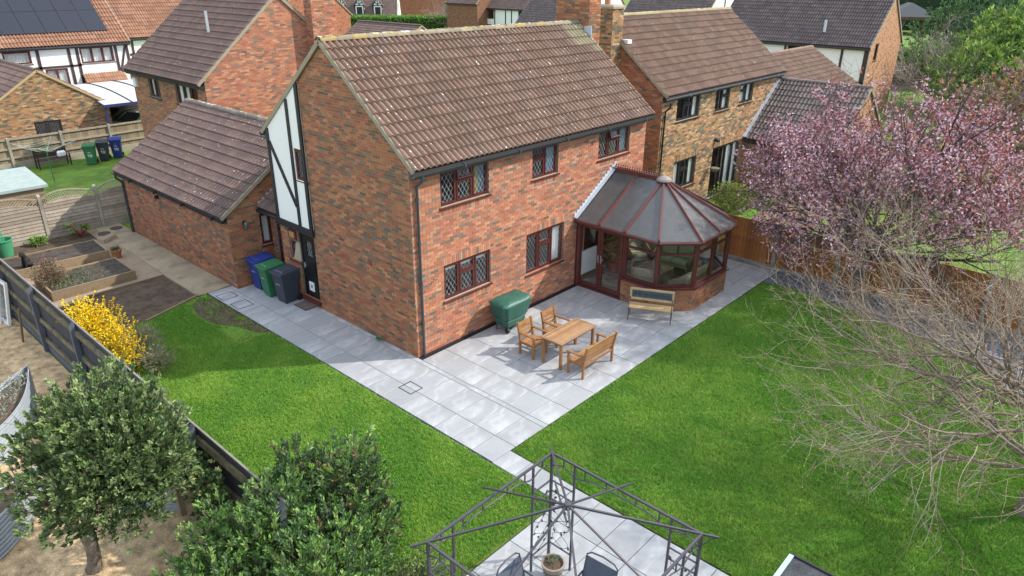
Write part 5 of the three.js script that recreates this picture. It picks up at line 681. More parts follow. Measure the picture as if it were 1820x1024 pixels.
// ---------------- yellow forsythia and its neighbours
{ const t = thing('forsythia_bush', 'bright yellow flowering bush beside the dark fence', 'bush', [-5.55, -.02, -5.75]); leafy(t, [[0, .95, -.1, .62, .55, .65], [.2, .7, .55, .5, .5, .55], [-.1, 1.15, -.4, .45, .38, .4], [.3, .45, 1.0, .35, .4, .45]], 2900, { shell: .4, twig: .1, shoots: 120, ll: .05, lw: .03, cols: [[.94, .72, .012], [.92, .66, .010], [.95, .79, .04], [.84, .55, .008]], cluster: rosette(5, .045, .030, 1.1), mat: LMd }); }
{ const t = thing('seedhead_shrub', 'straggly grey-green shrub of dry seedheads below the yellow bush', 'bush', [-5.0, -.02, -4.75]); leafy(t, [[.1, .6, -.2, .62, .5, .62], [.2, .35, .5, .5, .4, .5]], 900, { shell: .5, twig: .7, bark: [.34, .29, .20], cols: [[.20, .22, .11], [.30, .28, .16], [.13, .17, .07], [.36, .32, .22]], cluster: rosette(5, .075, .012, 1), mat: LMd }); }
{ const t = thing('border_plants', 'low yellow-green plants along the foot of the dark fence', 'plants', [-5.75, -.02, -2.9]); leafy(t, [[0, .3, -.6, .35, .35, .5], [.1, .25, .4, .4, .3, .6], [.1, .2, 1.2, .3, .25, .5], [-.05, .3, 2.0, .22, .3, .4]], 700, { shell: .5, twig: .3, bark: [.3, .25, .14], cols: [[.20, .25, .06], [.14, .21, .06], [.30, .29, .10], [.10, .17, .05]], cluster: rosette(6, .07, .02, 1), mat: LMd }); }
{ const t = thing('rose_bush', 'thorny bush with pink buds beside the raised bed', 'bush', [-4.95, -.02, -11.5]); leafy(t, [[0, .55, 0, .55, .45, .65], [.1, .75, -.3, .35, .3, .4]], 560, { shell: .5, twig: .8, bark: [.22, .17, .10], cols: [[.12, .15, .055], [.20, .17, .08], [.40, .16, .17], [.34, .12, .13], [.16, .17, .07]], cluster: rosette(4, .05, .03, 1), mat: LMd }); }
{ const t = thing('rhubarb_plant', 'leafy rhubarb with red stalks by the trellis fence', 'plant', [-2.55, -.02, -16.2]); const L = new MB(), S = new MB(); for (let i = 0; i < 16; i++) { const a = rr(0, 6.28), r = rr(.1, .3), p = V(r * Math.cos(a), rr(.2, .45), r * Math.sin(a)); S.set([.35, .05, .06]); S.tube([[0, 0, 0], p.toArray()], .014, 4, false); for (let k = 0; k < 3; k++) leaf(L, p, V(Math.cos(a) + rr(-.6, .6), rr(-.1, .6), Math.sin(a) + rr(-.6, .6)), .2, .16, jit([.20, .28, .06])); } L.mesh('leaves', LM, t); S.mesh('stalks', vcm(.6), t); }
{ const t = thing('leafy_plant', 'small bright green plant at the foot of the trellis fence', 'plant', [-3.9, -.02, -16.3]); leafy(t, [[0, .15, 0, .28, .18, .22]], 120, { cols: [[.22, .34, .07], [.15, .26, .05]], cluster: rosette(6, .09, .05, 1) }); }
{ const t = thing('terracotta_pot', 'terracotta pot with a low plant beside the raised bed', 'plant pot', [-2.48, -.02, -13.0]); const m = new MB(); m.lathe([[0, 0], [.12, 0], [.17, .24], [.19, .24], [.195, .30], [.165, .30], [.16, .26], [0, .27]], 16); m.mesh('pot', mat([.40, .16, .07], .85, { map: T.mottle }), t); leafy(t, [[0, .32, 0, .13, .08, .13]], 60, { cols: [[.10, .16, .06], [.07, .12, .05]], cluster: rosette(5, .06, .02, 1) }); }
{ const t = thing('water_butt', 'green plastic tub with a green long-handled tool by the fence corner', 'tub', [-5.05, -.02, -15.95]); const m = new MB(); m.lathe([[0, 0], [.24, 0], [.30, .55], [.33, .56], [.33, .60], [.29, .60], [.27, .4], [0, .4]], 18); m.mesh('tub', mat([.06, .28, .14], .5), t); const h = new MB(); h.tube([[.1, .1, .1], [.02, 1.2, -.1]], .018, 6); h.mesh('tool_handle', mat([.03, .35, .16], .5), t); }
{ const m = new MB(); m.hexa([[-.35, 0, .2], [.3, 0, .25], [.35, 0, -.2], [-.3, 0, -.22]], [[-.3, .12, .15], [.22, .16, .2], [.3, .10, -.15], [-.25, .14, -.18]]); one('stone_block', 'grey stone block at the corner of the raised bed', 'stone', m, M.concrete, [-2.05, -.02, -15.1], .5); }
for (const [x, z, l] of [[-1.85, -15.9, 'round dark drain lid nearest the bed on the concrete path'], [-1.3, -16.2, 'round dark drain lid at the far end of the concrete path']]) { const m = new MB(); m.lathe([[.22, 0], [.22, .012], [.19, .014], [0, .014]], 20); one('round_manhole', l, 'manhole', m, mat([.09, .075, .07], .9, { map: T.mottle }), [x, -.006, z]); }
{ // weeds in the second bed
  const t = thing('bed_weeds', 'sprouting green weeds in the raised bed', 'weeds', [-4.1, .20, -11.45]); t.userData.kind = 'stuff'; const L = new MB(); for (let i = 0; i < 900; i++) { const x = rr(-.95, 1.1), z = rr(-.7, .7); if (rnd() < smooth(-.6, 1.1, x)) continue; leaf(L, V(x, .02, z), V(rr(-.7, .7), 1, rr(-.7, .7)), rr(.04, .1), .025, jit([.12, .19, .05], .4)); } L.mesh('sprouts', LMd, t); }
{ const t = thing('patio_weed', 'small pale green weed at the foot of the gable wall', 'weed', [-.12, .001, -1.45]); leafy(t, [[0, .06, 0, .09, .07, .09]], 40, { cols: [[.22, .34, .16], [.14, .24, .09]], cluster: rosette(4, .05, .03, 1) }); }
{ // conservatory plant
  const t = thing('potted_plant', 'tall leafy plant in a terracotta pot behind the glass doors', 'potted plant', [8.15, .062, .42]); const m = new MB(); m.lathe([[0, 0], [.15, 0], [.19, .30], [.205, .30], [.21, .36], [.18, .36], [.17, .3], [0, .31]], 16); m.mesh('pot', mat([.36, .13, .08], .8), t); leafy(t, [[0, .85, 0, .38, .5, .36], [.05, 1.25, .05, .3, .35, .3]], 420, { shell: .5, twig: .4, cols: [[.08, .14, .04], [.13, .20, .06], [.22, .22, .07], [.06, .10, .04]], cluster: rosette(6, .08, .035, 1) }); }
// ---------------- black cat on the bed
{
  const N = 44, mc = new MarchingCubes(N, new THREE.MeshBasicMaterial(), false, false, 40000); mc.isolation = 0;
  const caps = [[[0, .05, .02], [0, .17, .0], .085, .075], [[0, .17, 0], [0, .30, -.06], .075, .05], [[0, .30, -.06], [0, .345, -.09], .048, .052], [[0, .335, -.10], [0, .325, -.145], .036, .022], [[-.04, .0, -.10], [-.035, .17, -.06], .022, .035], [[.04, 0, -.10], [.035, .17, -.06], .022, .035], [[-.08, .04, .06], [-.06, .07, -.03], .055, .04], [[.08, .04, .06], [.06, .07, -.03], .055, .04], [[0, .03, .12], [.13, .025, .13], .026, .022], [[.13, .025, .13], [.18, .025, .03], .022, .014], [[-.032, .37, -.085], [-.042, .415, -.08], .018, .005], [[.032, .37, -.085], [.042, .415, -.08], .018, .005]];
  const S = .26, cen = [0, .2, 0];
  for (let k = 0; k < N; k++) for (let j = 0; j < N; j++) for (let i = 0; i < N; i++) { const p = V((i / N * 2 - 1) * S + cen[0], (j / N * 2 - 1) * S + cen[1], (k / N * 2 - 1) * S + cen[2]); let e = 0; for (const [a, b, r0, r1] of caps) { const A = V(...a), AB = V(...b).sub(A), h = clamp01(p.clone().sub(A).dot(AB) / AB.lengthSq()); const d = p.distanceTo(A.addScaledVector(AB, h)) - (r0 + (r1 - r0) * h); e += Math.exp(-d * 60); } mc.field[i + j * N + k * N * N] = Math.log(e) / 60; }
  mc.update(); const n = mc.count, g = new THREE.BufferGeometry(), pos = new Float32Array(n * 3), nor = new Float32Array(n * 3); for (let i = 0; i < n * 3; i++) { pos[i] = mc.positionArray[i] * S + cen[i % 3]; nor[i] = mc.normalArray[i]; } g.setAttribute('position', new THREE.BufferAttribute(pos, 3)); g.setAttribute('normal', new THREE.BufferAttribute(nor, 3)); g.setAttribute('uv', new THREE.BufferAttribute(new Float32Array(n * 2).map((_, i) => pos[Math.floor(i / 2) * 3 + (i % 2)]), 2)); g.computeVertexNormals();
  const t = mesh(numbered('cat'), g, mat([.022, .018, .016], .8, { map: T.mottle }), scene); t.position.set(-5.0, .265, -13.55); t.rotation.y = 2.2; t.scale.setScalar(1.25); tag(t, 'black cat sitting on the raised bed', 'cat');
}
// ================================================================ bark-chip garden: corrugated planters and odds
function planter(label, A, B, bulge, h, pos, plants, back = .35) { // lens-shaped corrugated steel bed between plan points A and B
  const t = thing('steel_planter', label, 'planter', pos, 0, 'corrugated steel planters'); const a = V(A[0], 0, A[1]), b = V(B[0], 0, B[1]), ab = b.clone().sub(a), nrm = V(ab.z, 0, -ab.x).normalize(); const curve = (k, f) => a.clone().lerp(b, f).addScaledVector(nrm, k * Math.sin(Math.PI * f)); const n = 26, rows = 54, m = new MB();
  for (const k of [bulge, -bulge * back]) { for (let i = 0; i < n; i++) for (let j = 0; j < rows; j++) { const P = (ii, jj) => { const f = ii / n, p = curve(k, f), e = .026 * Math.sin(jj / rows * h / .085 * 6.28318); const q = curve(k + Math.sign(k) * 1e-3 + e, f); q.y = h * jj / rows; void p; return q.toArray(); }; m.quad(P(i, j), P(i + 1, j), P(i + 1, j + 1), P(i, j + 1)); } }
  m.mesh('corrugated_wall', M.steel, t); const r = new MB(); for (const k of [bulge, -bulge * back]) { const pts = []; for (let i = 0; i <= n; i++) { const p = curve(k, i / n); p.y = h; pts.push(p); } r.tube(pts, .014, 5); } r.mesh('rim', M.steel, t); const s = new MB(); for (let i = 0; i < n; i++) { const f0 = i / n, f1 = (i + 1) / n, P = (k, f) => { const p = curve(k * .97, f); p.y = h - .13; return p.toArray(); }; s.quad(P(bulge, f0), P(bulge, f1), P(-bulge * back, f1), P(-bulge * back, f0)); } s.mesh('soil', M.soil, t);
  if (plants) { const L = new MB(); for (let i = 0; i < 700; i++) { const f = rr(.08, .9), k = rr(-bulge * back, bulge) * .8, p = curve(k, f); p.y = h - .12 + rr(0, .16); leaf(L, p, V(rr(-1, 1), rr(.2, 1), rr(-1, 1)), rr(.06, .13), .022, jit(pick([[.26, .30, .25], [.20, .24, .18], [.34, .37, .31]]))); } L.mesh('plants', LMd, t); }
}
planter('corrugated steel planter with silvery plants by the picture edge', [0, 0], [-3.1, 3.3], .75, .75, [-7.2, -.03, -5.35], true);
planter('corrugated steel planter low behind the round tree', [0, 0], [-3.2, 1.2], .75, .72, [-8.25, -.03, -1.15], false);
planter('corrugated steel planter beside the dark fence, right of the round tree', [0, 0], [-.25, -2.2], .65, .75, [-6.72, -.03, 1.1], true, .1);
{ const m = new MB(); m.box(-.05, 0, -.05, .05, .8, .05); one('timber_post', 'short timber post at the end of the steel planter', 'post', m, oldTimber[0], [-6.72, -.03, 1.2]); const s = new MB(); s.beam([0, 0, 0], [.12, .95, .02], .09, .04); one('timber_stake', 'brown timber stake leaning on the dark fence', 'stake', s, mat([.22, .13, .07], .9, { map: T.wood }), [-6.62, -.03, -8.45]); }
for (let k = 0; k < 2; k++) { const t = thing('window_frame', k ? 'white window frame leaning on the fence behind another frame' : 'white window frame leaning on the dark fence, front one', 'window frame', [-6.62 - k * .16, -.03, -10.35 - k * .3], -Math.PI / 2 + .08, 'white window frames'); const g = new MB(), W = 1.15, H = 1.25; for (const [a, b, c, d] of [[0, 0, W, .08], [0, H - .08, W, H], [0, .08, .08, H - .08], [W - .08, .08, W, H - .08], [W / 2 - .04, .08, W / 2 + .04, H - .08]]) g.box(a - W / 2, b, -.035, c - W / 2, d, .035); const o = g.mesh('frame', M.whitepvc, t); o.rotation.x = -.16 ; for (const s of [0, 1]) { const q = new MB(), x0 = s ? .04 : -W / 2 + .08, x1 = s ? W / 2 - .08 : -.04; q.quad([x0, .08, 0], [x1, .08, 0], [x1, H - .08, 0], [x0, H - .08, 0]); const p = q.mesh('pane', M.glass, t); p.rotation.x = -.16; } }
{ const t = thing('bird_ornament', 'pale pink wading bird ornament on a black tray', 'ornament', [-7.38, -.03, -8.55]); const b = new MB(); b.bbox(-.22, 0, -.15, .22, .04, .15, .01); b.mesh('tray', M.black, t); const m = new MB(); m.tube([[0, .04, 0], [0, .22, 0]], .012, 6); m.lathe([[.005, .22], [.07, .27], [.075, .34], [.03, .42]], 10); m.tube([[0, .40, 0], [.03, .52, 0], [.02, .62, 0], [.06, .68, 0], [.11, .66, 0], [.12, .60, 0]], [.03, .02, .018, .02, .02, .008], 7); m.mesh('bird', mat([.66, .46, .40], .6), t); }
// ================================================================ purple-leaved tree
{
  const t = thing('purple_plum_tree', 'spreading purple-leaved tree in pink blossom over the orange fence', 'tree', [11.62, -.03, 7.0]);
  const tr = new MB(); tr.tube([[0, 0, 0], [-.02, .3, 0], [.02, .9, .05], [.0, 1.5, .1], [-.05, 1.75, .1]], [.26, .19, .155, .14, .12], 10, false); tr.mesh('trunk', M.bark, t);
  const b = new MB(), L = new MB(); b.set([.07, .055, .05]); let nl = 0; const C = V(.15, 3.6, .05), R = V(3.75, 2.75, 3.75);
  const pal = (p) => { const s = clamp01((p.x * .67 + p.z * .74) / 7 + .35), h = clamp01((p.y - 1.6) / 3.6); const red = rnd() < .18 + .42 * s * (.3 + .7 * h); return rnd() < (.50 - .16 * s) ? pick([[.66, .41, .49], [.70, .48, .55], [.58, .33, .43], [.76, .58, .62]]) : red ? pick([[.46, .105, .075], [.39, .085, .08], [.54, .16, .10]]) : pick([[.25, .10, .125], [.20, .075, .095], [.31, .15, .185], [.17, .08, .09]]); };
  const inside = p => { const q = p.clone().sub(C); return Math.hypot(q.x / R.x, q.y / R.y, q.z / R.z) < .98 + .55 * (pnoise(p.x * .9 + 50, p.z * .9 + p.y * .8 + 50) - .5) + .3 * (pnoise(p.x * 2.3 + 80, p.z * 2.3 + p.y * 2 + 80) - .5); };
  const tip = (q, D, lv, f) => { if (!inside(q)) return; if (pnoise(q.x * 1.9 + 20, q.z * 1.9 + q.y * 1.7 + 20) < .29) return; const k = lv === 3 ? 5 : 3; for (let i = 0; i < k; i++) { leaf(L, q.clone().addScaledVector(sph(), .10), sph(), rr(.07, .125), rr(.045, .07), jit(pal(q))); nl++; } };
  const o = { step: .28, wob: .13, up: .035, levels: 3, kids: [8, 7, 5], ang: [.45, 1.05], shr: [.45, .66], tip, tipFrom: 2, rmin: .005 };
  for (let i = 0; i < 15; i++) { const a = i * 2.4 + rr(-.3, .3), el = i < 8 ? rr(.28, .7) : rr(.75, 1.5); grow(b, V(0, 1.45 + rr(-.15, .3), .1), V(Math.cos(a) - .04, el, Math.sin(a) - .04), i < 8 ? rr(3.3, 4.3) : rr(3.5, 4.6), .085, 0, o); }
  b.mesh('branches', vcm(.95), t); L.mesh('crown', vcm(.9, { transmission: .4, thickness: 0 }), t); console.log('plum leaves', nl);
}
{ const t = thing('sapling', 'thin bare sapling with a few yellow leaves by the orange fence', 'sapling', [11.55, -.03, 4.9]); const b = new MB(), L = new MB(); const o = { step: .2, wob: .12, up: .05, levels: 2, kids: [5, 4], ang: [.35, .8], shr: [.5, .7], tipFrom: 2, col: () => [.13, .09, .06], tip: (q, D) => { if (rnd() < .25) leaf(L, q, sph(), .05, .03, jit([.45, .40, .06])); } }; grow(b, V(0, 0, 0), V(.05, 1, -.05), 1.7, .022, 0, o); grow(b, V(0, .5, 0), V(-.4, 1, -.4), 1.3, .015, 0, o); b.mesh('branches', vcm(.9), t); if (L.p.length) L.mesh('leaves', LMd, t); }
// ================================================================ bare tree in the foreground
{
  const t = thing('bare_tree', 'bare twiggy tree with opening buds spreading over the lawn', 'tree', [3.9, -.03, 12.7]); const tr = new MB(); tr.tube([[0, 0, 0], [.02, .5, 0], [-.05, 1.2, -.05], [-.05, 1.9, 0], [-.05, 2.8, 0]], [.22, .17, .16, .14, .09], 10, false); tr.mesh('trunk', mat([.30, .26, .21], .95, { map: T.concrete, bumpMap: T.coarse, bumpScale: .02 }), t);
  const b = new MB(), L = new MB(); let nb = 0; const o = { step: .2, wob: .17, up: .10, levels: 3, kids: [10, 7, 4], ang: [.35, 1.15], shr: [.36, .58], rmin: .0028, taper: .76, tipFrom: 2, col: lv => lv < 2 ? [.19, .15, .11] : pick([[.36, .28, .21], [.27, .205, .155], [.44, .37, .30], [.25, .165, .12]]), tip: (q, D, lv) => { if (rnd() < (lv === 3 ? .5 : .3)) { leaf(L, q, D.clone().addScaledVector(sph(), .8), rr(.025, .05), .018, jit(pick([[.36, .22, .07], [.30, .26, .08], [.30, .14, .08]]))); nb++; } } };
  for (let i = 0; i < 26; i++) { const a = i < 24 ? 1.3 + (i / 23) * 4.1 + rr(-.15, .15) : rr(0, 6.28), el = i % 3 === 0 ? rr(-.12, .08) : i % 3 === 1 ? rr(.08, .36) : rr(.5, 1.0); grow(b, V(-.05, 1.0 + rr(0, 1.6), 0), V(Math.cos(a), el, Math.sin(a)), i % 3 === 2 ? rr(2.6, 3.5) : rr(3.5, 4.7), .046, 0, o); }
  b.mesh('branches', vcm(.9), t); L.mesh('buds', LMd, t); console.log('buds', nb, 'branch verts', b.p.length / 3);
}
// ================================================================ grass blades
{
  const tuft = (() => { const m = new MB(); const s0 = seed; seed = 5; for (let i = 0; i < 9; i++) { const a = rr(0, 6.28), r = rr(0, .035), x = r * Math.cos(a), z = r * Math.sin(a), b = rr(0, 6.28), w = .0035, h = rr(.022, .05), l = rr(.008, .03), c = Math.cos(b), s = Math.sin(b); m.tri([x - w * s, 0, z + w * c], [x + w * s, 0, z - w * c], [x + l * c, h, z + l * s]); m.tri([x - w * s, 0, z + w * c], [x + l * c * .5 + .004 * s, h * .62, z + l * s * .5 - .004 * c], [x + l * c, h, z + l * s]); } seed = s0; return m.geo(); })();
  const inPoly = (p, x, z) => { let c = false; for (let i = 0, j = p.length - 1; i < p.length; j = i++) if ((p[i][1] > z) !== (p[j][1] > z) && x < (p[j][0] - p[i][0]) * (z - p[i][1]) / (p[j][1] - p[i][1]) + p[i][0]) c = !c; return c; };
  const mk = (name, label, poly, n, bare) => { const xs = poly.map(p => p[0]), zs = poly.map(p => p[1]), X0 = Math.min(...xs), X1 = Math.max(...xs), Z0 = Math.min(...zs), Z1 = Math.max(...zs), im = new THREE.InstancedMesh(tuft, mat([1, 1, 1], .8), n); const mm = new THREE.Matrix4(), q = new THREE.Quaternion(), Y = V(0, 1, 0); let k = 0, guard = 0; while (k < n && guard++ < n * 12) { const x = rr(X0, X1), z = rr(Z0, Z1); if (!inPoly(poly, x + rr(-.06, .06), z + rr(-.06, .06))) continue; if (bare && rnd() < bare(x, z)) continue; const a = fbm(x / 9 + 3, z / 9 + 3, 6, 4, 2), f = fbm(x / 2 + 7, z / 2 + 9, 4, 3, 6); q.setFromAxisAngle(Y, rr(0, 6.28)); const s = rr(.65, 1.1) * (.85 + .35 * f); mm.compose(V(x, -.022, z), q, V(s * 1.15, s, s * 1.15)); im.setMatrixAt(k, mm); const g = mix3([.145, .335, .032], [.25, .43, .052], smooth(.34, .70, a * .5 + f * .5)); const c = jit(rnd() < .04 ? [.38, .36, .12] : g, .26); im.setColorAt(k, col(...c)); k++; } im.count = k; im.name = name; im.castShadow = im.receiveShadow = true; scene.add(im); stuff(im); im.userData.label = label; };
  mk('lawn_grass', 'short bright green grass of the main lawn', LAWN_R, 230000, null);
  mk('lawn_grass_001', 'short green grass of the lawn beside the gable path', LAWN_L, 140000, (x, z) => (z < -4.1 && x > -2.75 ? .93 * smooth(.36, .5, fbm(x / 2, z / 2, 4, 3, 8)) : 0));
}
// ================================================================ other houses
const farBrick = { red: mat([.44, .19, .11], .95, { map: T.brickfar }), brown: mat([.28, .145, .085], .95, { map: T.brickfar }), buff: mat([.48, .27, .15], .95, { map: T.brickfar }) };
// o: L, D, eave, ridge, faces {front,left,right,back: {type:'brick'|'timber'|'far', pal, wins}}, roof
function house(name, label, category, pos, yaw, o) {
  const t = thing(name, label, category, pos, yaw, o.group), { L, D, eave, ridge } = o; const fr = { front: [[0, 0, 0], 0, L], left: [[0, 0, -D], -Math.PI / 2, D], right: [[L, 0, 0], Math.PI / 2, D], back: [[L, 0, -D], Math.PI, L] }, recs = [];
  for (const k of ['front', 'left', 'right', 'back']) {
    const f = o.faces[k] || { type: 'far', pal: 'brown' }, [p, y, w] = fr[k], gab = k === 'left' || k === 'right', wins = f.wins || []; const top = gab ? u => eave + (ridge - eave) * (1 - Math.abs(u - w / 2) / (w / 2)) : null; const pts = gab ? [[.01, -.06], [w - .01, -.06], [w - .01, eave], [w / 2, ridge], [.01, eave]] : [[.01, -.06], [w - .01, -.06], [w - .01, eave], [.01, eave]];
    const wall = wallSlab('wall', pts, wins, f.type === 'brick' ? M.mortar : f.type === 'timber' ? M.render : farBrick[f.pal || 'brown'], t, p, y); wall.userData.label = f.label; if (!f.label) delete wall.userData.label;
    if (f.type === 'brick') layBricks(recs, wall, w, 0, gab ? ridge : eave - .15, top, wins, f.pal, f.ns || 60);
    for (const q of wins) makeWindow(wall, q.u0, q.u1, q.v0, q.v1, { frame: q.frame || f.frame || M.blackpvc, lat: q.lat, cols: q.cols || [{ f: 1 }, { f: 1, top: 1 }], sill: q.sill, curtains: q.curtains, dz: q.dz });
    for (const b of f.beams || []) { const m = new MB(); m.beam([b[0], b[1], .02], [b[2], b[3], .02], b[4] || .16, .05, [0, 0, 1]); m.mesh('timber', f.beamMat || M.timberdark, wall); }
    if (f.base) { const m = new MB(); m.box(.02, 0, 0, w - .02, f.base, .03); m.mesh('brick_base', farBrick[f.pal || 'brown'], wall); }
  }
  if (recs.length) placeBricks(recs, 0);
  if (o.floors !== false) for (const y of [2.45, eave - .12]) box1(.23, y, -D + .23, L - .23, y + .1, -.23).mesh('floor', M.room, t); box1(.23, -.02, -D + .23, L - .23, .06, -.23).mesh('floor', M.room, t); if (o.inner) box1(.3, .07, -D / 2 - .05, L - .3, eave - .15, -D / 2 + .05).mesh('inner_wall', M.room, t);
  gableRoof(t, L, D, eave, ridge, { kind: 'roman', tone: 'brown', ...o.roof }); return t;
}
const dk = [.02, .022, .025];
{ // next house along, to the right
  const w = (a, b, c, d, cols, st, curtains) => ({ u0: a, u1: b, v0: c, v1: d, sb: false, st, cols, curtains });
  const n = house('neighbour_house', 'buff brick house with black windows beyond the conservatory', 'house', [13.35, 0, -1.35], 0, { L: 10.5, D: 6.1, eave: 5.15, ridge: 7.6, inner: true, faces: {
    front: { type: 'brick', pal: 'buff', ns: 71, wins: [w(1.08, 2.90, 3.9, 4.80, [{ f: 1 }, { f: 1, top: 1 }, { f: 1 }], false, [{ a: .66, b: .95 }]), w(4.20, 5.45, 3.88, 4.80, [{ f: 1 }, { f: 1, top: 1 }], false, [{ a: .5, b: .95, m: M.curtain }]), w(6.4, 7.7, 3.95, 4.80, [{ f: 1, top: 1 }, { f: 1 }], false, [{ a: .05, b: .95 }]), w(1.3, 3.1, 1.1, 2.27, [{ f: 1 }, { f: 1, top: 1 }, { f: 1 }], true, [{ a: .05, b: .3 }, { a: .66, b: .95 }]), w(4.5, 7.1, .08, 2.32, [{ f: 1 }, { f: 1 }, { f: 1 }, { f: 1 }], true, [{ a: .5, b: .97 }])] },
    left: { type: 'brick', pal: 'brown', ns: 77 }, right: { type: 'far', pal: 'buff' } }, roof: { kind: 'roman', tone: 'brown', own: 300, lichen: 14, blotch: 120, oe: .22, fasciaMat: M.black, gutterMat: mat([.16, .17, .20], .35), ridgeMats: [[.34, .27, .14], [.30, .24, .15], [.37, .31, .18]].map(c => mat(c, .95, { map: T.tile })), label: 'brown ribbed tile roof' } });
  downpipe(n, .16, .25, 4.75, .06, M.black); chimney(n, -.68, .02, -3.05, -2.0, 0, 7.95, 'buff', null); { const p = new MB(); p.lathe([[.12, 8.08], [.10, 8.45]], 10, -.33, -2.5); p.mesh('chimney_pot', mat([.42, .17, .09], .8), n); const f = new MB(); f.box(.0, 6.72, -2.02, .28, 6.86, -1.72); f.mesh('lead_flashing', mat([.70, .72, .74], .5), n); }
  { // rear extension with its own gabled roof running out from the wall
    const x = sub(n, 'extension', [7.55, 0, 4.1], -Math.PI / 2); x.position.set(7.55, 0, .02); // local x to +z, facade faces -x
    const EL = 4.1, ED = 5.6; const s = wallSlab('extension_wall', [[0, -.05], [EL, -.05], [EL, 2.45], [0, 2.45]], [], M.mortar, x, [0, 0, 0], 0); const r = []; layBricks(r, s, EL, 0, 2.4, null, [], 'buff', 83); placeBricks(r, 0); wallSlab('extension_gable', [[.01, -.05], [ED - .01, -.05], [ED - .01, 2.5], [ED / 2, 4.65], [.01, 2.5]], [], farBrick.buff, x, [EL, 0, 0], Math.PI / 2); gableRoof(x, EL, ED, 2.5, 4.65, { kind: 'roman', tone: 'grey', oe: .25, verges: [1], fasciaMat: M.black, gutterMat: M.black }); const f = new MB(); f.beam([.06, 2.42, .28], [.06, 4.78, -ED / 2], .02, .16, [1, 0, 0]); f.mesh('lead_flashing', mat([.58, .63, .68], .5), x);
    const tr = new MB(); for (let i = 0; i < 4; i++) tr.box(.6 + i * .14, .5, .04, .62 + i * .14, 2.0, .06); for (let i = 0; i < 9; i++) tr.box(.55, .55 + i * .17, .06, 1.1, .57 + i * .17, .075); tr.mesh('trellis', mat([.42, .26, .15], .9), x); }
  { const l = new MB(); l.box(4.55, 2.62, .01, 4.70, 2.74, .03); l.hexa([[4.55, 2.58, .18], [4.72, 2.58, .18], [4.72, 2.62, .03], [4.55, 2.62, .03]], [[4.55, 2.68, .18], [4.72, 2.68, .18], [4.72, 2.74, .03], [4.55, 2.74, .03]]); l.mesh('security_light', M.black, n); }
}
{ const t = thing('hanging_basket', 'round hanging basket on the buff brick wall', 'hanging basket', [17.65, 1.55, -1.05]); const m = new MB(); m.lathe([[.0, -.16], [.14, -.12], [.21, 0], [.19, .02], [0, .03]], 14); m.mesh('basket', mat([.16, .15, .11], .9), t); const c = new MB(); for (const a of [0, 2.1, 4.2]) c.tube([[.2 * Math.cos(a), 0, .2 * Math.sin(a)], [0, .5, 0]], .006, 4); c.tube([[0, .5, 0], [0, .52, -.3]], .012, 5); c.mesh('chain', M.black, t); }
{ const t = thing('yellow_shrub', 'bright yellow-green shrub below the buff brick house', 'shrub', [17.1, -.05, .1]); leafy(t, [[0, .7, 0, .75, .65, .75], [-.6, .55, .4, .55, .55, .55], [.5, .5, .3, .5, .5, .5]], 1500, { shell: .4, cols: [[.26, .34, .05], [.34, .40, .07], [.16, .25, .04], [.44, .44, .09]], cluster: rosette(6, .075, .04, 1), mat: LM }); }
{ const m = new MB(); m.box(0, -.05, 0, 6, .04, 2.2); const o = one('brick_terrace', 'low reddish brick terrace behind the orange fence', 'terrace', m, mat([.26, .18, .13], .95, { map: T.brickfar }), [15.2, 0, 1.2]); void o; }
// house behind the garage
{
  const w = (a, b, c, d, cols) => ({ u0: a, u1: b, v0: c, v1: d, st: false, cols, curtains: [{ a: .05, b: .45 }] });
  const n = house('rear_house', 'orange brick house with tall plain gable behind the garage', 'house', [3.2, 0, -23.7], -Math.PI / 2, { L: 7.25, D: 7.3, eave: 5.15, ridge: 8.25, inner: true, faces: { front: { type: 'brick', pal: 'brown', ns: 91, frame: M.timberdark, wins: [w(1.75, 2.85, 3.85, 4.72, [{ f: 1 }, { f: 1 }]), w(4.45, 6.5, 3.85, 4.72, [{ f: 1 }, { f: 1 }, { f: 1 }])] }, right: { type: 'brick', pal: 'red', ns: 97 } }, roof: { kind: 'roman', tone: 'plum', own: 300, lichen: 14, oe: .3, fasciaMat: M.black, gutterMat: M.black, label: 'dark plum ribbed tile roof' } });
  chimney(n, 7.26, 7.8, -6.2, -4.95, 0, 9.6, 'red', null); const b = new MB(); b.box(.25, 4.15, .01, .55, 4.55, .12); b.mesh('burglar_alarm', M.whitepvc, n); const v = new MB(); v.tube([[5.0, 6.7, -1.6], [5.0, 7.55, -1.6]], .06, 8); v.mesh('flue', mat([.6, .62, .66], .4, { metalness: .6 }), n);
}
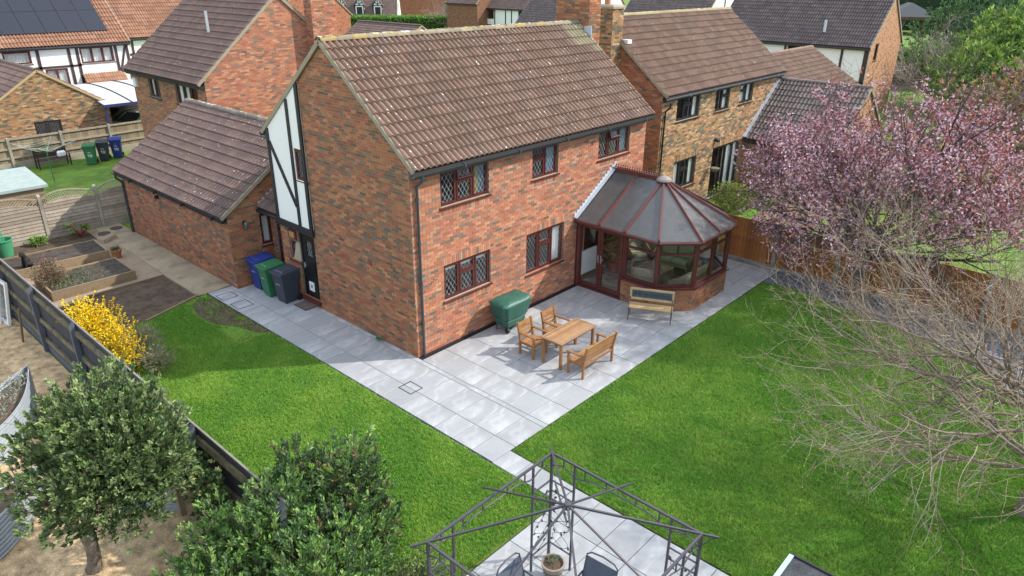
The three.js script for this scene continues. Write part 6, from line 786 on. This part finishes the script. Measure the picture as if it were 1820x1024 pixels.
// timbered house with solar panels
{
  const n = house('timbered_house', 'white timber-framed house with solar panels on its orange roof', 'house', [-6.0, 0, -36.8], 0, { L: 14.2, D: 7.4, eave: 5.25, ridge: 8.45, inner: true, faces: { front: { type: 'timber', base: 2.2, pal: 'brown', frame: M.rosewood, wins: [{ u0: 7.35, u1: 8.75, v0: 4.1, v1: 4.8, lat: true, cols: [{ f: 1 }], curtains: [{ a: .05, b: .95 }], dz: .0 }, { u0: 11.35, u1: 13.25, v0: 3.9, v1: 4.82, lat: true, cols: [{ f: 1 }, { f: 1 }, { f: 1 }], curtains: [{ a: .05, b: .95 }], dz: 0 }, { u0: 9.3, u1: 10.5, v0: 2.45, v1: 3.72, lat: true, cols: [{ f: 1 }, { f: 1 }], curtains: [{ a: .05, b: .95 }], dz: 0 }], beams: [[6.9, 2.3, 6.9, 4.9], [9.1, 2.3, 9.1, 4.9], [10.75, 2.3, 10.75, 4.9], [11.2, 2.3, 11.2, 4.9], [13.4, 3.0, 13.4, 4.9], [14.08, 2.3, 14.08, 4.9], [13.45, 3.1, 14.0, 4.8, .12], [0, 3.82, 11.2, 3.82, .12], [0, 2.35, 14.1, 2.35], [11.2, 3.85, 11.3, 3.85]] }, right: { type: 'timber' } }, roof: { kind: 'roman', tone: 'orange', oe: .3, gutterMat: M.greypvc, fasciaMat: M.timberdark } });
  { const cn = new MB(); cn.hexa([[11.2, 2.35, .9], [13.6, 2.35, .9], [13.6, 2.35, .03], [11.2, 2.35, .03]], [[11.35, 3.25, .12], [13.4, 3.25, .12], [13.4, 3.25, .03], [11.35, 3.25, .03]]); const c = cn.mesh('bay_roof', mat([.34, .15, .08], .9), n); tileSlope(c, [11.2, 2.36, .92], [1, 0, 0], [0, .9, -.8], 2.4, 1.2, 'plain', 'orange'); }
  const pitch = Math.atan2(3.2, 3.7), U = V(0, Math.sin(pitch), -Math.cos(pitch)), Nn = V(0, Math.cos(pitch), Math.sin(pitch)); const pv = mat([.010, .013, .024], .42); for (let r = 0; r < 2; r++) for (let c = 0; c < 6; c++) { const o = V(6.6 + c * 1.12 - r * .0, 5.25, 0).addScaledVector(U, .55 + r * 1.72).addScaledVector(Nn, .14); const m = new MB(); const a = o, b = o.clone().add(V(1.1, 0, 0)), d = b.clone().addScaledVector(U, 1.7), e = o.clone().addScaledVector(U, 1.7), g = v => v.clone().addScaledVector(Nn, -.04).toArray(); m.hexa([g(a), g(b), g(d), g(e)], [a, b, d, e].map(v => v.toArray())); m.mesh('solar_panel', pv, n); }
  chimney(n, 13.0, 13.7, -4.2, -3.4, 5, 9.4, 'buff', null);
}
{ const n = house('timbered_house', 'second timbered house with orange roof behind the solar panel house', 'house', [9.6, 0, -43], 0, { L: 12, D: 8, eave: 5, ridge: 9.0, faces: { front: { type: 'timber', beams: [[.1, 0, .1, 5], [1.2, 0, 1.2, 5], [2.4, 0, 2.4, 5], [0, 3.6, 12, 3.6], [0, 2.4, 12, 2.4]] }, left: { type: 'timber', beams: [[.2, 0, .2, 5], [2, 0, 2, 6.5], [4, 0, 4, 8.4], [6, 0, 6, 6.5], [7.9, 0, 7.9, 5], [0, 4.9, 8, 4.9], [0, 2.6, 8, 2.6]] } }, roof: { kind: 'roman', tone: 'orange', oe: .3 } }); const m = new MB(); m.box(5.0, 5.3, -.6, 6.4, 6.0, 0.5); const d = m.mesh('dormer', M.render, n); const r = new MB(); r.hexa([[4.9, 6.0, .7], [5.7, 6.5, .7], [5.7, 6.5, -1.4], [4.9, 6.0, -1.4]], [[4.9, 6.06, .7], [5.7, 6.56, .7], [5.7, 6.56, -1.4], [4.9, 6.06, -1.4]]); r.hexa([[5.7, 6.5, .7], [6.5, 6.0, .7], [6.5, 6.0, -1.4], [5.7, 6.5, -1.4]], [[5.7, 6.56, .7], [6.5, 6.06, .7], [6.5, 6.06, -1.4], [5.7, 6.56, -1.4]]); r.mesh('dormer_roof', tileMat('plum', 1), d); }
// small brick garage at the top left
house('brick_outbuilding', 'buff brick gabled garage with lattice window behind the pale fence', 'garage', [-1.9, 0, -39.5], -Math.PI / 2, { L: 9, D: 6.1, eave: 2.42, ridge: 4.4, floors: false, faces: { right: { type: 'brick', pal: 'buff', ns: 111, wins: [{ u0: 2.35, u1: 3.6, v0: 1.0, v1: 1.88, lat: true, frame: M.timberdark, cols: [{ f: 1 }, { f: 1 }] }] }, front: { type: 'far', pal: 'buff' } }, roof: { kind: 'roman', tone: 'plum', lichen: 10, oe: .2, fasciaMat: M.black, gutterMat: M.black, vergeMat: mat([.42, .30, .16], .95) } });
// carport and two cars
{
  const t = thing('carport', 'white curved carport roof with navy edge beside the timbered house', 'carport', [3.6, 0, -36.1]); const m = new MB(), n = 12, W = 6.0, D = 6.6, prof = i => { const f = i / n; return [2.25 + .62 * Math.sin(Math.PI * (.12 + .5 * f)), D * (1 - f)]; }; for (let i = 0; i < n; i++) { const [y0, z0] = prof(i), [y1, z1] = prof(i + 1); m.quad([0, y0, z0], [W, y0, z0], [W, y1, z1], [0, y1, z1]); m.quad([0, y1 - .02, z1], [W, y1 - .02, z1], [W, y0 - .02, z0], [0, y0 - .02, z0]); } m.mesh('roof_sheet', mat([.60, .61, .63], .5, { transmission: .2, thickness: 0 }), t);
  const nv = mat([.035, .04, .12], .4); for (let k = 0; k <= 4; k++) { const b = new MB(), x = k * W / 4; for (let i = 0; i < n; i++) { const [y0, z0] = prof(i), [y1, z1] = prof(i + 1); b.beam([x, y0 + .02, z0], [x, y1 + .02, z1], .05, .05); } b.mesh('rib', k === 0 || k === 4 ? nv : M.timberdark, t); } const g = new MB(); g.box(-.05, 2.36, D - .06, W + .05, 2.5, D + .06); g.mesh('edge_beam', nv, t); for (const x of [.1, W / 2, W - .1]) box1(x - .05, -.05, D - .12, x + .05, 2.36, D - .02).mesh('post', nv, t);
}
function car(label, pos, yaw, c) {
  const t = thing('parked_car', label, 'car', pos, yaw, 'cars under the carport'); const side = [[-2.0, .35], [-2.05, .75], [-1.7, .95], [-1.15, 1.0], [-.35, 1.42], [.75, 1.46], [1.55, 1.05], [2.0, .95], [2.08, .6], [2.0, .3]]; const paint = mat(c, .3, { clearcoat: 1 }); const s = new THREE.Shape(side.map(p => new THREE.Vector2(...p))); const g = new THREE.ExtrudeGeometry(s, { depth: 1.5, bevelEnabled: true, bevelSize: .1, bevelThickness: .1, bevelSegments: 3 }); g.translate(0, 0, -.75); mesh('body', g, paint, t); const gl = mat([.02, .025, .03], .08); const q = new MB(); const ws = (x0, y0, x1, y1, w0, w1) => q.quad([x0, y0, w0], [x1, y1, w1], [x1, y1, -w1], [x0, y0, -w0]); ws(-1.2, 1.115, -.42, 1.51, .72, .6); ws(.86, 1.54, 1.6, 1.16, .6, .7); for (const z of [.862, -.862]) q.poly([[-.95, 1.02, z], [1.3, 1.04, z], [.75, 1.38, z], [-.3, 1.36, z]]); q.mesh('windscreen', gl, t);
  for (const x of [-1.3, 1.3]) for (const z of [-.8, .8]) { const w = new MB(); w.add(new THREE.CylinderGeometry(.32, .32, .2, 20), new THREE.Matrix4().makeRotationX(Math.PI / 2).setPosition(x, .32, z)); const wo = w.mesh('wheel', M.black, t); const r = new MB(); r.add(new THREE.CylinderGeometry(.2, .2, .22, 12), new THREE.Matrix4().makeRotationX(Math.PI / 2).setPosition(x, .32, z)); r.mesh('rim', M.steel, wo); } for (const z of [-.62, .62]) { const h = new MB(); h.box(-2.13, .66, z - .16, -2.05, .8, z + .16); h.mesh('headlight', mat([.7, .72, .74], .1), t); const mr = new MB(); mr.box(-.75, 1.0, Math.sign(z) * .9 - .06, -.6, 1.12, Math.sign(z) * .9 + .06); mr.mesh('wing_mirror', paint, t); }
}
car('silver car nearer the pale fence under the white carport', [6.5, -.05, -32.4], .35, [.50, .52, .53]); car('dark grey car under the white carport, behind the silver one', [6.3, -.05, -34.9], .25, [.045, .05, .055]);
// neighbouring garden: shed, rotary line, bench
{ const t = thing('felt_shed', 'timber shed with pale green felt roof behind the trellis fence', 'shed', [-6.3, 0, -19.9], -.04); const m = new MB(); m.box(.1, -.05, .1, 3.25, 1.88, 2.75); m.mesh('wall', oldTimber[1], t); for (let k = 0; k < 13; k++) box1(.1, .0 + k * .145, 2.751, 3.25, .135 + k * .145, 2.77).mesh('board', pick(oldTimber), t); for (let k = 0; k < 13; k++) box1(3.251, .0 + k * .145, .1, 3.27, .135 + k * .145, 2.75).mesh('board', pick(oldTimber), t); const r = new MB(); r.hexa([[0, 1.86, 2.9], [3.4, 1.86, 2.9], [3.4, 1.98, 0], [0, 1.98, 0]], [[0, 1.96, 2.9], [3.4, 1.96, 2.9], [3.4, 2.08, 0], [0, 2.08, 0]]); r.mesh('roof', mat([.34, .41, .38], .9, { map: T.mottle }), t); }
{ const t = thing('rotary_line', 'green rotary clothes line with slack lines on the far lawn', 'clothes line', [-.65, -.04, -25.25]); const m = new MB(); m.tube([[0, 0, 0], [0, 1.75, 0]], .022, 6); m.mesh('pole', mat([.04, .20, .10], .5), t); const a = new MB(), l = new MB(); const E = [0, 1, 2, 3].map(i => [1.35 * Math.cos(i * 1.57 + .5), 1.9, 1.35 * Math.sin(i * 1.57 + .5)]); E.forEach(e => a.tube([[0, 1.45, 0], e], .012, 5)); a.mesh('arm', M.steel, t); for (const f of [.35, .5, .65, .8, .95]) for (let i = 0; i < 4; i++) { const A = E[i], B = E[(i + 1) % 4], P = s => [(A[0] + (B[0] - A[0]) * s) * f, 1.45 + .45 * f - .12 * Math.sin(Math.PI * s), (A[2] + (B[2] - A[2]) * s) * f]; l.tube([P(0), P(.25), P(.5), P(.75), P(1)], .005, 3, false); } l.mesh('lines', mat([.55, .58, .42], .7), t); }
{ const t = thing('far_bench', 'weathered bench with a pale cushion against the pale fence', 'bench', [.35, -.05, -28.6], .03); for (let i = 0; i < 4; i++) bx(t, 'seat_slat', M.timberdark, [-.75, .40, -.05 + i * .11, .75, .43, .045 + i * .11]); for (let i = 0; i < 4; i++) bx(t, 'back_slat', M.timberdark, [-.75, .5 + i * .11, -.12, .75, .59 + i * .11, -.09]); for (const s of [-.72, .72]) { bx(t, 'leg', M.timberdark, [s - .03, 0, -.11, s + .03, .95, -.05]); bx(t, 'leg', M.timberdark, [s - .03, 0, .33, s + .03, .62, .39]); } const c = new THREE.Mesh(new RoundedBoxGeometry(.4, .3, .25, 3, .1), M.whitepvc); c.name = 'cushion'; c.position.set(.45, .58, .12); c.castShadow = true; t.add(c); }
// ---------------- far right house and its neighbours
{ const n = house('gabled_house', 'white timbered house with dark roof and plain brick gable at the upper right', 'house', [42.8, 0, -14.6], -Math.PI / 2, { L: 11.4, D: 6.6, eave: 4.95, ridge: 7.9, faces: { front: { type: 'timber', beams: [[1.4, 0, 1.4, 4.9], [3.5, 0, 3.5, 4.9], [5.6, 0, 5.6, 4.9], [6.6, 0, 6.6, 4.9], [9.6, 0, 9.6, 4.9], [11.2, 0, 11.2, 4.9, .3], [0, 3.6, 6.6, 3.6], [0, 2.4, 11.3, 2.4]], wins: [{ u0: 5.75, u1: 6.5, v0: 3.85, v1: 4.75, cols: [{ f: 1 }], sill: false, dz: 0 }] }, right: { type: 'far', pal: 'buff', wins: [{ u0: .9, u1: 1.6, v0: 3.8, v1: 4.9, cols: [{ f: 1 }] }] } }, roof: { kind: 'roman', tone: 'dark', oe: .3 } }); const v = new MB(); v.tube([[8.0, 5.5, -.4], [8.0, 6.3, -.4]], .09, 8); v.mesh('flue', mat([.5, .55, .62], .4), n); }
house('low_garage', 'low garage with wide brown tiled slope before the white timbered house', 'garage', [28.5, 0, -2.0], 0, { L: 9.8, D: 7, eave: 2.75, ridge: 4.9, floors: false, faces: { front: { type: 'far', pal: 'buff' }, right: { type: 'far', pal: 'buff' }, left: { type: 'far', pal: 'buff' } }, roof: { kind: 'roman', tone: 'brown', oe: .25 } });
// ---------------- far houses along the top of the picture
house('brick_terrace_house', 'far brown brick house seen over the ridge, beside a white timbered one', 'house', [63, 0, -66.4], -Math.PI / 2, { L: 6.0, D: 8, eave: 5.4, ridge: 8.8, faces: { front: { type: 'far', pal: 'brown' }, right: { type: 'far', pal: 'brown' } }, roof: { kind: 'plain', tone: 'plum' } });
house('timbered_house', 'far white timbered house over the middle of the ridge', 'house', [65, 0, -62.2], -Math.PI / 2, { L: 11, D: 8, eave: 4.9, ridge: 8.6, faces: { front: { type: 'timber', wins: [{ u0: 1.6, u1: 3.0, v0: 3.3, v1: 4.7, cols: [{ f: 1 }, { f: 1 }], frame: M.timberdark, sill: false, dz: 0 }, { u0: 7.5, u1: 8.4, v0: 3.3, v1: 4.7, cols: [{ f: 1 }], frame: M.timberdark, sill: false, dz: 0 }], beams: [[.1, 0, .1, 4.9], [1.4, 0, 1.4, 4.9], [3.2, 0, 3.2, 4.9], [5.2, 0, 5.2, 4.9], [6.3, 0, 6.3, 4.9], [8.6, 0, 8.6, 4.9], [10.9, 0, 10.9, 4.9], [0, 2.5, 11, 2.5], [.2, 2.6, 1.2, 4.8]] }, right: { type: 'far', pal: 'red' } }, roof: { kind: 'plain', tone: 'plum' } });
house('dark_roofed_house', 'far dark-roofed house just left of the main chimney', 'house', [50, 0, -41.6], -Math.PI / 2, { L: 9, D: 9, eave: 4.2, ridge: 8.6, faces: { front: { type: 'far', pal: 'brown' }, right: { type: 'timber' } }, roof: { kind: 'plain', tone: 'dark' } });
house('dark_roofed_house', 'far dark-roofed house between the two chimneys and the buff house', 'house', [52, 0, -30], -Math.PI / 2, { L: 9, D: 9, eave: 4.6, ridge: 8.8, faces: { front: { type: 'far', pal: 'red' }, right: { type: 'timber', beams: [[4.5, 0, 4.5, 8.5], [0, 4.6, 9, 4.6]] } }, roof: { kind: 'plain', tone: 'dark' } });
house('brown_roofed_house', 'far brown-roofed brick house above the ridge of the buff house', 'house', [60, 0, -24], -Math.PI / 2, { L: 10, D: 9, eave: 4.6, ridge: 8.6, faces: { front: { type: 'far', pal: 'red' }, right: { type: 'timber', beams: [[2, 0, 2, 6], [4.5, 0, 4.5, 8.5], [7, 0, 7, 6]] } }, roof: { kind: 'plain', tone: 'plum' } });
house('brick_terrace_house', 'far orange brick house beyond the clipped hedge', 'house', [70, 0, -92], -.7, { L: 12, D: 8, eave: 5.6, ridge: 9.2, faces: { front: { type: 'far', pal: 'red' }, right: { type: 'far', pal: 'red' } }, roof: { kind: 'plain', tone: 'plum' } });
{ // dormered house
  const n = house('dormer_house', 'far dark dormered house with white timbered gable beyond the hedge', 'house', [54, 0, -84], -.78, { L: 11, D: 8, eave: 2.5, ridge: 7.6, floors: false, faces: { front: { type: 'far', pal: 'brown', wins: [{ u0: 1.8, u1: 3.2, v0: .6, v1: 2.1, cols: [{ f: 1 }, { f: 1 }], frame: M.timberdark, sill: false }, { u0: 8, u1: 10.2, v0: .6, v1: 2.1, cols: [{ f: 1 }, { f: 1 }, { f: 1 }], frame: M.whitepvc, sill: false }] }, right: { type: 'timber', beams: [[.2, 0, .2, 2.5], [4, 0, 4, 7.4], [0, 2.5, 8, 2.5], [.2, 2.5, 3.9, 5]] } }, roof: { kind: 'plain', tone: 'plum', oe: .9 } });
  for (const x of [2.2, 4.9, 7.6]) { const m = new MB(); m.box(x, 2.9, -2.4, x + 1.3, 4.5, -.6); m.tri([x, 4.5, -.6], [x + 1.3, 4.5, -.6], [x + .65, 5.5, -.6]); const d = m.mesh('dormer', M.render, n); const f = new MB(); f.box(x + .25, 3.2, -.598, x + 1.05, 4.3, -.58); f.mesh('dormer_window', mat([.03, .035, .04], .15), d); const b = new MB(); for (const q of [[x + .02, 2.9, x + .02, 4.5], [x + 1.28, 2.9, x + 1.28, 4.5], [x + .65, 4.5, x + .65, 5.4], [x, 4.5, x + 1.3, 4.5], [x + .65, 4.6, x + .2, 5.0], [x + .65, 4.6, x + 1.1, 5.0]]) b.beam([q[0], q[1], -.585], [q[2], q[3], -.585], .11, .04, [0, 0, 1]); b.mesh('timber', M.timberdark, d); const r = new MB(); for (const s of [-1, 1]) { const a = [x + .65, 5.6, -.45], c = [x + .65 + s * .85, 4.4, -.45], e = [c[0], c[1], -3.6], g = [a[0], a[1], -3.6]; r.quad(a, c, e, g); r.quad([a[0], a[1] - .06, a[2]], [c[0], c[1] - .06, c[2]], [e[0], e[1] - .06, e[2]], [g[0], g[1] - .06, g[2]]); } r.mesh('dormer_roof', tileMat('dark', 0), d); }
}
house('small_outbuilding', 'far low brick building with brown roof right of the tall brick stack', 'outbuilding', [30, 0, -47], -Math.PI / 2, { L: 9, D: 7, eave: 2.5, ridge: 4.8, floors: false, faces: { front: { type: 'far', pal: 'buff' }, right: { type: 'far', pal: 'buff' } }, roof: { kind: 'plain', tone: 'plum' } });
house('orange_gable_house', 'far orange brick gable behind the tall brick stack', 'house', [30, 0, -68], -Math.PI / 2, { L: 12, D: 9, eave: 5, ridge: 8.8, faces: { front: { type: 'far', pal: 'red' }, right: { type: 'far', pal: 'red', wins: [{ u0: 5, u1: 6.4, v0: 3.4, v1: 4.6, cols: [{ f: 1 }] }] } }, roof: { kind: 'plain', tone: 'plum' } });
// ================================================================ hedges and far trees
function hedge(name, label, pos, yaw, w, h, d, cols, n) { const t = thing(name, label, 'hedge', pos, yaw); const c = new MB(); c.box(-w / 2 + .25, 0, -d / 2 + .25, w / 2 - .25, h - .25, d / 2 - .25); c.mesh('core', mat([.02, .035, .015], 1), t); const L = new MB(); for (let i = 0; i < n; i++) { const f = rnd(); let p, o; if (f < .4) { p = V(rr(-w / 2, w / 2), h - rr(0, .25), rr(-d / 2, d / 2)); o = V(0, 1, 0); } else if (f < .75) { p = V(rr(-w / 2, w / 2), rr(0, h), d / 2 - rr(0, .25)); o = V(0, .2, 1); } else { p = V((rnd() < .8 ? -1 : 1) * (w / 2 - rr(0, .25)), rr(0, h), rr(-d / 2, d / 2)); o = V(Math.sign(p.x), .2, 0); } for (let k = 0; k < 4; k++) leaf(L, p.clone().addScaledVector(sph(), .15), o.clone().addScaledVector(sph(), 1), rr(.16, .32), rr(.09, .16), jit(pick(cols))); } L.mesh('foliage', LMd, t); }
hedge('clipped_hedge', 'bright green clipped hedge just above the ridge', [62, -.05, -75], -.75, 16, 3.1, 2.5, [[.16, .32, .05], [.22, .40, .06], [.11, .22, .045]], 4200);
hedge('conifer_hedge', 'tall dark clipped hedge behind the black-roofed pavilion', [152, -.05, -22], -.835, 46, 7, 8, [[.045, .10, .035], [.06, .13, .04], [.10, .19, .05]], 5200);
function bushTree(name, label, cat, pos, lobes, n, cols, len, wid, opt = {}) { const t = thing(name, label, cat, pos, 0, opt.group); if (opt.trunk) { const m = new MB(); m.tube([[0, 0, 0], [.05, opt.trunk * .5, 0], [0, opt.trunk, 0]], [.2, .15, .1], 7, false); m.mesh('trunk', M.bark, t); } leafy(t, lobes, n, { shell: opt.shell ?? .35, lift: opt.lift ?? .5, twig: opt.twig ?? .05, bark: opt.bark, cols, cluster: rosette(opt.k || 5, len, wid, 1), mat: opt.mat || LMd }).name = 'crown'; return t; }
bushTree('copper_beech', 'large bronze-brown leafy tree beyond the purple tree', 'tree', [27.5, -.05, 6.6], [[0, 2.6, 0, 2.9, 2.6, 2.9], [2.6, 3.2, 1.8, 3.0, 2.8, 3.0], [1.5, 2.2, 3.6, 2.8, 2.4, 2.8], [4.6, 2.6, 4.6, 3, 2.8, 3], [3.4, 4.6, 2.2, 2.0, 1.4, 2.0]], 5200, [[.33, .19, .125], [.40, .235, .15], [.26, .165, .125], [.48, .26, .14], [.25, .19, .18], [.26, .25, .11], [.44, .34, .30]], .20, .12, { trunk: 2, shell: .3, twig: .05 });
bushTree('conifer_tree', 'bright green conifer at the top right corner', 'tree', [50, -.05, 2.2], [[0, 2.6, 0, 3.0, 2.6, 3.0], [4, 3.8, 1.0, 3.6, 3.4, 3.6], [-1, 2.0, 2.6, 3, 2.2, 3], [6, 3.4, 4, 4, 4, 4]], 5600, [[.25, .36, .065], [.32, .44, .08], [.17, .27, .055], [.11, .19, .05]], .42, .16, { lift: .9, trunk: 3 });
bushTree('conifer_tree', 'dark green conifer between the pavilion and the top right corner', 'tree', [88, -.05, -7], [[0, 3.2, 0, 5, 4.2, 5], [-3, 2.4, 5, 4.5, 3, 4.5], [6, 3.6, 5, 5.5, 4.5, 5.5]], 3800, [[.08, .155, .05], [.11, .20, .06], [.055, .11, .04]], .5, .2, { trunk: 3 });
bushTree('far_tree', 'hazy greyish tree line at the top right behind the hedge', 'tree', [165, -.05, -8], [[0, 4, 0, 12, 5, 12], [10, 5, 22, 14, 6, 14], [-20, 4, 16, 12, 5, 12]], 4200, [[.20, .22, .13], [.17, .20, .11], [.25, .24, .18]], .9, .4, {});
bushTree('laurel_bush', 'light green bush at the foot of the plain brick gable', 'bush', [62, -.05, -6.5], [[0, 1.6, 0, 2.4, 1.9, 2.4], [2.5, 1.7, 1.5, 2.4, 1.9, 2.4], [5.5, 1.9, 1.5, 2.6, 2.0, 2.6]], 1900, [[.13, .23, .045], [.18, .29, .06], [.08, .16, .035]], .34, .18, {});
bushTree('round_bush', 'round olive bush beyond the ridge, beside the clipped hedge', 'bush', [66, -.05, -66.5], [[0, 2.2, 0, 2.4, 2.4, 2.4]], 800, [[.12, .14, .04], [.16, .18, .05], [.09, .10, .035]], .35, .2, { trunk: 1 });
bushTree('far_evergreen', 'dark evergreen behind the far houses over the ridge', 'tree', [95, -.05, -100], [[0, 5, 0, 4, 6, 4], [5, 4, 4, 4, 5, 4]], 900, [[.03, .07, .03], [.05, .10, .04]], .7, .4, { trunk: 3 });
for (const [x, z, l] of [[53.5, -1.2, 'bare pale-twigged tree beside the plain brick gable'], [68, -70, 'bare brown shrub before the far orange brick house']]) { const t = thing('bare_shrub', l, 'tree', [x, -.05, z]); const b = new MB(); const o = { step: .5, wob: .12, up: .05, levels: 3, kids: [7, 5, 3], ang: [.35, .9], shr: [.45, .65], rmin: .012, col: () => pick([[.34, .27, .23], [.28, .21, .19], [.38, .32, .28]]) }; for (let i = 0; i < 12; i++) { const a = i * .55 + rr(0, .3); grow(b, V(0, .6, 0), V(Math.cos(a), rr(.25, 1.1), Math.sin(a)), rr(3.2, 4.8), .07, 0, o); } b.mesh('branches', vcm(.95), t); }
{ const t = thing('dark_pavilion', 'black hipped-roof timber pavilion before the tall hedge', 'pavilion', [133, -.05, -25], .45); const m = new MB(), a = 5, b = 4; const E = [[-a, 2.9, b], [a, 2.9, b], [a, 2.9, -b], [-a, 2.9, -b]], r0 = [-2.2, 5.0, 0], r1 = [2.2, 5.0, 0]; m.quad(E[0], E[1], r1, r0); m.tri(E[1], E[2], r1); m.quad(E[2], E[3], r0, r1); m.tri(E[3], E[0], r0); m.quad(E[3], E[2], E[1], E[0]); m.mesh('roof', mat([.045, .05, .06], .7), t); for (const [x, , z] of E) { box1(x * .94 - .15, 0, z * .94 - .15, x * .94 + .15, 2.88, z * .94 + .15).mesh('post', mat([.22, .08, .05], .8), t); } const g = new MB(); g.box(-a * .94, 2.5, b * .94 - .1, a * .94, 2.85, b * .94 + .1); g.box(-a * .94 - .1, 2.5, -b * .94, -a * .94 + .1, 2.84, b * .94); g.box(-a * .94, 0, -b * .94, a * .94, 2.4, -b * .9); g.mesh('beam', mat([.15, .06, .04], .8), t); }
{ const t = thing('garden_fence', 'dark slatted fence at the end of the far green lawn', 'fence', [61, -.05, -3.5], 1.9); for (let i = 0; i < 60; i++) box1(-6 + i * .2, .35, 0, -5.84 + i * .2, 1.75, .03).mesh('board', M.timberdark, t); for (let i = 0; i < 6; i++) box1(-6.1 + i * 2.4, 0, .031, -5.95 + i * 2.4, 1.9, .15).mesh('post', M.concrete, t); const g = new MB(); g.box(-6, 0, -.02, 6, .34, .03); g.mesh('gravel_board', M.concrete, t); }

renderer.render(scene, camera);
